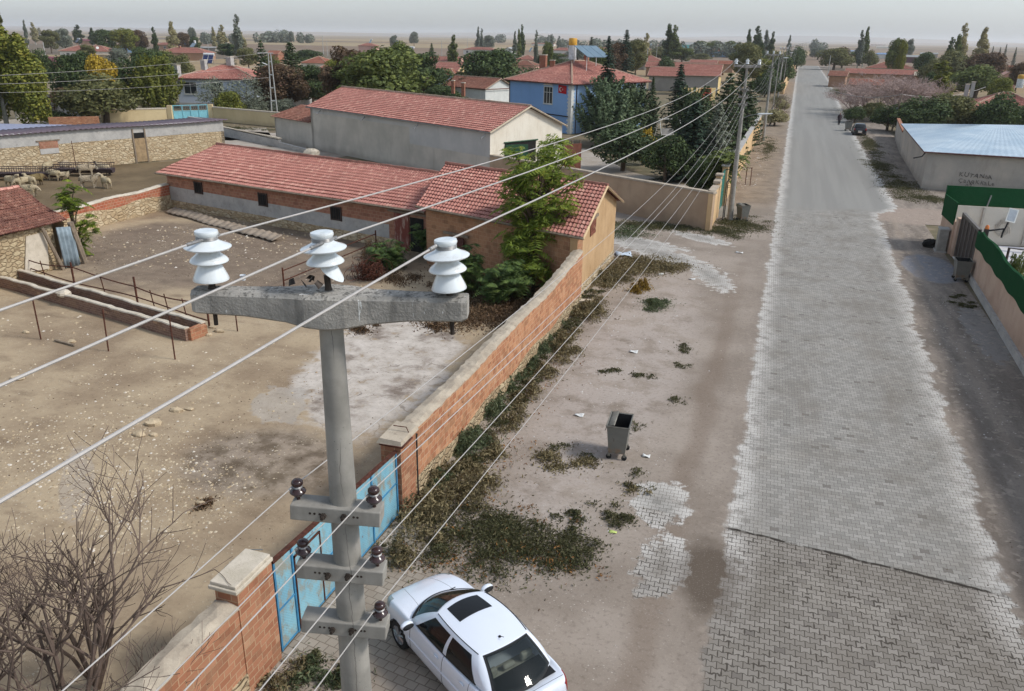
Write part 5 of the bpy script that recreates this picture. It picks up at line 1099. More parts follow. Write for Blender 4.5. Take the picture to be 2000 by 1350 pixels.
# ---------------------------------------------------------------- hip-roofed houses
def hip_house(label,P,u,v,Lu,Lv,ze,rise,wall,wall2=None,tile=None,ov=.5,hip=True,lod=0,name='house',cat='house',ridge_m=None,group=None,base=0.0,rdg=None,seed=0):
    """P: near wall corner on the ground, u: towards the picture's left, v: away; Lu, Lv lengths"""
    tile=tile or M_tileF; P,u,v=Vector((P[0],P[1],base)),Vector(u).normalized(),Vector(v).normalized(); t=thing(name,label,cat,P,group)
    A,B,Cc,D=P,P+u*Lu,P+u*Lu+v*Lv,P+v*Lv; Z=Vector((0,0,ze))
    mb=MB(); w2=wall2 or wall
    for a,b,m in ((B,A,0),(A,D,1),(D,Cc,0),(Cc,B,1)): mb.poly([a,b,b+Z,a+Z],m)
    ea,eb,ec,edd=[q+Z+o for q,o in ((A,-u*ov-v*ov),(B,u*ov-v*ov),(Cc,u*ov+v*ov),(D,-u*ov+v*ov))]
    R=Vector((0,0,rise)); mid=lambda a,b:(a+b)/2
    alongu=Lu>=Lv if rdg is None else rdg=='u'
    if hip:
        W=(min(Lu,Lv))/2+ov
        if alongu: r1,r2=mid(ea,edd)+u*W+R,mid(eb,ec)-u*W+R
        else: r1,r2=mid(ea,eb)+v*W+R,mid(edd,ec)-v*W+R
    else:
        if alongu: r1,r2=mid(ea,edd)+R,mid(eb,ec)+R
        else: r1,r2=mid(ea,eb)+R,mid(edd,ec)+R
        g_=[(A,D),(B,Cc)] if alongu else [(A,B),(D,Cc)]
        for a,b in g_: mb.poly([a+Z,b+Z,mid(a,b)+Z+R*.92],1 if alongu else 0)
    mb.build('wall',[wall,w2],t)
    rb=MB(); kw=dict(course=.36 if lod==0 else .5,rib=.3 if lod==0 else 0,step=.04 if lod==0 else .05,sag=.03,seed=seed,amp=.02)
    def sl(a,b,c,d): tile_roof(rb,a,b,c,d,**kw)
    if alongu: 
        sl(eb,ea,r1,r2); sl(edd,ec,r2,r1)
        if hip: sl(ea,edd,r1,r1+Vector((1e-3,0,0))); sl(ec,eb,r2,r2+Vector((1e-3,0,0)))
    else:
        sl(ea,edd,r2,r1); sl(ec,eb,r1,r2)
        if hip: sl(eb,ea,r1,r1+Vector((1e-3,0,0))); sl(edd,ec,r2,r2+Vector((1e-3,0,0)))
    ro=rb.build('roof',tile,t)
    mb=MB(); ridge(mb,r1,r2,.12)
    if hip:
        for e_,r_ in (((ea,r1),(edd,r1),(eb,r2),(ec,r2)) if alongu else ((ea,r1),(eb,r1),(edd,r2),(ec,r2))): ridge(mb,e_,r_,.13)
    else:
        for e_,r_ in (((ea,r1),(edd,r1),(eb,r2),(ec,r2)) if alongu else ((ea,r1),(eb,r1),(edd,r2),(ec,r2))): mb.tube([e_+Vector((0,0,-.05)),r_+Vector((0,0,-.05))],.1,4)
    mb.build('ridge_tiles',ridge_m or M_ridge,ro)
    if lod<2:
        mb=MB(); q=[ea,eb,ec,edd,ea]; mb.tube([k+Vector((0,0,-.06)) for k in q],.07,4); mb.build('fascia',plain('fascia',lin(110,66,58,.8),.8) if lod==0 else M_wood,ro)
    t['_r']=0; del t['_r']; _H[t.name]=dict(ea=ea,eb=eb,ec=ec,ed=edd,r1=r1,r2=r2,A=A,B=B,C=Cc,D=D,u=u,v=v,ze=ze,roof=ro); return t
_H={}
def solar(label,P,yaw,tank=None,n=3,L=2.0,tilt=.7,s=1.0,tube=False,group='solar water heaters'):
    t=thing('solar_heater',label,'solar heater',P,group,yaw); T=Matrix.Rotation(tilt,4,'X')
    mb=MB()
    for k in range(n): x=(k-(n-1)/2)*1.0*s; mb.M=T; mb.box((x-.48*s,0,-.04),(x+.48*s,L*s,.04))
    mb.M=None; mb.build('collector',_M['panel'] if not tube else _M['navy'],t,world=False)
    mb=MB(); mb.M=T
    for k in range(n): x=(k-(n-1)/2)*1.0*s; mb.tube([(x-.48*s,0,.04),(x+.48*s,0,.04),(x+.48*s,L*s,.04),(x-.48*s,L*s,.04),(x-.48*s,0,.04)],.03,4)
    mb.M=None; mb.tube([(-n*.4*s,L*s*math.cos(tilt),L*s*math.sin(tilt)),(-n*.4*s,L*s*math.cos(tilt)+.1,-.3)],.03,4); mb.tube([(n*.4*s,L*s*math.cos(tilt),L*s*math.sin(tilt)),(n*.4*s,L*s*math.cos(tilt)+.1,-.3)],.03,4); mb.build('frame',M_grey,t,world=False)
    if tank:
        mb=MB(); y,z=L*s*math.cos(tilt)+.15,L*s*math.sin(tilt)+.12
        if tank=='h': mb.tube([(-n*.5*s,y,z),(n*.5*s,y,z)],.26*s,12)
        else: mb.lathe([(0,0),(.42*s,0),(.42*s,1.1*s),(.1,1.2*s),(0,1.2*s)],14,(-.6*s,y+.5,z-.3))
        mb.build('tank',_M['tank'],t,world=False)
    return t
_M={'panel':mat('collector_glass',lambda n:{'c':n.mix(n.noise(n.obj(),1,3),lin(112,138,156,.8),lin(146,166,178,.8))},.15,spec=.6),'navy':mat('navy_collector',lin(40,48,84,.8),.2,spec=.6),'tank':plain('white_tank',lin(214,216,216,.85),.4)}
# ---- the blue two-storey house
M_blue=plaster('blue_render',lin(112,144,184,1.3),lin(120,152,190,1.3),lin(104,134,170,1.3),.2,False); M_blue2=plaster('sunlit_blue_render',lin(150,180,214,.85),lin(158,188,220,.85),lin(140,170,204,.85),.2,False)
uB,vB=Vector((-.87,.49,0)),Vector((.49,.87,0)); PB=g(1113,262); LuB=along(PB+Vector((0,0,5)),uB,995); LvB=along(PB+Vector((0,0,6)),vB,1262)
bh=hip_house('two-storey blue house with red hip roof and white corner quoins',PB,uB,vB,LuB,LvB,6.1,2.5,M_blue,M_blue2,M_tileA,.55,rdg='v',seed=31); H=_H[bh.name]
def quoin(P):
    mb=MB(); rd=random.Random(3)
    for i in range(28): w=.5+(.18 if i%2 else 0)+rd.uniform(-.05,.05); z=.22*i; mb.poly([V3(P+uB*w-vB*.02,z),V3(P-uB*.02-vB*.02,z),V3(P-uB*.02-vB*.02,z+.22),V3(P+uB*w-vB*.02,z+.22)]); mb.poly([V3(P-uB*.02-vB*.02,z),V3(P-uB*.02+vB*w*.8,z),V3(P-uB*.02+vB*w*.8,z+.22),V3(P-uB*.02-vB*.02,z+.22)])
    return mb.build('quoin_trim',M_white,bh)
quoin(PB)
wP=vp(PB,PB+uB,1071,186); win(bh,wP,-uB,1.5,2.0,M_white,(2,1)); mb=MB(); c=wP-vB*.02; mb.hexa([c+uB*1.05+Vector((0,0,1.2)),c-uB*1.05+Vector((0,0,1.2)),c-uB*1.05-vB*.1+Vector((0,0,1.2)),c+uB*1.05-vB*.1+Vector((0,0,1.2))],[c+uB*.5+Vector((0,0,1.42)),c-uB*.5+Vector((0,0,1.42)),c-uB*.5-vB*.1+Vector((0,0,1.42)),c+uB*.5-vB*.1+Vector((0,0,1.42))]); mb.build('window_pediment',M_white,bh)
P=vp(PB,PB+uB,1058,226); mb=MB(); mb.hexa([P+uB*1.9-vB*.01+Vector((0,0,-1)),P-uB*1.4-vB*.01+Vector((0,0,-1)),P-uB*1.4-vB*.03+Vector((0,0,-1)),P+uB*1.9-vB*.03+Vector((0,0,-1))],[P+uB*1.9-vB*.01+Vector((0,0,.3)),P-uB*1.4-vB*.01+Vector((0,0,.3)),P-uB*1.4-vB*.03+Vector((0,0,.3)),P+uB*1.9-vB*.03+Vector((0,0,.3))]); mb.build('dark_opening',M_hole,bh)
mb=MB(); mb.tube([P+uB*2-vB*.2+Vector((0,0,.4)),P-uB*5-vB*.2+Vector((0,0,.25))],.07,4); mb.build('cable_tray',M_black,bh)
for x,y in ((1236,173),(1255,173)): q=vp(PB,PB+vB,x,y); win(bh,q,vB,1.2,1.5,M_white,(1,1))
chimney(bh,vp(H['r1']+uB*2.6,H['r1']+uB*2.6+Vector((1,0,0)),1061,128)*1.0-Vector((0,0,.3)),1.6,.85); chimney(bh,H['r1'].lerp(H['eb'],.28)+Vector((0,0,-.3)),1.0,.6); chimney(bh,H['r2']+Vector((0,0,-.3)),1.3,.6)
for a in (PB+uB*LuB-uB*.1-vB*.06,PB-uB*.06+vB*.9): MB().tube([V3(a,0),V3(a,6.0)],.06,6).build('downpipe',plain('dark_pipe',lin(62,48,58,.8),.6),bh)
# flag on the blue wall
fp=vp(PB,PB+uB,1099,174); t=thing('flag','red flag with white crescent and star on the blue house wall','flag',fp)
mb=MB(); w,hh=1.45,.98; base=fp-vB*.05
mb.sheet(lambda a,b:base-uB*(w*(a-.5))+Vector((0,0,hh*(b-.5)-.10*a))-vB*.02*math.sin(a*9),10,6); mb.build('flag_cloth',mat('flag_red',lin(186,24,34,.9),.8),t)
mb=MB(); cc=base-vB*.055; q=lambda x,z:cc-uB*x+Vector((0,0,z-.05-.0*x)); N=26
o_=[(-.22+.27*math.cos(.45+(2*PI-.9)*i/N),.27*math.sin(.45+(2*PI-.9)*i/N)) for i in range(N+1)]; i_=[(-.155+.205*math.cos(.62+(2*PI-1.24)*i/N),.205*math.sin(.62+(2*PI-1.24)*i/N)) for i in range(N+1)]
A=[mb.P(q(*p)) for p in o_]; B_=[mb.P(q(*p)) for p in i_]
for i in range(N): mb.face((A[i],A[i+1],B_[i+1],B_[i]))
st=[(.11+(.135 if i%2==0 else .052)*math.cos(PI+i*PI/5),(.135 if i%2==0 else .052)*math.sin(PI+i*PI/5)) for i in range(10)]; ce=mb.P(q(.11,0)); S_=[mb.P(q(*p)) for p in st]; [mb.face((ce,S_[i],S_[(i+1)%10])) for i in range(10)]
mb.build('crescent_star',M_white,t)
sp=H['r1'].lerp(H['ea'],.12); yw=math.atan2(vB.y,vB.x)
t=thing('solar_heater','large three-panel solar heater with a yellow and white barrel on the blue house','solar heater',H['r1'],'solar water heaters',0)
r1=H['r1']; cR,cF=Vector((_cf,_sf,0)),Vector((-_sf,_cf,0)); a=vp(r1-cF*.6,r1-cF*.6+cR,1121,90); mb=MB(); dn=cR*1.75-cF*1.7+Vector((0,0,-1.35))
for k in range(3): q=a+cR*1.0*k; mb.hexa([q,q+cR*.95,q+cR*.95+dn,q+dn],[p+Vector((0,0,.08)) for p in (q,q+cR*.95,q+cR*.95+dn,q+dn)])
mb.build('collector',_M['panel'],t)
mb=MB(); [mb.tube([a+cR*k*.98+dn*f,V3(a+cR*k*.98+dn*f,r1.z-.5-f*1.3)],.04,4) for k in (0,3) for f in (.05,.95)]; mb.tube([r1+uB*.9+Vector((0,0,1.9)),r1+uB*.1+Vector((0,0,1.9)),r1+uB*.3+Vector((0,0,.4))],.06,4); mb.tube([r1+uB*.9+Vector((0,0,1.9)),r1+uB*.2+Vector((0,0,.3))],.05,4); mb.build('frame',M_white,t)
mb=MB(); c=r1+uB*.0+vB*.1; mb.lathe([(0,.2),(.5,.2),(.5,1.95),(0,1.95)],20,(c.x,c.y,c.z)); mb.build('barrel',_M['tank'],t); mb=MB(); mb.lathe([(.53,1.96),(.55,2.0),(.55,2.75),(.5,2.85),(0,2.88)],20,(c.x,c.y,c.z)); mb.build('barrel_top',plain('yellow_barrel',lin(214,160,60,.9),.5),t)
# swing seat in the garden
t=thing('garden_swing','white A-frame garden swing under the dark conifers','swing',g(1290,268)); p=g(1285,272); q=p+Vector((2.3,1.2,0))
mb=MB(); 
for b in (p,q): MB().tube([b+Vector((-.6,.5,0)),b+Vector((0,0,2.4)),b+Vector((.6,-.5,0))],.05,5).build('a_frame',M_white,t)
mb.tube([p+Vector((0,0,2.4)),q+Vector((0,0,2.4))],.05,5); mb.build('top_bar',M_white,t); mb=MB(); c=(p+q)/2; mb.cbox(c+Vector((0,0,.5)),(1.6,.6,.1),0,.48); mb.cbox(c+Vector((-.15,.3,.9)),(1.6,.1,.7),0,.48); mb.build('seat',M_cem,t)
# white gable annexe beside the blue house
t=hip_house('low annexe with worn tiles and a white gable beside the blue house',g(948,214)+Vector((0,0,0)),Vector((-.88,.47,0)),Vector((.47,.88,0)),11.5,6.5,3.3,1.6,M_white,M_white,M_tileB,.3,False,0,rdg='u',seed=41)
for x,y in ((885,172),(905,177)): q=g(x,y,4.2); chimney(t,q,1.0,.45)
# ---------------------------------------------------------------- right-hand side: grey building with the sheet roof
M_rbw=plaster('patched_grey_render',lin(148,143,136,1.2),lin(170,161,150,1.2),lin(120,113,104,1.2),.28)
Rc=Vector((11.25,75.7,0)); Rl=Vector((12.1,101,0)); Rr=Vector((26,74.8,0)); Rb=Vector((26.5,101,0))
t=thing('sheet_roofed_building','low grey rendered building with a pale blue sheet-metal hip roof and graffiti','building',Rc)
mb=MB(); mb.wall(Rl,Rc,0,3.05,.3); mb.wall(Rc,Rr,0,3.05,.3); mb.wall(Rr,Rb,0,3.05,.3); mb.wall(Rb,Rl,0,3.05,.3); mb.build('wall',M_rbw,t)
M_sheetb=mat('pale_blue_sheet',lambda n:{'c':n.mix(n.step(n.noise(n.pos(),.4,5,.65),.35,.7),lin(168,188,202,.85),lin(196,210,218,.85)),'b':n.bump(n.m('SINE',n.sep(n.uv())[0]*28),.15,.01),'r':.45},.45,.15,.4)
ap=[g(1875,240,4.35),Vector((24,90,4.35))]; ap[0]=Vector((17.8,91,4.3)); ev=3.12
def sheet_roof(a,b,c,d,mb): a,b,c,d=[Vector(q) for q in (a,b,c,d)]; n=int((b-a).length*6); mb.sheet(lambda u,v:a.lerp(b,u).lerp(d.lerp(c,u),v)+Vector((0,0,.007*math.sin(u*n*2.1))),n*2,2)
mb=MB(); c0,c1,c2,c3=Rc+Vector((-.35,-.35,ev)),Rr+Vector((.3,-.35,ev)),Rb+Vector((.3,.3,ev)),Rl+Vector((-.35,.3,ev))
k1=Vector((17.6,89.5,4.35)); k2=Vector((22,91,4.35)); sheet_roof(c0,c1,k2,k1,mb); sheet_roof(c3,c0,k1,k1+Vector((0,.01,0)),mb); sheet_roof(c1,c2,k2+Vector((0,.01,0)),k2,mb); sheet_roof(c2,c3,k1,k2,mb); mb.build('sheet_roof',M_sheetb,t)
mb=MB(); mb.tube([c3+Vector((0,0,-.06)),c0+Vector((0,0,-.06)),c1+Vector((0,0,-.06))],.06,4); mb.build('eaves_trim',plain('dull_red_trim',lin(104,72,68,.8),.8),t)
mb=MB(); mb.tube([c0+Vector((.1,.1,-.1)),c0+Vector((-.1,-.1,-.4)),c0+Vector((-.75,-.3,-.55))],.06,6); mb.build('gutter_spout',M_black,t)
def lettering(txt,P,ex,size,m,par,seed=1):      # sprayed by hand: every letter a little off
    rd=random.Random(seed); n=Vector((ex.y,-ex.x,0)); V=[];Fc=[]; x0=0.0
    for ch in txt:
        cu=bpy.data.curves.new('graffiti','FONT'); cu.body=ch; cu.size=size*rd.uniform(.88,1.15); cu.offset=size*-.006; cu.extrude=.002; o=bpy.data.objects.new('graffiti',cu); COL.objects.link(o)
        me=bpy.data.meshes.new_from_object(o.evaluated_get(bpy.context.evaluated_depsgraph_get())); bpy.data.objects.remove(o); r=rd.uniform(-.16,.16); sh=rd.uniform(-.2,.25); dy=rd.uniform(-.05,.05)*size; w=max([v.co.x for v in me.vertices] or [size*.3]); k=len(V)
        for v in me.vertices:
            a,b=v.co.x+sh*v.co.y+.03*size*math.sin(v.co.y*9/size+seed),v.co.y+.03*size*math.sin(v.co.x*11/size); a,b=a*math.cos(r)-b*math.sin(r),a*math.sin(r)+b*math.cos(r); q=Vector(P)-par.location+n*(.05+v.co.z)+ex*(x0+a)+Vector((0,0,b+dy-.03*(x0+a))); V.append(tuple(q))
        Fc+=[tuple(k+i_ for i_ in p.vertices) for p in me.polygons]; x0+=w+size*.10
    me=bpy.data.meshes.new('graffiti'); me.from_pydata(V,[],Fc); me.materials.append(m); ob=bpy.data.objects.new('graffiti',me); COL.objects.link(ob); ob.parent=par; _kids.setdefault(par.name,[]).append(ob); return ob
M_graf=plain('spray_paint',lin(88,86,83,.8),.9); exr=(Rr-Rc).normalized()
for s_,x,y,sz in (('KUTANhA',1872,344,.52),('\u00c7aNaKKaLe',1871,356,.5),('02',1885,366,.44)): lettering(s_,vp(Rc,Rr,x,y),exr,sz,M_graf,t)
t=thing('yard_wall','low grey block wall with brick top between the hedge and the sheet-roofed building','wall',Rl); mb=MB(); mb.wall((13.2,118),Rl,0,2.2,.3); mb.build('wall_body',M_rbw,t); mb=MB(); mb.wall((13.1,118),Rl+Vector((-.1,0,0)),2.202,2.4,.4); mb.build('brick_top',M_bw4,t)
# ---- walled yard with green mesh screens
M_pinkw=plaster('pinkish_render',lin(186,158,138,.95),lin(198,172,152,.95),lin(156,132,116,.95),.7)
def turf(n):
    p=n.pos(); f=n.noise(p,30,4,.7); return {'c':n.mix(n.step(f,.3,.7),lin(24,62,38,.85),lin(40,88,54,.85)),'b':n.bump(f,.8,.03)}
M_screen=mat('green_mesh_screen',turf,.95,spec=.05)
YX=lambda y:9.55+(y-31)*.028
t=thing('compound_wall','pinkish rendered wall topped by a wavy green mesh screen along the street','wall',(YX(38),38,0))
mb=MB(); mb.wall((YX(46.2)+.0,46.2),(YX(10),10),0,1.95,.25) if False else mb.wall((YX(10),10),(YX(46.2),46.2),0,1.95,-.25); mb.build('rendered_wall',M_pinkw,t)
mb=MB(); mb.wall((YX(10)-.12,10),(YX(46)-.12,46),0,.35,-.12); mb.build('plinth',M_cem,t)
mb=MB(); n=70; rows=[]
for i in range(n+1):
    y=46.2-36*i/n; top=2.72+.07*math.sin(y*1.1)-(.25 if y>45.6 else 0); x=YX(y)
    rows.append([mb.P(q) for q in ((x-.06,y,1.75+.05*math.sin(y*2.3)),(x-.07+.02*math.sin(y*3),y,top),(x+.03,y,top+.02),(x+.05,y,1.8))])
for a,b in zip(rows,rows[1:]): [mb.face((a[k],b[k],b[k+1],a[k+1])) for k in range(3)]
mb.build('green_screen',M_screen,t)
M_darkg=plain('dark_brown_gate',lin(58,48,44,.85),.6)
t=thing('sliding_gate','dark brown slatted sliding gate between the green screens','gate',(9.98,46.4,0))
mb=MB(); mb.box((10.0,46.3,.08),(10.05,50.9,2.45)); mb.build('gate_sheet',M_darkg,t); mb=MB()
for y in (46.3,47.2,48.1,49.0,49.9,50.85): mb.box((9.95,y-.05,.05),(10.08,y+.05,2.55))
mb.box((9.95,46.25,2.45),(10.1,50.9,2.6)); mb.build('gate_frame',plain('grey_gate_frame',lin(110,104,98,.85),.6),t)
t=thing('gate_post_light','square floodlight with camera bracket on the gate post','floodlight',(10.25,46.0,0))
mb=MB(); mb.box((10.15,45.9,0),(10.35,46.1,2.7)); mb.build('post',M_darkg,t)
mb=MB(); mb.tube([(10.3,46,2.6),(11.0,46.05,2.75),(11.0,46.05,2.3)],.05,5); mb.tube([(11.0,46.05,2.5),(11.15,46.1,3.1)],.04,5); mb.build('bracket',M_black,t)
mb=MB(); mb.M=Matrix.Translation((11.25,46.1,3.45))@Matrix.Rotation(-.5,4,'X')@Matrix.Rotation(.2,4,'Y'); mb.box((-.22,-.03,-.36),(.22,.03,.36)); mb.build('light_panel',M_white,t)
mb=MB(); mb.M=Matrix.Translation((11.25,46.1,3.45))@Matrix.Rotation(-.5,4,'X')@Matrix.Rotation(.2,4,'Y'); mb.box((-.17,-.036,-.3),(.17,-.032,.3)); mb.build('light_glass',plain('grey_glass',lin(176,182,188,.8),.3),t)
mb=MB(); mb.lathe([(0,0),(.1,0),(.1,.12),(.05,.2),(0,.2)],10,(10.25,46,2.7)); mb.build('orange_beacon',plain('orange_beacon',lin(206,120,60,.85),.4),t)
t=thing('compound_wall','short pinkish wall with pillar and green screen between utility box and sliding gate','wall',(9.95,52,0))
mb=MB(); mb.wall((9.75,51.6),(9.6,54.6),0,1.9,-.25); mb.build('rendered_wall',M_pinkw,t); mb=MB(); mb.box((9.85,50.95,0),(10.3,51.55,2.2)); mb.build('gate_pillar',M_pinkw,t); mb=MB(); mb.wall((9.7,51.6),(9.55,54.7),1.7,3.0,-.08,z1b=2.95); mb.build('green_screen',M_screen,t)
M_panelw=plain('pale_concrete_panel',lin(204,196,182,.9),.85,0,.06,1)
t=thing('compound_wall','pale panelled back wall with dark green screen inside the compound','wall',(12,55.6,0))
mb=MB(); mb.wall((9.75,54.9),(34,57.2),0,2.25,.25); mb.build('panel_wall',M_panelw,t); mb=MB(); mb.wall((9.6,54.95),(34,57.3),2.3,3.45,.08); mb.build('green_screen',M_screen,t)
mb=MB()
for k in range(6):
    a=Vector((11.9+k*2.5,55.07+k*.237,0)); mb.box((a.x-.06,a.y-.08,.1),(a.x+.06,a.y-.0,2.25))
    for j in range(9):      # raised curls in the panels
        c=a+Vector((1.25,.1,1.1)); an=j*.7; mb.tube([c+Vector((.55*math.cos(an)*(.4+.6*abs(math.sin(j))),-.04,.5*math.sin(an))),c+Vector((.35*math.cos(an+.8),-.05,.55*math.sin(an+.8))),c+Vector((.2*math.cos(an+1.5),-.04,.25*math.sin(an+1.5)))],.035,4)
mb.box((9.9,54.82,2.252),(34,55.0,2.32)) if False else None
mb.build('panel_relief',plain('relief_grey',lin(182,174,162,.9),.85),t)
mb=MB(); [mb.tube([(12+k*3.1,55.1+k*.29,2.3),(12.1+k*3.1,55.1+k*.29,3.0)],.04,4) for k in range(6)]; mb.build('screen_posts',M_grey,t)
def terr(n):
    p=n.pos(); x,y,z=n.sep(p); w=n.m('SINE',y*4.6+x*.5+(n.noise(p,.4,2)-.5)*3); return {'c':n.mix(n.step(w,.5,.75),lin(222,220,220,.85),lin(168,170,182,.85)),'r':.35}
mb=MB(); mb.poly([(9.9,20,.006),(34,20,.006),(34,57,.006),(9.9,54.7,.006)]); tag(mb.build('terrace',mat('striped_pale_tiles',terr,.35,spec=.4)),kind='structure')
mb=MB(); p=g(1945,512,0); mb.tube([Vector((11.7,47.0,0)),Vector((11.7,47.0,1.6)),Vector((12.5,46.8,1.6)),Vector((12.5,46.8,0))],.07,4); tag(mb.build('goal_hoop',M_darkg),'narrow dark metal hoop standing on the striped terrace','hoop')
t=thing('utility_cabinet','grey electricity cabinet standing against the pinkish pillar','cabinet',(9.4,52.0,0)); mb=MB(); mb.box((9.15,51.7,.1),(9.65,52.4,1.35)); o=mb.build('cabinet_body',plain('cabinet_grey',lin(158,154,146,.85),.6),t); bevel(o,.02,2)
mb=MB(); mb.box((9.12,51.67,1.35),(9.68,52.43,1.41)); mb.build('cabinet_lid',M_cem,t); mb=MB(); mb.box((9.1,51.65,0),(9.7,52.45,.1)); mb.build('plinth',M_cem,t)
o=MB().blob((9.0,53.0,.2),(.45,.35,.3),8).build('rubble_heap',M_hole); tag(o,'small dark heap beside the electricity cabinet','rubble')
# ---------------------------------------------------------------- black parked car and the walking person far up the street
M_bpaint=mat('black_car_paint',(.02,.021,.024),.15,spec=.5)
def small_car(label,P,rz,m,group=None):
    t=thing('parked_car',label,'car',P,group,rz); mb=MB()
    for s in (1,-1): mb.sheet(lambda a,b:mir(body(-2.14+4.27*a,8*b),s),26,12)
    for x in (-2.14,2.13): [mb.poly([mir(body(x,k*.5),s) for k in range(17)]) for s in (1,-1)]
    mb.build('body',m,t,world=False); mb=MB()
    for s in (1,-1): mb.sheet(lambda a,b:gh(s*3*a,b),24,4)
    mb.build('glasshouse',M_glassd,t,world=False); mb=MB(); mb.sheet(lambda a,b:roofp(a,2*b-1)+Vector((0,0,.01)),8,8)
    for s in (1,-1):
        for u_ in (1.0,1.48,2.0): mb.sheet(lambda a,b:gh(s*(u_-.04+.08*a),b)*1.004,2,4)
    mb.build('roof',m,t,world=False)
    for x,s in WH: mb=MB(); mb.lathe([(.0,-.09),(.31,-.09),(.31,.09),(.0,.09)],16,(x,s*.76,.31),T=Matrix.Rotation(-s*PI/2,3,'X')); mb.build('wheel',M_black,t,world=False)
    for s in (1,-1): mb=MB(); patch(mb,lambda x,k:mir(body(x,k),s),-2.10,-1.9,2.6,4.2,.008,4,4); mb.build('tail_light',M_red,t,world=False)
    mb=MB(); mb.box((-2.17,-.26,.55),(-2.15,.26,.67)); mb.build('number_plate',M_white,t,world=False); return t
small_car('black hatchback parked at the street edge beside the hedge',(8.9,119.5,0),PI/2+.0,M_bpaint)
small_car('white car far away at the end of the street',g(1587,106),PI/2,M_paint)
def person(label,P,rz,coat,legs):
    J=[((0,0,.95),.16,-1),((0,0,1.15),.17,0),((0,.02,1.38),.17,1),((0,.02,1.5),.07,2),((0,.04,1.6),.10,3),((0,.03,1.72),.09,4)]
    for s in (-1,1):
        k=len(J); J+=[((s*.19,.02,1.38),.075,2),((s*.27,-.04,1.12),.062,k),((s*.24,.10,.9),.05,k+1)]
        k=len(J); J+=[((s*.1,0,.85),.12,0),((s*.11,s*.10,.45),.09,k),((s*.11,s*.16,.06),.06,k+1),((s*.11,s*.16+.14,.04),.045,k+2)]
    me=bpy.data.meshes.new('person'); me.from_pydata([j[0] for j in J],[(j[2],i) for i,j in enumerate(J) if j[2]>=0],[]); me.materials.append(mat('walker_body',lambda n:{'c':n.mix(n.step(n.sep(n.obj())[2],.78,.8),legs,n.mix(n.step(n.sep(n.obj())[2],1.5,1.51),coat,n.mix(n.step(n.sep(n.obj())[1],.08,.11),lin(60,50,56,.8),lin(190,150,126,.8))))},.9))
    o=bpy.data.objects.new('person',me); COL.objects.link(o); o.modifiers.new('Skin','SKIN').use_smooth_shade=True
    for i,j in enumerate(J): me.skin_vertices[0].data[i].radius=(j[1],j[1])
    me.skin_vertices[0].data[0].use_root=True; s=o.modifiers.new('Subsurf','SUBSURF'); s.levels=1; s.render_levels=1; freeze(o); o.location=P; o.rotation_euler=(0,0,rz); tag(o,label,'person')
    mb=MB(); mb.lathe([(.30,.72),(.27,.95),(.22,1.2),(.235,1.4),(.12,1.5)],14); c=mb.build('coat',plain('dark_coat',coat,.9),o,world=False)
    mb=MB(); mb.blob((.34,.02,.8),(.1,.16,.18),7); mb.build('shopping_bag',plain('pale_bag',lin(170,160,158,.8),.8),o,world=False); return o
person('person in a dark coat and scarf carrying a bag along the street edge',(6.9,132,0),PI+.2,lin(66,54,58,.8),lin(34,32,36,.8))
# ---------------------------------------------------------------- foliage
def leafmat(name,cs,tl=.25,rough=.7):
    def fn(n):
        r=n.island(); o=n.obj(); k=n.noise(o,.55,3); c=n.ramp(r*.7+k*.6-.15,[(0,cs[0]),(.4,cs[1]),(.75,cs[2]),(1,cs[3] if len(cs)>3 else cs[2])]); v=n.orand()
        return {'c':n.mix(v*.35,c,tuple(q*.72 for q in cs[1])),'tl':tl}
    return mat(name,fn,rough,spec=.25)
L_=lambda *c:[lin(*q,.85) for q in c]
LM={'dark':leafmat('leaf_dark_green',L_((55, 69, 46),(76, 92, 57),(102, 118, 69),(125, 139, 85))),
 'green':leafmat('leaf_green',L_((71, 83, 46),(99, 111, 60),(128, 137, 71),(158, 163, 92))),
 'olive':leafmat('leaf_olive',L_((81, 83, 55),(111, 113, 71),(142, 139, 88),(165, 158, 104))),
 'lime':leafmat('leaf_yellow_green',L_((83, 93, 43),(118, 125, 54),(153, 152, 67),(183, 169, 80))),
 'gold':leafmat('leaf_gold',L_((139, 121, 46),(186, 158, 57),(221, 186, 69),(238, 205, 85))),
 'brown':leafmat('leaf_red_brown',L_((81, 64, 53),(106, 85, 67),(128, 104, 78),(123, 113, 78))),
 'grey':leafmat('leaf_grey_green',L_((102, 111, 97),(135, 142, 123),(163, 167, 146),(184, 186, 165))),
 'pine':leafmat('needles_pine',L_((50, 67, 48),(74, 90, 60),(99, 113, 74),(118, 128, 88)),.1),
 'spruce':leafmat('needles_spruce',L_((39, 53, 46),(55, 74, 60),(76, 95, 74),(95, 111, 85)),.1),
 'blue':leafmat('needles_bluish',L_((64, 81, 57),(95, 113, 81),(125, 142, 104),(153, 165, 128)),.15),
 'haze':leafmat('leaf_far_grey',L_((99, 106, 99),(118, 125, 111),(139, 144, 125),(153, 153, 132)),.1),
 'straw':leafmat('leaf_pale_straw',L_((144, 139, 102),(174, 165, 121),(198, 186, 137),(209, 198, 151)),.2)}
M_bark=plain('bark',lin(104,90,76,.8),.95,0,.25,4,.1,.4); M_barkw=plain('pale_bark',lin(172,168,156,.8),.9,0,.2,3); M_twig=plain('grey_twig',lin(108,92,82,.85),.95,0,.2,3); M_twigp=plain('pinkish_twig',lin(176,154,146,.9),.95,0,.12,3)
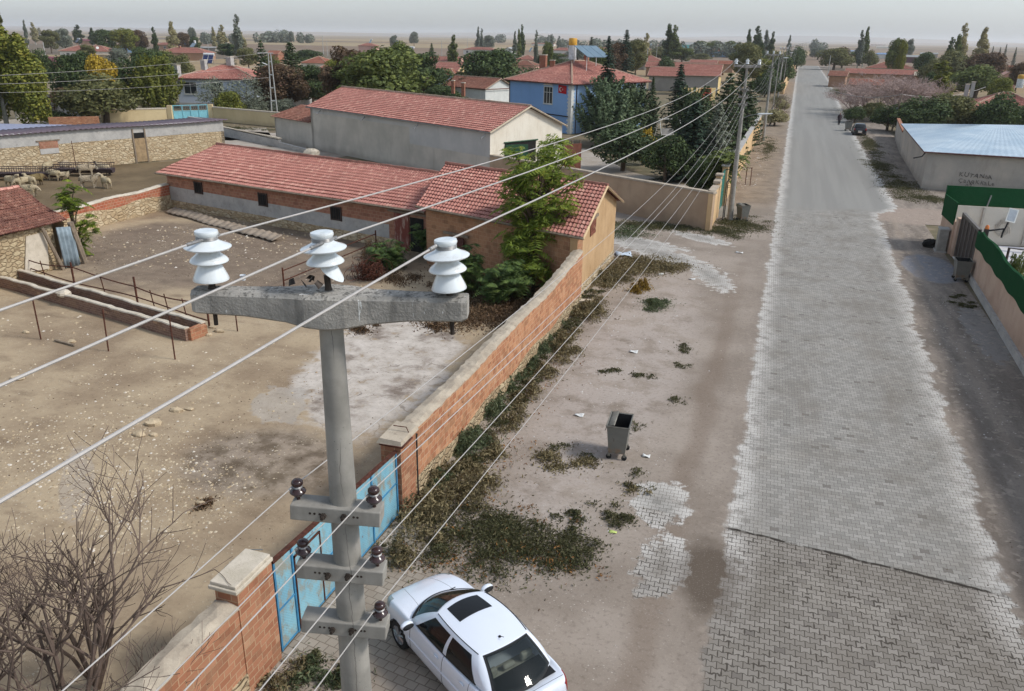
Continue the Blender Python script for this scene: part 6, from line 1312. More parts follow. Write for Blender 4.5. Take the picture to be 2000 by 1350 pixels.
def leafmesh(name,Cn,Nn,sz,asp=.6):
    n=len(Cn); r=rng.normal(size=(n,3)); t=np.cross(Nn,r); t/=np.linalg.norm(t,axis=1,keepdims=True)+1e-9; b=np.cross(Nn,t); s=sz[:,None]
    fold=Nn*s*.25
    V=np.stack([Cn-t*s,Cn+b*s*asp+fold,Cn+t*s,Cn-b*s*asp+fold],1).reshape(-1,3)
    me=bpy.data.meshes.new(name); me.vertices.add(4*n); me.vertices.foreach_set('co',V.astype(np.float32).ravel()); me.loops.add(4*n); me.loops.foreach_set('vertex_index',np.arange(4*n,dtype=np.int32)); me.polygons.add(n); me.polygons.foreach_set('loop_start',np.arange(0,4*n,4,dtype=np.int32)); me.polygons.foreach_set('loop_total',np.full(n,4,dtype=np.int32)); me.update(calc_edges=True); me.validate(); return me
def blobs_to_leaves(bl,n,sz,up=.35):
    bl=np.array(bl); w=bl[:,3]*bl[:,4]+.0; w=w/w.sum(); k=rng.choice(len(bl),n,p=w); d=rng.normal(size=(n,3)); d/=np.linalg.norm(d,axis=1,keepdims=True); r=rng.uniform(0,1,n)**.33
    r=.35+.68*r; C=bl[k,:3]+d*np.stack([bl[k,3],bl[k,3],bl[k,4]],1)*r[:,None]; N=d+rng.normal(size=(n,3))*.6+np.array([0,0,up]); N/=np.linalg.norm(N,axis=1,keepdims=True)
    return C,N,sz*rng.uniform(.6,1.35,n)
def mk(name,label_cat,foliage_me,lm,trunk,tm=None,crown='crown'):
    t=thing(name,'x',label_cat); o=bpy.data.objects.new(crown,foliage_me); foliage_me.materials.append(lm); COL.objects.link(o); o.parent=t; _kids.setdefault(t.name,[]).append(o)
    trunk.build('trunk',tm or M_bark,t,world=False); return t
def branches(mb,H,R,n,z0,z1,r0,rd,up=.5):
    mb.tube([(0,0,-.2),(rd.uniform(-.1,.1),rd.uniform(-.1,.1),H*.35),(rd.uniform(-.2,.2),rd.uniform(-.2,.2),H*.7)],[r0,r0*.7,r0*.3],7)
    for i in range(n):
        a=rd.uniform(0,6.28); z=H*rd.uniform(z0,z1); L=R*rd.uniform(.5,.9); mb.tube([(0,0,z),(L*.5*math.cos(a),L*.5*math.sin(a),z+L*up*.5),(L*math.cos(a),L*math.sin(a),z+L*up*1.1)],[r0*.4,r0*.25,r0*.08],5)
def round_tree(seed,H=7.0,R=3.0,n=9000,sz=.15,squash=1.0):
    rd=random.Random(seed); bl=[]
    for i in range(26):
        a=rd.uniform(0,6.28); e=math.asin(rd.uniform(-.75,1)); rr=R*rd.uniform(.45,.78); r=R*rd.uniform(.22,.42); zc=H*.58
        bl.append((rr*math.cos(e)*math.cos(a),rr*math.cos(e)*math.sin(a),zc+H*.36*math.sin(e)*squash,r,r*.85))
    bl.append((0,0,H*.58,R*.5,H*.25)); C,N,S_=blobs_to_leaves(bl,n,sz); mb=MB(); branches(mb,H,R,9,.2,.5,.05*R+.06,rd); return leafmesh('crown',C,N,S_),mb
def poplar_tree(seed,H=15.0,R=1.7,n=4200,sz=.26):
    rd=random.Random(seed); bl=[]
    for i in range(34):
        f=rd.uniform(.17,.98); prof=math.sin(min(1,f*1.15)*PI)**.6*(1-.35*f) if f<.87 else .3*(1-f)/.13+.05; a=rd.uniform(0,6.28); q=R*prof*rd.uniform(.25,.75); r=R*(.18+.3*prof)*rd.uniform(.7,1.1)
        bl.append((q*math.cos(a),q*math.sin(a),H*f,r,r*2.0))
    C,N,S_=blobs_to_leaves(bl,n,sz); mb=MB(); mb.tube([(0,0,-.2),(.05,0,H*.3),(0,.05,H*.85)],[.24,.16,.04],7)
    for i in range(10): a=rd.uniform(0,6.28); z=H*rd.uniform(.15,.6); mb.tube([(0,0,z),(R*.4*math.cos(a),R*.4*math.sin(a),z+H*.13)],[.07,.02],4)
    return leafmesh('crown',C,N,S_),mb
def spruce_tree(seed,H=10.0,R=2.3,n=6,sz=.2,gap=.42,droop=-.25,z0=.06,dens=1.0,curve=.0):
    rd=random.Random(seed); C=[];N=[]; mb=MB(); mb.tube([(0,0,-.2),(0,0,H*.97)],[.035*H*.5+.05,.02],6); z=H*z0
    while z<H*.985:
        f=(z/H-z0)/(1-z0); L=R*(1-f)**.85+.08; nb=int(9-4*f)+1; a0=rd.uniform(0,6.28)
        for i in range(nb):
            a=a0+6.28*i/nb+rd.uniform(-.25,.25); l=L*rd.uniform(.72,1.12); k=max(3,int(l/.105*dens)); dx,dy=math.cos(a),math.sin(a)
            if l>.5: mb.tube([(0,0,z),(dx*l*.9,dy*l*.9,z+droop*l*.8+curve*l*.8)],[.03,.006],3,caps=False)
            for j in range(k):
                s=(j+rd.random())/k*l; zz=z+droop*s+curve*s*s/l; w=.30*(1-s/l*.6)*min(1,l)
                for _ in range(2): o=rd.uniform(-w,w); C.append((dx*s-dy*o,dy*s+dx*o,zz+rd.uniform(-.08,.06)-abs(o)*.2)); N.append((rd.gauss(0,.5)+dx*.3,rd.gauss(0,.5)+dy*.3,1))
        z+=gap*rd.uniform(.7,1.25)*(1-.45*f)
    C,N=np.array(C),np.array(N); N/=np.linalg.norm(N,axis=1,keepdims=True); return leafmesh('crown',C,N,sz*rng.uniform(.6,1.3,len(C)),.38),mb
def plume_tree(seed,H=8.0,R=2.6,nb=170,sz=.17,lean=.55):      # juniper and cypress: upswept feathery branches
    rd=random.Random(seed); C=[];N=[]; mb=MB(); mb.tube([(0,0,-.2),(0,0,H*.6)],[.16,.05],6)
    for i in range(nb):
        a=rd.uniform(0,6.28); zb=H*rd.uniform(.02,.72)**1.1; f=zb/H; L=(R*(1.05-f)*1.35+.4)*rd.uniform(.7,1.1); dx,dy=math.cos(a),math.sin(a); k=int(L/.05)
        for j in range(k):
            s=(j+rd.random())/k; out=L*(s**.8)*lean*1.15; up=L*(s**1.5)*.8; w=.26*math.sin(PI*min(1,s*.9+.12)); C.append((dx*out+rd.gauss(0,w*.5),dy*out+rd.gauss(0,w*.5),zb+up+rd.gauss(0,w*.4))); N.append((dx*.8+rd.gauss(0,.6),dy*.8+rd.gauss(0,.6),.5))
    C,N=np.array(C),np.array(N); C[:,2]*=H/max(H,C[:,2].max()); N/=np.linalg.norm(N,axis=1,keepdims=True); return leafmesh('crown',C,N,sz*rng.uniform(.6,1.3,len(C)),.4),mb
def bare_tree(mb,P,H,stems,spread,rd,r0=.06,depth=4,twig=.006,lean=(0,0)):
    def grow(p,d,L,r,lv):
        n=4; pts=[p]; q=Vector(p); dd=Vector(d)
        for i in range(n): dd=(dd+Vector((rd.gauss(0,.10),rd.gauss(0,.10),rd.gauss(.04,.06)))).normalized(); q=q+dd*L/n; pts.append(q.copy())
        mb.tube(pts,[max(twig,r*(1-.5*i/n)) for i in range(n+1)],6 if lv<2 else (4 if lv<3 else 3),caps=False)
        if lv>=depth: return
        for i in range(rd.randint(2,3)+(1 if lv else 0)):
            f=rd.uniform(.35,1.0); b=pts[max(1,min(n,int(f*n+.5)))]; o=Vector((rd.gauss(0,1),rd.gauss(0,1),rd.gauss(.1,.5))).normalized(); grow(b,(dd*.75+o*.6).normalized(),L*rd.uniform(.5,.78),r*.55,lv+1)
    for i in range(stems):
        a=6.28*i/stems+rd.uniform(-.4,.4); grow(Vector(P),Vector((math.cos(a)*spread+lean[0],math.sin(a)*spread+lean[1],1)).normalized(),H*rd.uniform(.38,.55),r0*rd.uniform(.7,1.1),0)
PROTO={}
def reg(k,t): PROTO.setdefault(k,[]).append(t)
def size(t):
    zs=[];xs=[]
    for c in _kids[t.name]:
        co=np.empty(len(c.data.vertices)*3,dtype=np.float32); c.data.vertices.foreach_get('co',co); co=co.reshape(-1,3); zs.append(co[:,2].max()); xs.append(np.percentile(np.abs(co[:,0]),97)+np.percentile(np.abs(co[:,1]),97))
    return max(zs),max(xs)
_cnt={}
_SZ={}
def tree(kind,lm,label,x,yt,yb,w,group=None,name=None,cat=None,bark=None,rz=None):
    """x: column of the stem, yt: row of the top, yb: row of the foot (or minus the height in metres), w: crown width in picture columns"""
    if yb>0: P=g(x,yb); H=hz(P,x,yt)
    elif yb<-25:      # at a given distance instead
        d=ray(x,yt); q=-yb/math.hypot(d.x,d.y); P=Vector((d.x*q,d.y*q,0)); H=CH+d.z*q
    else: H=-yb; P=g(x,yt,H); P.z=0
    D=(P-Vector((0,0,CH))).dot(CF); Wm=w*D/F; v=PROTO[kind]; i=_cnt.get(kind,0); _cnt[kind]=i+1; src=v[i%len(v)]
    if src not in _SZ: _SZ[src]=size(src)
    h0,w0=_SZ[src]; sc=(Wm/w0,Wm/w0,H/h0); first=i<len(v); rz=rnd.uniform(0,6.28) if rz is None else rz
    ms={'crown':LM[lm]}
    if first:
        t=src; t.location=P; t.rotation_euler=(0,0,rz); t.scale=sc; t['label']=label
        for c in _kids[t.name]:
            if c.name.split('.')[0]=='crown': c.material_slots[0].link='OBJECT'; c.material_slots[0].material=LM[lm]
        if group: t['group']=group
    else: t=dup(src,P,rz,sc,label,group,ms)
    if not group and 'group' in t: del t['group']
    if name: t.name=name
    if cat: t['category']=cat
    return t
for s in (1,2,3): m,mb=round_tree(s); reg('round',mk('leafy_tree','tree',m,LM['green'],mb))
for s in (4,5): m,mb=round_tree(s,3.0,2.0,5500,.10,.9); reg('shrub',mk('shrub','shrub',m,LM['olive'],mb))
m,mb=round_tree(18,7,3,1500,.14); reg('thin',mk('leafy_tree','tree',m,LM['grey'],mb)); m,mb=round_tree(19,7,3,1700,.13); reg('thin',mk('leafy_tree','tree',m,LM['grey'],mb))
for s in (6,7): m,mb=poplar_tree(s); reg('poplar',mk('poplar_tree','tree',m,LM['lime'],mb,M_barkw))
for s in (16,17): m,mb=poplar_tree(s,13.0,2.9,11000,.22); reg('poplarw',mk('poplar_tree','tree',m,LM['lime'],mb,M_barkw))
for s in (8,9): m,mb=spruce_tree(s); reg('spruce',mk('spruce_tree','tree',m,LM['spruce'],mb))
for s in (10,11): m,mb=spruce_tree(s,9,3.0,gap=.55,droop=-.05,sz=.24,curve=.25,dens=.9); reg('pine',mk('pine_tree','tree',m,LM['pine'],mb))
for s in (12,13): m,mb=plume_tree(s); reg('plume',mk('cypress_tree','tree',m,LM['blue'],mb))
def bare_proto(seed,H,R,mt):
    mb=MB(); rd=random.Random(seed); bare_tree(mb,(0,0,-.1),H,8,.6,rd,.11,5,.009); t=thing('bare_tree','x','tree'); mb.build('branches',mt,t,world=False); return t
for s in (14,15): reg('bare',bare_proto(s,6.5,3,M_twigp))
# ---- the big tree of heaven by the stable and its suckers: feathery compound leaves on arching stalks
def frond(C,N,P,d,L,rd,k=9):
    d=Vector(d).normalized(); s_=d.cross(Vector((0,0,1)))
    if s_.length<.05: s_=Vector((1,0,0))
    s_.normalize(); p=Vector(P)
    for j in range(k):
        f=(j+1)/k; q=p+d*(L*f)+Vector((0,0,-.55*L*f*f)); w=L*.30*math.sin(PI*(.15+.8*f))
        for s in (-1,1): C.append(q+s_*s*w*.55+Vector((0,0,-w*.12))); N.append((s_*s*.35+Vector((rd.gauss(0,.15),rd.gauss(0,.15),1))).normalized()); S__.append((w*.72+.03,s_*s))
def fronds_mesh(name,items):
    V=[];Fc=[]
    for c,n,(sz,ax) in items:
        ax=(ax-n*ax.dot(n)).normalized(); b=n.cross(ax); k=len(V); V+=[c-ax*sz,c+b*sz*.30,c+ax*sz*1.1,c-b*sz*.30]; Fc.append((k,k+1,k+2,k+3))
    me=bpy.data.meshes.new(name); me.from_pydata([tuple(v) for v in V],[],Fc); return me
def heaven_tree(label,P,H,boughs,rd,lm,sp=1.0,group=None,name='tree_of_heaven',fl=.75,nf=13,cloud=0):
    global S__
    S__=[]; C=[];N=[]; t=thing(name,label,'tree',P,group); mb=MB(); mb.tube([(0,0,-.1),(.05,.03,H*.45),(0,0,H*.9)],[.035*H*.5+.02,.05,.02],7); 
    for (a,z,r) in boughs:
        b=Vector((math.cos(a)*r*sp,math.sin(a)*r*sp,z)); mb.tube([(0,0,max(.2,z*.6-.3)),(b.x*.5,b.y*.5,z*.85),b],[.05,.035,.015],5)
        for i in range(nf): an=6.28*i/nf+rd.uniform(-.3,.3); el=rd.uniform(-.35,.8); q=b+Vector((rd.gauss(0,.13),rd.gauss(0,.13),rd.gauss(0,.2))); frond(C,N,q,(math.cos(an),math.sin(an),el*1.5),fl*rd.uniform(.6,1.25),rd)
    if cloud:
        bl=[(math.cos(a)*r*sp,math.sin(a)*r*sp,z,.42,.42) for a,z,r in boughs]; cc,nn,ss=blobs_to_leaves(bl,cloud,.105,.5)
        for c_,n_,s_ in zip(cc,nn,ss): v=Vector(n_); C.append(Vector(c_)); N.append(v); S__.append((float(s_),v.orthogonal()+Vector((0,0,-.6))))
    me=fronds_mesh('crown',list(zip(C,N,S__))); me.materials.append(lm); o=bpy.data.objects.new('crown',me); COL.objects.link(o); o.parent=t; _kids.setdefault(t.name,[]).append(o); mb.build('trunk',M_bark,t,world=False); return t
rdA=random.Random(40); P=Vector((-10.7,35.5,0)); bo=[]
for i in range(95):
    z=rdA.uniform(.5,7.0)**1.0; f=z/7.2; R=(1.6 if f<.35 else 1.15 if f<.52 else 1.95)*math.sqrt(rdA.uniform(.1,1)); 
    if f>.88: R*=.75
    bo.append((rdA.uniform(0,6.28),z,R*.95))
heaven_tree('tall feathery green tree growing against the stable near the wall',P,7.3,bo,rdA,leafmat('leaf_ailanthus',L_((88,108,48),(128,148,62),(164,176,74),(204,200,92)),.4),1,nf=6,fl=.8,cloud=8500)
M_ail2=leafmat('leaf_ailanthus_shade',L_((60,80,46),(84,106,58),(110,130,70),(142,156,80)),.3)
heaven_tree('dark feathery bush at the foot of the tall green tree',Vector((-11.6,33.4,0)),2.2,[(rdA.uniform(0,6.28),rdA.uniform(.4,1.8),rdA.uniform(.2,1.0)) for _ in range(15)],rdA,M_ail2,name='feathery_bush')
heaven_tree('feathery green bush between the stable doors',g(905,575),2.0,[(rdA.uniform(0,6.28),rdA.uniform(.4,1.9),rdA.uniform(.1,.75)) for _ in range(14)],rdA,M_ail2,name='feathery_bush')
heaven_tree('leafy sucker growing in the open stable doorway',g(838,505),1.8,[(rdA.uniform(0,6.28),rdA.uniform(.5,1.7),rdA.uniform(.1,.6)) for _ in range(9)],rdA,M_ail2,name='feathery_bush')
heaven_tree('low green weed bush beside the coil of netting',g(755,525),1.1,[(rdA.uniform(0,6.28),rdA.uniform(.3,1.1),rdA.uniform(.1,.6)) for _ in range(9)],rdA,M_ail2,name='feathery_bush')
M_sap=leafmat('leaf_sapling',L_((70,90,34),(104,124,44),(138,152,54),(166,170,66)),.3)
q=g(155,500); heaven_tree('slim green sapling beside the crooked shed',q,3.7,[(rdA.uniform(0,6.28),rdA.uniform(2.6,3.9),rdA.uniform(.05,.45)) for _ in range(9)]+[(.3,1.7,.7),(.1,2.0,.9),(-.2,1.5,1.0),(.5,1.3,.8)]+[(rdA.uniform(0,6.28),rdA.uniform(.3,.7),rdA.uniform(.1,.4)) for _ in range(4)],rdA,M_sap,name='sapling',nf=9,fl=.62)
heaven_tree('palm-like feathery shrub behind the corner of the garden wall',g(1405,395),3.6,[(rdA.uniform(0,6.28),rdA.uniform(2.2,3.6),rdA.uniform(.1,1.0)) for _ in range(14)],rdA,LM['green'],name='feathery_bush',fl=1.3,nf=10)
# ---- leafless shrubs in the near corner of the yard
def bare(label,P,H,stems,spread,seed,r0,depth=4,twig=.0045,group=None,lean=(0,0)):
    mb=MB(); rd=random.Random(seed); bare_tree(mb,P,H,stems,spread,rd,r0,depth,twig,lean); t=thing('bare_shrub',label,'shrub',P,group); mb.build('branches',M_twig,t); return t
bare('leafless many-stemmed shrub behind the brick wall end, in front of the other',Vector((-10.0,7.3,0)),4.8,8,.38,51,.055,3,.006,'leafless shrubs in the yard corner')
bare('leafless shrub at the yard edge, its stems leaning away from the wall',Vector((-12.0,7.2,0)),4.6,8,.42,52,.05,4,.005,'leafless shrubs in the yard corner')
bare('low leafless twigs overhanging the brick wall top',Vector((-9.0,7.4,0)),3.3,5,.75,54,.03,3,.004,'leafless shrubs in the yard corner',(.5,.3))
bare('leafless shrub with the tallest upright stems, just inside the brick wall end',Vector((-10.9,8.6,0)),4.3,6,.30,58,.05,3,.006,'leafless shrubs in the yard corner')
bare('small leaning leafless tree on the verge by the fourth pole',g(1503,245),4.6,2,.35,57,.12,3,.02,None,(.5,.2))
# ---------------------------------------------------------------- left house, its walls and gate
Rx,Fy=Vector((_cf,_sf,0)),Vector((-_sf,_cf,0))
M_paleb=plaster('pale_blue_render',lin(186,196,210,.95),lin(198,206,218,.95),lin(170,180,192,.95),.3,False)
P0=g(352,212); L0=along(P0+Vector((0,0,3)),Rx,500)
t=hip_house('pale blue-white house with red hip roof behind the turquoise gate',P0+Rx*L0,-Rx,Fy,L0,11,4.6,1.9,M_paleb,M_paleb,M_tileA,.5,True,0,seed=51); H=_H[t.name]
mb=MB(); mb.wall(P0-Fy*.03,P0+Rx*L0-Fy*.03,0,.9,.02); mb.build('plinth',M_cem,t)
for x in (372,424): win(t,vp(P0,P0+Rx,x,172),Rx,1.9,1.7,M_white,(1,1))
chimney(t,H['r1'].lerp(H['eb'],.9)+Vector((0,0,.1)),1.6,.8,M_cem); chimney(t,H['r2'].lerp(H['eb'],.35)+Vector((0,0,-.1)),1.5,.8,M_cem); chimney(t,H['r1']+Vector((0,0,-.1)),1.3,.9,M_cem)
sq=vp(P0+Fy*3.5,P0+Fy*3.5+Rx,404,124); solar('navy solar heater with white cylinder on the pale blue-white house',sq,math.atan2(Rx.y,Rx.x),'h',2,2.0,.8,.85,True)
P1=P0+Rx*L0; hip_house('red-roofed wing beside the pale blue-white house',P1+Rx*6.5+Fy*1.5,-Rx,Fy,6.5,8,3.6,1.6,M_cem,M_cem,M_tileA,.4,True,0,seed=52)
M_tanw=plaster('tan_render',lin(202,182,142,.95),lin(212,192,152,.95),lin(178,156,122,.95),.4)
W0,W1,W2,W3=g(200,243),g(335,239),g(414,236),g(560,250)
t=thing('front_wall','tan rendered front wall with pale coping either side of the turquoise gate','wall',W1)
for a,b,nm in ((W0,W1,'wall_left_run'),(W2,W3,'wall_right_run')): mb=MB(); mb.wall(a,b,0,1.75,.3); mb.build('wall_run',M_tanw,t); mb=MB(); mb.wall(a-Fy*.06,b-Fy*.06,1.752,1.9,.42); mb.build('coping',M_capc,t)
for q in (W1,W2): mb=MB(); mb.cbox(q+Vector((0,0,1.1)),(.6,.5,2.2),0,PHI); mb.build('gate_pillar',M_tanw,t)
M_turq=plain('turquoise_paint',lin(126,186,198,.95),.55,0,.08,1); M_iron=plain('dark_scrollwork',lin(52,60,58,.8),.6)
t=thing('driveway_gate','turquoise metal double gate with dark scrollwork panels along its top','gate',W1)
eg=(W2-W1).normalized(); Lg=(W2-W1).length; mb=MB(); mb.wall(W1+eg*.35,W2-eg*.35,.1,1.35,.05); mb.build('gate_panel',M_turq,t); mb=MB()
for f in (.08,.3,.5,.7,.92): q=W1+eg*Lg*f-Fy*.03; mb.cbox(q+Vector((0,0,1.1)),(.12,.08,2.1),0,PHI)
for z in (1.37,2.1): mb.wall(W1+eg*.35-Fy*.03,W2-eg*.35-Fy*.03,z,z+.09,.08)
mb.build('gate_frame',M_turq,t); mb=MB()
for k in range(16):
    c=W1+eg*(Lg*(.1+.8*(k+.5)/16))+Vector((0,0,1.75)); mb.tube([c+eg*.2*math.cos(a)*(1-a/14)+Vector((0,0,.26*math.sin(a)*(1-a/14))) for a in [i*.55 for i in range(18)]],.025,4)
mb.build('scrollwork',M_iron,t)
t=thing('side_wall','grey sloping wall with pale coping behind the white poplar trunks','wall',g(155,238)); a,b=g(92,226),g(160,240); mb=MB(); mb.wall(a,b,0,3.0,.3,z1b=2.5); mb.build('wall_body',M_cem,t); mb=MB(); mb.wall(a-Fy*.05,b-Fy*.05,3.002,3.15,.4,z1b=2.65); mb.build('coping',M_capc,t)
t=thing('lean_to','flat bluish sheet-roofed lean-to below the poplars','shed',g(20,250)); mb=MB(); a=g(20,250,1.6); mb.M=Matrix.Translation(a)@Matrix.Rotation(PHI,4,'Z'); mb.box((-8,-3,-.1),(7.5,4,.0)); mb.build('sheet',plain('lavender_sheet',lin(160,164,186,.85),.5),t); mb=MB(); mb.M=Matrix.Translation(a)@Matrix.Rotation(PHI,4,'Z'); mb.box((-7.8,-2.8,-1.6),(7.2,3.8,-.11)); mb.build('wall',M_cem,t)
# lattice concrete pole
P=g(538,238); Hh=hz(P,527,104); t=thing('lattice_pole','slim ladder-like concrete pole with a lamp, beside the barn annexe','power pole',P)
mb=MB(); M_palep=plain('pale_pole_concrete',lin(176,176,172,.85),.85)
for s in (-1,1): mb.tube([P+Rx*s*.42,P+Rx*s*.16+Vector((0,0,Hh))],[.1,.08],5)
for k in range(5): f=.12+.19*k; w=.42-.26*f; mb.tube([P+Rx*w+Vector((0,0,Hh*f)),P-Rx*w+Vector((0,0,Hh*f))],.09,4)
mb.build('pole_frame',M_palep,t); mb=MB(); mb.tube([P-Rx*1.6+Vector((0,0,Hh)),P+Rx*.5+Vector((0,0,Hh))],.06,4); mb.build('crossarm',M_palep,t); mb=MB(); lamp_head(mb,P-Rx*.4+Vector((0,0,Hh-1.5)),-Rx+Vector((0,0,.4)),.8); mb.build('lamp_head',M_lampw,t)
for k,(z,l) in enumerate(((.1,'upper thin wire crossing the poplars to the ladder-like pole'),(-1.5,'middle thin wire crossing the poplars to the ladder-like pole'),(-3.1,'lowest thin wire crossing the poplars to the ladder-like pole'))):
    q=P+Vector((0,0,Hh+z)); e=g(-60,150+k*16,7.5-k*1.4); wire(l,[(e,q-Rx*.3,.4)],.015,'thin wires by the poplars')

# ---------------------------------------------------------------- village houses
M_offw=plaster('off_white_render',lin(206,202,194,.9),lin(214,210,202,.9),lin(186,180,170,.9),.3,False); M_pink=plaster('pink_render',lin(202,158,146,.9),lin(210,168,154,.9),lin(184,142,130,.9),.3,False)
M_yel=plaster('yellow_render',lin(218,190,134,.9),lin(224,198,144,.9),lin(200,170,120,.9),.3,False); M_mudh=plaster('earth_wall',lin(150,118,96,1),lin(164,132,108,1),lin(130,100,82,1),.3,False); M_greyh=plaster('grey_house_render',lin(142,136,128,1),lin(156,150,142,1),lin(120,114,108,1),.3,False); M_skyb=plaster('sky_blue_render',lin(150,178,206,.95),lin(160,188,212,.95),lin(140,166,190,.95),.3,False)
M_maroon=mat('maroon_sheet',lambda n:{'c':n.mix(n.noise(n.pos(),.3,3),lin(128,70,84,.9),lin(144,84,96,.9)),'b':n.bump(n.m('SINE',n.sep(n.uv())[0]*20),.4,.02)},.6); M_bsheet=plain('blue_sheet',lin(150,176,206,.9),.5,0,.1,.4); M_gsheet=plain('grey_sheet',lin(170,172,170,.9),.6,0,.1,.4); M_grn=plain('turquoise_wall',lin(120,196,196,.9),.7,0,.08,.3)
U0,V0=Vector((-1,0,0)),Vector((0,1,0))
def rotv(v,a): return Matrix.Rotation(a,3,'Z')@v
def vh(label,xr,ye,xl,ze,rise,wall,tile=None,hip=True,depth=9,a=0.0,wall2=None,lod=1,rdg=None,name='house',cat='house',chim=(),wins=0,ov=.4):
    u,v=rotv(U0,a),rotv(V0,a); P=g(xr,ye,ze); Lu=max(2,along(P,u,xl)); P.z=0
    t=hip_house(label,P,u,v,Lu,depth,ze,rise,wall,wall2 or wall,tile or M_tileF,ov,hip,lod,name,cat,seed=int(xr+ye),rdg=rdg or 'u'); H=_H[t.name]
    for f,w,hh in chim: chimney(t,H['r1'].lerp(H['r2'],f)+Vector((0,-.6,-.5)),hh,w,M_brickch)
    for k in range(wins): win(t,P+u*Lu*(k+.5)/wins+Vector((0,0,ze*.52)),-u,1.3,1.3,M_white,(1,0),sill=False)
    return t
aR=math.radians(18)
vh('red hip-roofed house with a solar heater behind the maroon shed',212,101,116,3,2.2,M_offw,a=aR,depth=11,wins=3)
vh('flat pale concrete-roofed house with a satellite dish behind the gold tree',222,108,152,3.2,.25,M_capc,M_capc,False,9,aR,chim=((.2,.7,1.4),),rdg='u')
vh('long maroon sheet-roofed shed behind the poplars',134,122,80,2.8,1.3,M_mudh,M_maroon,False,9,aR)
vh('small maroon-roofed house far behind the red hip roof',182,80,147,3,1.2,M_mudh,M_maroon,False,9,aR,chim=((.4,.7,1.0),))
vh('small sky-blue house with an orange gable roof',262,92,229,3,1.5,M_skyb,M_tileG,False,9,aR,rdg='v')
vh('little red-roofed hut among the dark trees',284,112,255,2.6,1.1,M_offw,None,True,5,aR)
vh('open-sided shed with a red roof before the pale poplar',340,88,302,3.2,1.3,M_mudh,None,True,8,aR,wins=3)
vh('low building under pale blue sheets beside the open shed',366,88,336,3,.9,M_skyb,M_bsheet,False,7,aR)
vh('red hip-roofed house carrying a blue tank and slanted collectors',402,104,309,3,2.0,M_mudh,a=aR,depth=11,chim=((.75,.6,1.1),))
vh('grey low shed with a dark roof behind the bare poplars',420,94,378,2.6,.7,M_greyh,M_gsheet,False,7,aR)
vh('orange-roofed house between the pine and the walnut trees',637,124,588,3,1.9,M_offw,M_tileG,True,10,aR*.6)
vh('tiny red roof tucked against the walnut trees',640,134,622,2.6,.9,M_offw,M_tileF,True,4,aR*.6)
vh('orange-red house roof showing beside the dark conifers',542,106,522,3,1.4,M_brickch,M_tileG,False,7,aR*.6)
vh('red roof with white rooftop tank peeping over the walnut trees',733,90,700,5.0,1.6,M_pink,None,True,8,aR*.6)
vh('red roof behind the walnut trees with the navy solar panel',800,119,752,4.2,1.6,M_offw,M_tileG,True,9,aR*.4)
vh('long red-roofed white farm building at the field edge',966,98,905,3,1.6,M_offw,None,True,10,.1,wins=4)
vh('upper red-roofed house next to the yellow gable',896,121,836,3,1.6,M_pink,None,False,8,0)
vh('yellow-gabled house with red tiles by the dark walnut',892,139,846,3.4,1.9,M_yel,None,False,9,0,M_yel)
vh('low red hip roof in front of the yellow gable',888,147,850,2.6,1.4,M_bsheet,M_tileG,True,7,0)
vh('red-roofed cottage with lilac wall behind the dark walnut',930,115,893,2.8,1.2,M_pink,None,True,7,0)
vh('white tunnel-roofed shed at the field edge',1000,98,984,2.5,2.0,M_white,M_gsheet,False,9,0,rdg='v')
vh('pink house with red hip roof and a solar panel, west of the blue house',1042,117,1008,3.4,1.6,M_pink,None,True,8,0,wins=1)
vh('red-roofed house beside the red brick chimneys of the blue house',1042,128,1000,3.0,1.4,M_pink,M_tileB,True,6,0)
vh('red hip-roofed house in line with the yellow barrel',1120,99,1078,3,1.8,M_offw,None,True,9,0)
vh('small orange dormer roof just over the blue house ridge',1112,110,1088,3,1.2,M_offw,M_tileG,True,6,0)
vh('low pale-roofed barn far behind the yellow barrel',1082,86,1038,3,1.0,M_offw,M_tileG,False,8,0)
vh('red-roofed house far back between the spruces',1190,97,1160,3,1.6,M_offw,None,True,8,0)
vh('white-walled house with red hip roof and two solar panels',1291,120,1232,3.3,2.2,M_greyh,None,True,9,.1,M_white,wins=1)
vh('red roof rising behind the white-walled house',1274,98,1240,3.2,1.6,M_offw,None,True,8,.1)
vh('dull red roof beside the tall twin poplar',1304,90,1272,3.2,1.4,M_mudh,M_maroon,False,8,.1)
vh('long dull red roof across the middle of the village',1392,134,1262,3,1.6,M_mudh,M_tileF,False,7,.02)
vh('red-brown roof joined to the cream-gabled barn',1345,150,1268,3.4,1.9,M_greyh,M_tileF,False,8,.02)
t=vh('grey barn with red tiles and a cream gable',1404,149,1330,4.2,2.3,M_greyh,M_tileF,False,8,.02,M_yel)
vh('red house roof with a small white gable wall above the cream gable',1398,127,1348,3.4,1.5,M_mudh,None,False,7,.02,M_yel)
vh('brown ruinous shed with red tiles next to the street trees',1432,126,1400,3,1.2,M_mudh,M_tileG,False,8,.02)
vh('long sky-blue building with a red roof and twin chimneys',1443,101,1348,4,2.2,M_skyb,None,False,9,.06,chim=((.3,.6,.9),(.72,.6,.9)),wins=5)
vh('huge turquoise-walled warehouse with a pale grey roof',1494,90,1332,6,2.6,M_grn,M_gsheet,False,20,.06,M_grn,cat='warehouse',name='warehouse')
vh('small turquoise gabled shed beside the street trees',1508,104,1500,4,1.8,M_grn,M_gsheet,False,8,.05,rdg='v')
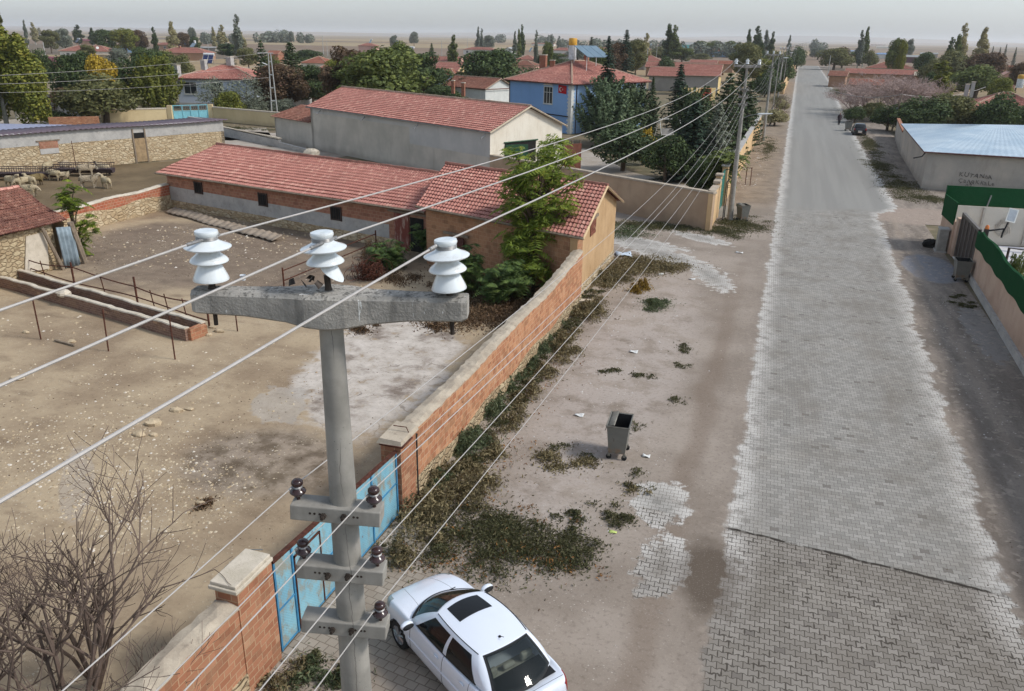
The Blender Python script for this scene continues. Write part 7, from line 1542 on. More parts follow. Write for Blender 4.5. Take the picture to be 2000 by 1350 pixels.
q0,q1=g(1335,196),g(1396,196); t=thing('courtyard_wall','cream courtyard wall with a red sheet gate','wall',q0); mb=MB(); mb.wall(q0,q1,0,2.4,.3); mb.build('wall_body',M_yel,t); a,b=q0.lerp(q1,.52)-V0*.06,q0.lerp(q1,.86)-V0*.06; mb=MB(); mb.wall(a,b,0,2.3,.05); mb.build('red_gate',plain('red_gate_paint',lin(168,70,56,.9),.7),t)
t=thing('courtyard_wall','tall beige wall end catching light beside the street poles','wall',g(1527,190)); mb=MB(); mb.wall(g(1475,180),g(1530,184),0,2.6,.3); mb.wall(g(1530,184),g(1540,160),0,2.6,.3); mb.build('wall_body',M_wallc,t)
t=thing('courtyard_wall','orange earth wall stretch along the street beyond the poles','wall',g(1550,140)); mb=MB(); mb.wall(g(1541,150),g(1562,119),0,2.4,.3); mb.build('wall_body',M_wallc,t)
# on the field side of the street
t=vh('white house with red hip roof and leaning solar panel, across the street',1783,135,1692,3.2,2.2,M_offw,M_tileF,True,12,-.15,wins=3)
vh('long earth-walled stable with a pinkish tiled roof',1788,147,1652,2.9,1.3,M_mudh,M_tileF,False,6,-.12)
vh('small earth house with a pale doorway at the street edge',1652,149,1620,2.9,1.2,M_mudh,M_tileB,False,7,-.12)
vh('earth shed with a flat beige-grey roof next to the pink-tiled stable',1834,149,1788,3,.9,M_mudh,M_capc,False,8,-.12)
vh('half-collapsed red roof behind the bare trees',1736,168,1660,2.3,1.3,M_mudh,M_tileG,False,6,-.12)
vh('maroon-walled house under a grey sheet roof',1797,112,1762,3.4,1.2,plain('maroon_wall',lin(92,60,66,.9),.8),M_gsheet,False,8,-.1)
vh('pale blue sheet roof far along the street',1690,101,1652,3,.9,M_offw,M_bsheet,False,8,-.1)
vh('blue-grey sheet roof behind the white hip-roofed house',1742,107,1704,3,1.2,M_offw,M_bsheet,True,8,-.1)
vh('small red roof between the two blue sheet roofs',1692,108,1660,3,1.2,M_mudh,None,True,7,-.1)
vh('grey metal roof far right of the gold tree',1832,106,1798,3,1.1,M_greyh,M_gsheet,False,8,-.1)
vh('white-roofed building in the distant cluster before the green tree',1742,92,1712,3,.9,M_offw,M_white,False,8,-.1)
vh('red roofs in the distant cluster behind the white one',1730,88,1700,3,1.2,M_offw,None,True,8,-.1)
vh('brick-red flat-fronted house behind the feathery green tree',1988,136,1960,4.5,1.0,plain('red_front',lin(190,96,78,.9),.85,0,.1,.4),M_tileG,False,8,-.1)
vh('pinkish gabled house right of the feathery green tree',1986,152,1954,3,1.5,M_pink,M_pink,False,8,-.1,rdg='v')
t=vh('red hip-roofed house behind the sheet-roofed building',2060,222,1885,2.9,2.3,M_mudh,M_tileA,True,10,-.05,lod=0); H=_H[t.name]
for x,y in ((1886,186),(1898,180)): q=g(x,y,4.4); chimney(t,q,1.5,.5,M_cem)
q=g(1992,165,4.6); tk=thing('water_tank','white and yellow water barrel with solar tubes on the red hip roof','water tank',q); mb=MB(); mb.lathe([(0,-.6),(.62,-.6),(.62,1.0),(0,1.0)],18,q); mb.build('barrel',_M['tank'],tk); mb=MB(); mb.lathe([(.64,1.0),(.64,1.6),(.5,1.75),(0,1.78)],18,q); mb.build('barrel_top',plain('ochre_barrel',lin(206,160,74,.9),.5),tk); mb=MB(); [mb.tube([q+Vector((.6+.35*k,-.3,.6)),q+Vector((1.2+.35*k,-1.5,-1.0))],.05,4) for k in range(4)]; mb.build('solar_tubes',_M['navy'],tk)
# roof-top solar heaters and dishes on the far houses
for x,y,z,tk_,n,tb,l in [(148,83,5.2,'h',2,True,'navy solar heater on the red hip roof behind the maroon shed'),(374,92,4.9,'v',3,False,'slanted collectors beside a pale blue tank'),(796,105,6.0,'h',2,True,'navy solar heater rising out of the walnut trees'),(722,84,6.9,'h',1,False,'white tank on the red roof over the walnut trees'),(1034,101,5.2,None,1,False,'blue-grey solar panel on the pink house'),(1257,94,5.4,'h',2,False,'solar heater on the ridge of the white-walled house'),(1271,89,5.2,'h',1,False,'second solar heater behind the white-walled house'),(1412,84,6.6,'h',1,False,'tilted solar heater on the long sky-blue building'),(1738,104,5.4,'h',1,False,'solar heater on the white hip-roofed house'),(1782,102,5.2,'h',2,False,'bright white solar heater on the grey sheet roof'),(1716,88,5.2,'h',1,False,'white solar heater in the distant cluster')]:
    solar(l,g(x,y,z),rnd.uniform(-.5,.4),tk_,n,2.2,.8,1.1,tb)
def dish(label,P,d):
    t=thing('satellite_dish',label,'satellite dish',P,'satellite dishes'); T=Vector(d).normalized().to_track_quat('Z','Y').to_matrix(); mb=MB(); mb.lathe([(0,0),(.3,.03),(.55,.14)],14,Vector(P)+Vector((0,0,.8)),T=T); o=mb.build('reflector',M_white,t); o.modifiers.new('Solidify','SOLIDIFY').thickness=.02; mb=MB(); mb.tube([P,Vector(P)+Vector((0,0,.8))],.04,5); mb.build('mast',M_grey,t)
dish('white satellite dish on the flat pale roof',g(191,98,4),(.6,-.6,.4)); dish('satellite dish beside the blue tank on the red hip roof',g(362,84,5.6),(.3,-.8,.3))
# poles among the houses
for x,yt,yb,r,l in [(92,83,128,.16,'stout pale concrete pole before the maroon shed'),(111,70,97,.13,'thin pale pole behind the stout one'),(295,46,75,.1,'thin mast beside a dark poplar'),(408,80,104,.12,'short pole behind the navy solar heater'),(632,70,109,.16,'tall tapering pylon pole in front of the fields'),(640,79,110,.11,'thin pole next to the tapering pylon pole'),(863,80,114,.12,'slim pole at the field edge near the little spruce'),(913,76,106,.14,'pale pole before the white farm building'),(1262,94,142,.16,'pale pole with brackets in front of the white-walled house'),(1281,87,124,.11,'thin pole behind the white-walled house'),(1739,92,152,.2,'grey pole in front of the white hip-roofed house'),(1616,108,152,.12,'slim pole at the corner of the earth house')]:
    P=g(x,yb); hh=hz(P,x,yt); mb=MB(); D_=P.length; mb.tube([P,P+Vector((0,0,hh))],[r*1.3,r*.8],6); tag(mb.build('utility_pole',M_palep),l,'power pole','plain poles among the houses')
P=g(1741,258); hh=hz(P,1753,184); t=thing('wooden_pole','weathered wooden pole leaning beside the low block wall','power pole',P); mb=MB(); top=P+Vector((.5,0,hh)); mb.tube([P,top],[.13,.09],7); mb.build('pole_shaft',M_wood,t); mb=MB(); mb.cbox(P.lerp(top,.62)+Vector((-.15,-.15,0)),(.25,.2,.35)); mb.build('meter_box',M_grey,t)
wire('slack cable from the wooden pole to the red hip-roofed house',[(top,g(1925,170,4.6),.9)],.03,'cables from the wooden pole'); wire('slack cable from the wooden pole across the bare trees',[(top,g(1600,165,5.5),1.0)],.03,'cables from the wooden pole')

# ---------------------------------------------------------------- trees one can tell apart
T=tree; R_='round'; Q='shrub'; PO='poplar'; SP='spruce'; PI_='pine'; PL='plume'; BA='bare'
for a in [
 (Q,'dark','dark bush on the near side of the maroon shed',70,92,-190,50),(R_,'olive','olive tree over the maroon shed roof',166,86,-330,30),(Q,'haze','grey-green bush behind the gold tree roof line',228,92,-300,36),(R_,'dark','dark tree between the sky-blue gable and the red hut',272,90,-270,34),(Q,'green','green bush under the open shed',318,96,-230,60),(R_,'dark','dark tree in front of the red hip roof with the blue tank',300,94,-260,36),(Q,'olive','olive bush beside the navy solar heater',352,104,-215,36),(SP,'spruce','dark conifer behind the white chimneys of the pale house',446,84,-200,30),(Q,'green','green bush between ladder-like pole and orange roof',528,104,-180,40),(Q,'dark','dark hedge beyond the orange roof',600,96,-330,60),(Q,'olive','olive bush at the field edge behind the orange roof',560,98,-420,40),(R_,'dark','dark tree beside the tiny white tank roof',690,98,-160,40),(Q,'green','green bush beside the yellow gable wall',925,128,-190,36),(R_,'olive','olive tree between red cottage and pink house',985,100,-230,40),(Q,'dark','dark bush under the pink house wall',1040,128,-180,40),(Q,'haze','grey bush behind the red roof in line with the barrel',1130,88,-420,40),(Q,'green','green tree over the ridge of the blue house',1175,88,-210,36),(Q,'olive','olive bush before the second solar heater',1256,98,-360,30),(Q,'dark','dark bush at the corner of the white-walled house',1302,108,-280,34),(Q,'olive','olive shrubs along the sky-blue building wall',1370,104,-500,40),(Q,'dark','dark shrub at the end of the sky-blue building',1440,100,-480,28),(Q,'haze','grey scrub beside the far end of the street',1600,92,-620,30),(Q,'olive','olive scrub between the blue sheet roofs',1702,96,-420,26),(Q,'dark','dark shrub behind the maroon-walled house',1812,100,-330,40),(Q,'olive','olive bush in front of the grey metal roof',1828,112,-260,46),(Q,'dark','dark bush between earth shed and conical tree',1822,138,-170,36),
 ('poplarw','lime','tall yellow-green poplar at the very edge, higher than its twin',14,2,249,80),('poplarw','lime','shorter full poplar with a white trunk beside the edge one',66,62,251,66),(PO,'olive','slender poplar top rising between the two big poplars',34,24,232,34),
 (Q,'olive','broad dark olive tree overhanging the tan wall',208,140,243,140),(R_,'gold','golden tree behind the broad olive tree',189,104,-128,56),(Q,'dark','dark tree behind the golden tree',140,98,-138,88),(Q,'dark','very dark tree between the golden tree and shaggy cypress',250,105,-135,84),(R_,'dark','dark tree crown behind the shaggy cypress',296,98,-140,66),
 (PL,'lime','shaggy yellow-green cypress beside the pale blue-white house',312,103,226,80),(Q,'brown','brownish thicket behind the grey sloping wall',125,170,-4,70),(Q,'dark','dark low bush under the second poplar',110,214,246,60),
 ('thin','grey','thin grey-leaved tree in front of the windows of the pale house',424,146,226,66),('thin','grey','willowy grey-green tree at the right corner of the pale house',486,140,228,66),(Q,'lime','bright yellow-green bush by the tan wall',452,176,232,54),(Q,'grey','grey-green bushes behind the tan wall next to the ladder-like pole',500,190,228,46),(Q,'grey','silvery shrub behind the barn annexe',552,192,226,52),
 (PI_,'pine','dark pine behind the ladder-like pole',508,78,-135,50),(PI_,'pine','dark pine between the red-brown tree and the orange roof',565,82,-150,66),(R_,'brown','red-brown tree beside the ladder-like pole',553,122,222,84),(R_,'dark','dark bush behind the barn roof end',606,124,-7,66),
 (R_,'brown','brown-tinged walnut left of the big green ones',672,88,-125,84),(R_,'green','biggest green walnut behind the barn roof',748,88,-106,160),(R_,'green','green walnut beneath the navy solar heater',705,118,-8,120),(R_,'dark','dark walnut at the far end of the barn ridge',826,100,-9,92),(R_,'lime','yellowish tall bush at the walnut trees edge',652,112,-7.5,44),(R_,'green','green walnut crown beside the white rooftop tank',775,78,-128,70),(R_,'dark','small dark bush in front of the low red hip roof',862,166,-4,60),(Q,'dark','dark shrub before the annexe of the blue house',890,178,-3.4,56),
 (Q,'dark','large dark walnut west of the blue house',960,92,-9.5,116),(Q,'brown','red-brown bush under the large dark walnut',918,148,-5,64),(Q,'dark','dark shrub by the yellow gable',898,140,-4.5,36),
 (PL,'blue','big bluish cypress in front of the blue house corner',1180,146,288,100),(SP,'spruce','spiky spruce rising behind the big bluish cypress',1180,104,262,66),(PL,'pine','wide dark cypress beside the big bluish one',1226,160,282,96),(SP,'pine','thin young conifer against the blue house wall',1268,150,268,30),(SP,'spruce','dark pointed spruce in the middle of the garden',1319,125,268,54),(PL,'pine','dark green conifer behind the garden swing',1345,165,290,70),(PI_,'pine','tall olive pine filling the garden by the second pole',1408,142,322,92),(SP,'spruce','large dark spruce in front of the swing',1346,195,352,104),(Q,'dark','dark rounded hedge bush beside the driveway',1298,258,356,84),(Q,'pine','wide low bush on the garden slope above the driveway',1216,238,334,104),(PL,'gold','small golden cypress beside the driveway',1256,246,322,36),(PI_,'grey','pine hung with pale cones above the teal gate',1392,198,352,64),(PI_,'pine','olive pine behind the beige street wall',1438,124,268,66),(PI_,'pine','pine leaning over the beige street wall',1452,158,292,60),(Q,'dark','dark bush just inside the garden wall corner',1368,308,384,56),(PI_,'dark','dark pine at the back of the garden',1372,168,286,60),
 (SP,'haze','dark spire of a spruce behind the yellow barrel',1156,72,-240,34),(SP,'spruce','spruce with a thin top in the village behind the blue house ridge',1190,70,-225,38),(SP,'spruce','tallest thin spruce behind the blue house ridge',1225,58,-250,36),(R_,'brown','brownish tree between the village spruces',1208,80,-250,40),(R_,'olive','rounded olive tree beside the tallest spruce',1245,74,-270,38),(PO,'straw','pale reddish poplar behind the white-walled house',1264,64,-340,16),(Q,'green','broad low tree in front of the long dull red roof',1222,106,-6.5,56),(PO,'dark','tall dark twin poplar above the village, first stem',1309,46,-19,20),(PO,'green','tall dark twin poplar above the village, second stem',1320,48,-18.5,18),(Q,'olive','rounded bushy tree below the twin poplar',1302,90,-8,62),(R_,'green','green tree right of the twin poplar foot',1334,92,-8,40),
 (Q,'green','row-end bush before the turquoise warehouse',1372,79,-650,40),(Q,'green','bush in the middle before the turquoise warehouse',1394,78,-655,38),(Q,'green','bush beside the solar heater before the turquoise warehouse',1428,79,-660,34),(R_,'olive','large olive tree hiding the turquoise warehouse corner',1462,80,-255,56),(SP,'dark','dark conifer beside the small turquoise shed',1489,83,-290,34),
 (PO,'dark','first of the tall poplars beyond the warehouse',1465,56,-18,12),(PO,'dark','broadest tall poplar beyond the warehouse',1482,50,-20,18),(PO,'haze','greyish poplar beyond the warehouse, right of the broadest',1499,58,-18,13),(PO,'dark','poplar beyond the warehouse above the street trees',1511,61,-17,12),(PO,'haze','lone small poplar at the far end of the street',1544,68,-17,7),
 (R_,'lime','yellow-green tree behind the second pole',1484,112,-7,52),(Q,'dark','dark orchard tree nearest the tall beige wall',1508,132,-6.5,56),(Q,'dark','dark orchard tree behind the street poles',1532,108,-8,50),(Q,'olive','olive orchard tree with some yellow',1518,96,-9,46),(Q,'dark','dark orchard tree midway along the street',1550,96,-8.5,36),(Q,'dark','dark orchard tree where the poles bunch together',1562,88,-400,28),(R_,'grey','greyish low orchard bush by the beige wall end',1498,152,-4,44),(Q,'straw','dry hedge bush at the foot of the third pole',1512,212,246,44),(Q,'straw','dry shrub on the verge behind the third pole',1524,192,218,30),
 (Q,'olive','brown-olive tree at the street edge opposite the orchard',1634,92,-400,56),(Q,'brown','russet tree beside the brown-olive street tree',1650,90,-430,40),(Q,'green','green tree before the blue sheet roofs',1682,99,-7.5,50),(PO,'haze','slim grey poplar, left one of the pair beyond the roofs',1686,58,-17,13),(PO,'green','slim tall poplar, right one of the pair beyond the roofs',1697,51,-19,12),(R_,'green','round bright green tree above the far roofs',1755,72,-13.5,26),(R_,'lime','yellowish side of the round green tree cluster',1768,74,-13,16),(R_,'haze','small grey-green tree alone on the plain on the field side of the street',1781,75,-600,15),(R_,'gold','small golden tree behind the solar heater house',1757,99,-7.5,22),(PO,'dark','dark short poplar left of the tall pale ones',1862,72,-14,18),(PO,'green','green poplar joined to the tall pale poplar',1876,66,-15,18),(PO,'straw','tall pale poplar on the plain, the higher one',1888,44,-19,18),(PO,'straw','pale poplar standing alone near the picture edge',1927,52,-17.5,22),(Q,'olive','wide olive tree under the tall pale poplars',1868,95,-290,66),(Q,'brown','wide brownish tree under the lone pale poplar',1934,100,-290,84),
 (PO,'lime','light green conical tree behind the bare trees',1844,118,-9,46),(Q,'green','large feathery green tree near the pinkish gable',1916,124,-7.5,108),(Q,'lime','yellow-green bush edging the large feathery tree',1962,150,-5.5,46),(R_,'brown','brown bush on the picture edge by the red-fronted house',1996,120,-7.5,34),
 (BA,'haze','pinkish bare tree in front of the half-collapsed roof',1692,132,226,150),(BA,'haze','wide bare tree behind the wooden pole',1752,140,236,160),(BA,'haze','smaller bare tree nearest the street on the right',1662,150,216,90),(BA,'haze','bare tree between the dark hedges',1800,150,236,130),
 (Q,'dark','dark hedge shrub behind the black hatchback',1732,202,256,62),(Q,'olive','olive hedge shrub between the hatchback and the wooden pole',1704,198,238,44),(Q,'dark','dark hedge tree behind the sheet roof, beside the wooden pole',1800,186,262,100),(Q,'olive','olive hedge tree between wooden pole and tiled roof',1846,180,262,90),(Q,'dark','dark bushy tree in front of the red hip roof',1942,176,272,86),(Q,'dark','dark bush behind the pale blue sheet roof corner',1892,214,262,70),(Q,'dark','grass-green shrub on the verge by the person',1668,206,240,40),(Q,'dark','dark tall bush on the picture edge behind the sheet roof',1990,205,270,60),(PL,'green','small young conifer behind the green screen',1994,492,-2.9,40),
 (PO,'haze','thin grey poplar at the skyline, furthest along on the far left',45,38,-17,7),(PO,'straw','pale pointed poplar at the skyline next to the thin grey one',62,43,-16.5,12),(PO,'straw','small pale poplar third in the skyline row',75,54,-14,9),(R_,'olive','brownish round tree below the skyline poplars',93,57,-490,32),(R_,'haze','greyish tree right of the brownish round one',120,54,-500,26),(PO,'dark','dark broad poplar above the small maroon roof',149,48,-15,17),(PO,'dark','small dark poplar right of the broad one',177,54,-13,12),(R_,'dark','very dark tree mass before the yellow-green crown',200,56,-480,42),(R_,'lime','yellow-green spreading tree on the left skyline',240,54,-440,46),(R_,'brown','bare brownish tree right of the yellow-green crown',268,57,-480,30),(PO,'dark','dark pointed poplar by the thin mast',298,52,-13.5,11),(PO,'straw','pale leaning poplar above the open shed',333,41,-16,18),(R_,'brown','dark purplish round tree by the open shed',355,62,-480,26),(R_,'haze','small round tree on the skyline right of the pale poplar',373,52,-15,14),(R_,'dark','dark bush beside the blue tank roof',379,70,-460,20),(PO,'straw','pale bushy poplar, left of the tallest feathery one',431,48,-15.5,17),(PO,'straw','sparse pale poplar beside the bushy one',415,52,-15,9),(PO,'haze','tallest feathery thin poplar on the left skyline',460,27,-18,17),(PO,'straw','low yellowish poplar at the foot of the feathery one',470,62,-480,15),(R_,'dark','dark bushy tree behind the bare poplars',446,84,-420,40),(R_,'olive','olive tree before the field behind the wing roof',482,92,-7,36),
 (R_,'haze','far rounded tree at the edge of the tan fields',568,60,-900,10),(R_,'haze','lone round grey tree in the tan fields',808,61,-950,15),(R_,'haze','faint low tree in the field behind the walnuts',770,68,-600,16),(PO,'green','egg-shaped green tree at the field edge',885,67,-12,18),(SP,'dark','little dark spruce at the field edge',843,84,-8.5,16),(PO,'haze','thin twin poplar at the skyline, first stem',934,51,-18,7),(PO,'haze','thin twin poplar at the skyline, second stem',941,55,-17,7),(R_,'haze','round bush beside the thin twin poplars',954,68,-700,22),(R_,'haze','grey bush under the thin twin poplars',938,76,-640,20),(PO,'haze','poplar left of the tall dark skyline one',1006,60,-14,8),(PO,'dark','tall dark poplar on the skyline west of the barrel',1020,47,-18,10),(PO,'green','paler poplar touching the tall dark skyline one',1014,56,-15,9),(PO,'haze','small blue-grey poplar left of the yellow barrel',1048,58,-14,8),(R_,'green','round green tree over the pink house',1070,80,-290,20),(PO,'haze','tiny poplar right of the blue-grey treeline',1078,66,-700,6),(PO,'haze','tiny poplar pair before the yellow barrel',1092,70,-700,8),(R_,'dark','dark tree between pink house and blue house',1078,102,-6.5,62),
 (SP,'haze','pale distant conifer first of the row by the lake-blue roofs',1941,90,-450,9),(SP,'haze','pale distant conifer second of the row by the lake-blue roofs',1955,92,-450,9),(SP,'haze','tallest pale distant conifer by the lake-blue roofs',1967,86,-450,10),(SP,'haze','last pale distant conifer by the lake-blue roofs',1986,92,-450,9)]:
    k,lm,l,x,yt,yb,w=a
    try: T(k,lm,l,x,yt,yb,w)
    except Exception as e_: print('TREE',l,e_)
for v in PROTO.values():
    for t in v:
        if t['label']=='x':
            for c in _kids[t.name]: bpy.data.objects.remove(c)
            bpy.data.objects.remove(t)
# far woods that read as one mass
def wood(x0,x1,yt,D,lm,n,seed):
    rd=random.Random(seed); bl=[]; q=[]
    for x in (x0,x1): d=ray(x,yt); k=D/math.hypot(d.x,d.y); q.append(Vector((d.x*k,d.y*k,CH+d.z*k)))
    H=max(4,(q[0].z+q[1].z)/2)
    for i in range(n): p=q[0].lerp(q[1],rd.random()); p=p*(1+rd.uniform(0,.05)); h_=H*rd.uniform(.5,1.0); bl.append((p.x,p.y,h_*.5,rd.uniform(.5,1)*h_*.55,h_*.5))
    C,N,S_=blobs_to_leaves(bl,n*130,H*.09); me=leafmesh('far_woods',C,N,S_); me.materials.append(LM[lm]); o=bpy.data.objects.new('far_woods',me); COL.objects.link(o); tag(o,kind='stuff')
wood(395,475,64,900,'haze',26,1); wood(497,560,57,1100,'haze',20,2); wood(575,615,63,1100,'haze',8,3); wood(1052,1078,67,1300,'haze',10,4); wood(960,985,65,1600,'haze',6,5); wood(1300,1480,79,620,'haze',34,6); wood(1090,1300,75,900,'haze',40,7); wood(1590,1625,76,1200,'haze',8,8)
# ---------------------------------------------------------------- ground cover and litter nobody could count
def cover(name,patches,lm,per,leaf,seed,stalk=False,dome=True):
    global rng
    rng=np.random.default_rng(seed); Cs=[];Ns=[];Ss=[]
    for (x,y,rx,ry,h,d) in patches:
        n=int(per*rx*ry*d*2.0); P=g(x,y); K=max(5,int(rx*ry*16)); cx=rng.normal(size=K)*.52; cy=rng.normal(size=K)*.52; ch=rng.uniform(.45,1.15,K)*np.exp(-(cx**2+cy**2)*.35); cw=rng.uniform(.5,1.3,K)
        k=rng.choice(K,n,p=cw/cw.sum()); sp=(.14+.10*cw[k])*np.where(rng.uniform(0,1,n)<.12,2.6,1.0); m=max(.35,min(rx,ry)); gx=rng.normal(size=n); gy=rng.normal(size=n)
        X=P.x+rx*cx[k]+m*sp*gx; Y=P.y+ry*cy[k]+m*sp*gy; z=h*ch[k]*rng.uniform(0,1,n)**.6*np.exp(-(gx**2+gy**2)*.45)*1.25+.008
        Cs.append(np.stack([X,Y,z],1)); N=rng.normal(size=(n,3))*np.array([1,1,.5]); N[:,2]+=.35; Ns.append(N/np.linalg.norm(N,axis=1,keepdims=True)); Ss.append(leaf*rng.uniform(.5,1.5,n))
    me=leafmesh(name,np.concatenate(Cs),np.concatenate(Ns),np.concatenate(Ss),.32); me.materials.append(lm); o=bpy.data.objects.new(name,me); COL.objects.link(o); return tag(o,kind='stuff')
G_gr=leafmat('verge_grass',L_((76,80,52),(98,98,66),(118,114,82),(156,144,112)),.3); G_dk=leafmat('verge_dark_weeds',L_((80,92,62),(102,114,82),(124,132,98),(144,148,118)),.3); G_br=leafmat('verge_dry_weeds',L_((100,90,66),(128,116,84),(152,138,102),(176,160,124)),.15); G_or=leafmat('fallen_leaf',L_((112,80,48),(150,104,58),(176,128,74),(120,90,62)),.2); G_ye=leafmat('yellow_weed',L_((120,98,44),(150,122,54),(166,136,66),(130,110,60)),.2)
cover('dry_weeds',[(830,1000,.9,1.3,.55,1),(905,960,.8,1.3,.5,1),(800,1075,.5,.7,.4,1),(985,850,.45,1.4,.28,.6),(1020,780,.5,1.4,.32,.8),(1150,610,.7,2.2,.5,1),(1190,540,.9,2.2,.35,.8),(1255,520,1.4,1.8,.3,.7),(1300,525,1.0,1.2,.25,.6),(1085,905,.8,.7,.12,.7),(940,900,.5,1.0,.2,.6),(1090,700,.6,2.0,.35,.7),(560,1335,.5,.5,.3,.8),(1100,665,.5,1.5,.3,.7),(1250,960,.35,.25,.12,.6)],G_br,1500,.055,1)
cover('dark_weeds',[(915,870,.55,1.2,.5,1),(965,805,.5,1.2,.45,1),(1000,745,.5,1.2,.45,1),(1050,690,.5,1.6,.4,1),(1080,640,.45,1.6,.4,.8),(850,930,.4,.9,.35,.8),(1275,597,.7,.9,.22,1),(640,1335,.5,.5,.3,1),(1225,455,1.2,1.4,.3,.6)],G_dk,1900,.05,2)
cover('grass',[(840,985,.35,1.6,.18,.6),(900,915,.4,1.6,.18,.6),(950,845,.4,2.0,.16,.6),(1005,770,.35,2.4,.16,.6),(1060,700,.4,3.0,.16,.6),(1110,635,.4,3.0,.16,.6),(1160,575,.4,3.0,.14,.5),(1000,1040,1.4,.8,.12,.5),(920,1010,.8,1.2,.14,.5),(960,1070,1.1,1.0,.16,1),(1060,1075,1.0,.8,.14,1),(1150,1080,.7,.7,.12,.9),(1110,1015,.4,.4,.22,1),(1205,1018,.45,.45,.14,1),(870,1080,.6,.7,.2,.8),(1090,870,.35,.3,.08,.5),(1150,895,.25,.2,.07,.6),(1240,925,.2,.2,.12,.8),(1200,990,.2,.15,.1,.6),(1160,985,.15,.15,.08,.6),(1232,948,.3,.15,.08,.6),(1195,725,.5,.35,.08,.5),(1250,735,.5,.3,.08,.5),(1345,682,.3,.6,.08,.6),(1335,716,.25,.3,.08,.6),(1316,782,.25,.25,.1,.8),(1240,830,.2,.3,.08,.6),(1270,442,3.4,1.0,.25,.5),(1330,447,2.6,.7,.2,.5),(1440,440,1.3,2.6,.16,.7),(1410,452,1.2,1.2,.16,.6),(640,1310,.5,.4,.3,.8),(1720,330,1.0,7,.25,.3),(1760,365,1.3,5,.25,.35),(1700,285,1.0,10,.25,.25),(1810,390,2.2,1.3,.2,.4),(1665,225,1.6,14,.3,.16),(1640,180,2.0,16,.3,.12),(1520,195,1.4,14,.3,.16),(1500,290,.8,9,.12,.16),(470,252,3.5,.8,.3,.4),(700,296,6,.9,.3,.25),(830,318,4,.9,.3,.25),(1880,590,.4,1.6,.06,.5)],G_gr,1700,.045,3)
cover('fallen_leaves',[(960,1080,1.2,1.0,.16,.25),(1060,1090,1.0,.7,.14,.25),(1110,1010,.6,.4,.18,.3),(850,1100,.7,.5,.1,.4),(1130,1120,.6,.3,.05,.3),(1000,870,.8,2.2,.05,.1),(1070,730,.7,2.6,.05,.12),(930,970,.8,1.2,.3,.1),(780,1090,.4,.5,.05,.4)],G_or,420,.045,4)
cover('yellow_weeds',[(1250,566,.42,1.0,.4,1)],G_ye,2600,.05,5)
cover('yard_weeds',[(930,615,2.2,1.6,.32,.7),(985,600,1.2,1.6,.3,.8),(690,640,.7,.5,.35,.9),(860,640,1.0,.5,.22,.7),(790,545,1.5,.8,.2,.5),(735,500,.8,1.2,.9,.8),(950,560,2.0,2.2,.25,.7),(1010,560,1.0,2.0,.3,.8),(395,990,.3,.25,.1,.8)],leafmat('yard_dry_weeds',L_((84,66,50),(112,88,66),(138,112,84),(128,112,80)),.1),1200,.06,6)
rng=np.random.default_rng(77)
def scatter(name,regions,m,seed):
    rg=np.random.default_rng(seed); V=[];Fc=[]
    base=np.array([(1,0,0),(.3,.9,0),(-.8,.5,0),(-.7,-.6,0),(.4,-.9,0),(.1,.05,.62)])
    for (x,y,rx,ry,n,s0,s1) in regions:
        P=g(x,y)
        for i in range(n):
            a=rg.uniform(0,6.28); r=math.sqrt(rg.uniform(0,1)); s=s0+(s1-s0)*rg.uniform(0,1)**2.5; c=np.array((P.x+rx*r*math.cos(a),P.y+ry*r*math.sin(a),-.008)); t=rg.uniform(0,6.28); q=base*rg.uniform(.7,1.25,(6,1))*s; R2=np.array([[math.cos(t),-math.sin(t),0],[math.sin(t),math.cos(t),0],[0,0,1]]); k=len(V); V+=[tuple(c+R2@p) for p in q]; Fc+=[(k+j,k+(j+1)%5,k+5) for j in range(5)]
    me=bpy.data.meshes.new(name); me.from_pydata(V,[],Fc); me.materials.append(m); o=bpy.data.objects.new(name,me); COL.objects.link(o); return tag(o,kind='stuff')
M_peb=mat('pale_pebbles',lambda n:{'c':n.ramp(n.island(),[(0,lin(150,132,108,.85)),(.4,lin(186,166,136,.85)),(.8,lin(206,190,164,.85)),(1,lin(220,212,200,.85))])},.95,spec=.1)
scatter('pebbles',[(90,880,2.4,2.8,900,.015,.07),(200,900,2.8,2.4,900,.015,.06),(330,960,2.4,1.8,800,.015,.07),(280,1010,2.2,1.6,600,.02,.07),(150,1030,2.0,1.5,260,.02,.06),(380,900,2.8,2.4,600,.015,.05),(330,480,7,4.5,420,.03,.1),(480,460,6,4,260,.03,.1),(420,740,5,4,420,.02,.07),(150,780,5,4,520,.02,.07),(650,560,5,3,120,.03,.08),(60,640,3,2,70,.03,.1)],M_peb,1)
M_dung=mat('dark_crumbs',lambda n:{'c':n.ramp(n.island(),[(0,lin(70,58,48,.85)),(.6,lin(96,80,64,.85)),(1,lin(120,100,80,.85))])},.95,spec=.05)
scatter('dung_crumbs',[(250,820,5,4,500,.01,.04),(500,940,3,3,400,.01,.035),(300,500,7,4,400,.02,.06),(640,760,3,5,300,.01,.04),(1300,800,1.5,6,300,.01,.03),(1180,1120,2,2,200,.01,.025),(1850,900,1.2,10,300,.01,.04)],M_dung,3)
M_bits=mat('pale_litter',lambda n:{'c':n.ramp(n.island(),[(0,lin(176,164,152,.85)),(.5,lin(200,190,180,.85)),(.9,lin(214,210,206,.85)),(1,lin(150,130,116,.85))])},.95,spec=.1)
scatter('gravel',[(1190,650,2.6,8,800,.015,.06),(1130,780,2.2,4,600,.012,.045),(1180,930,2.2,3,520,.012,.04),(1350,620,2.2,8,140,.015,.05),(1290,1000,1.2,3,120,.01,.03),(1200,1160,2.2,2.5,420,.008,.025),(1470,330,1.3,12,140,.03,.12),(1800,800,1.0,9,500,.015,.04),(1900,720,1.0,10,500,.015,.05)],M_bits,2)
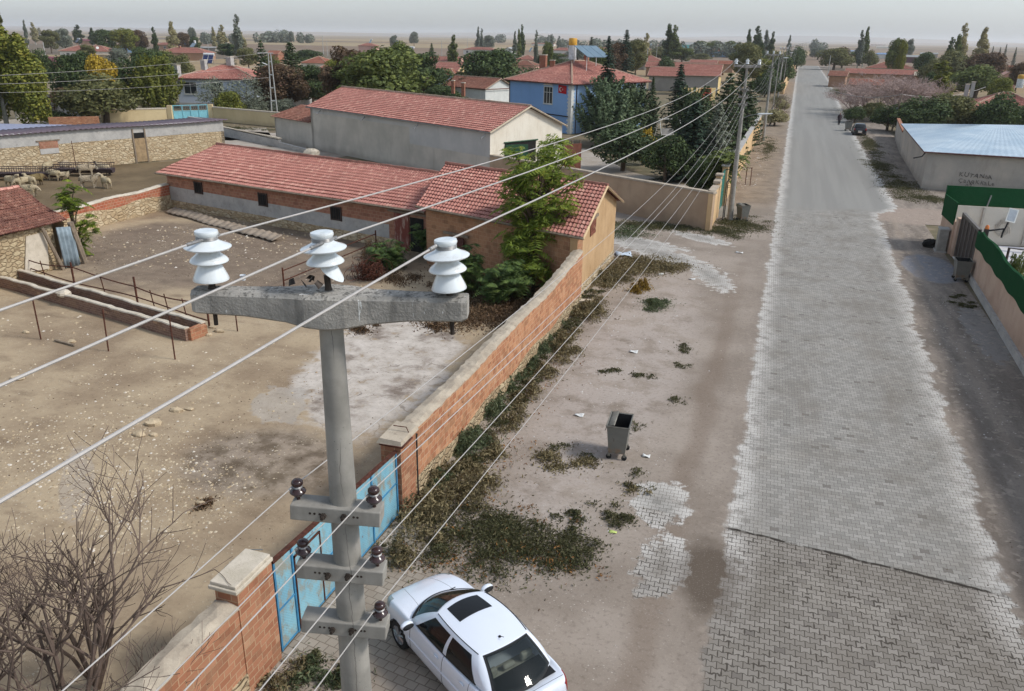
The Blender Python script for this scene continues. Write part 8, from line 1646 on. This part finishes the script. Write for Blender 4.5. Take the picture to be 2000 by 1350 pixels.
# bits of rubbish that can be told apart
M_paper=plain('white_scrap',lin(222,222,218,.85),.8,0,.06,3)
def scrap(label,x,y,w,d,z=.05,m=None,name='scrap',rz=0.0,cat='litter'):
    P=g(x,y); mb=MB(); c,s=math.cos(rz),math.sin(rz); n=4
    mb.sheet(lambda u,v:P+Vector((c*w*(u-.5)-s*d*(v-.5),s*w*(u-.5)+c*d*(v-.5),.012+z*(.5+.5*math.sin(u*5+v*3+x)))),n,n); o=mb.build(name,m or M_paper); o.modifiers.new('Solidify','SOLIDIFY').thickness=.006; return tag(o,label,cat)
scrap('bluish white sheet lying at the foot of the mud gable',1218,498,.9,1.0,.12,plain('bluish_white_sheet',lin(196,208,220,.85),.6),'sheet',.3,'sheet')
scrap('white scrap on the verge between the wall and the waste container',1132,812,.28,.2); scrap('yellow-green packet on the grass patch',1197,1040,.2,.1,.02,plain('yellow_green_packet',lin(196,210,120,.85),.6),'packet'); scrap('white scrap in front of the metal waste container',1262,892,.22,.16); scrap('white bit of paper on the pale gravel',1238,688,.3,.26); scrap('small white scrap beside the yellow weed',1290,536,.35,.2); scrap('white scrap near the side street pavers',1352,546,.3,.2); scrap('white scrap at the edge of the side street',1444,494,.4,.25)
mb=MB(); a=g(1145,596); mb.cbox(a+Vector((0,0,.2)),(.9,.35,.08),0,.2); tag(mb.build('plank',M_capc),'pale plank lying on the weeds by the long wall','timber')
mb=MB(); a,b=g(1668,398),g(1768,492); 
for k in range(7): p=a.lerp(b,k/7); q=a.lerp(b,(k+.9)/7); mb.wall(p,q,0,.12,.25)
# ---------------------------------------------------------------- the air
mb = MB(); mb.box((-15500,-400,-1.5),(15500,15500,92))
M_haze = bpy.data.materials.new('haze'); M_haze.use_nodes = True; _h = M_haze.node_tree; _h.nodes.remove(_h.nodes['Principled BSDF'])
_pv = _h.nodes.new('ShaderNodeVolumePrincipled'); _pv.inputs['Color'].default_value = (.95,.97,1,1); _pv.inputs['Density'].default_value = .00011; _pv.inputs['Anisotropy'].default_value = .3
_h.links.new(_pv.outputs[0], _h.nodes['Material Output'].inputs['Volume'])
tag(mb.build('haze', M_haze), kind='stuff')
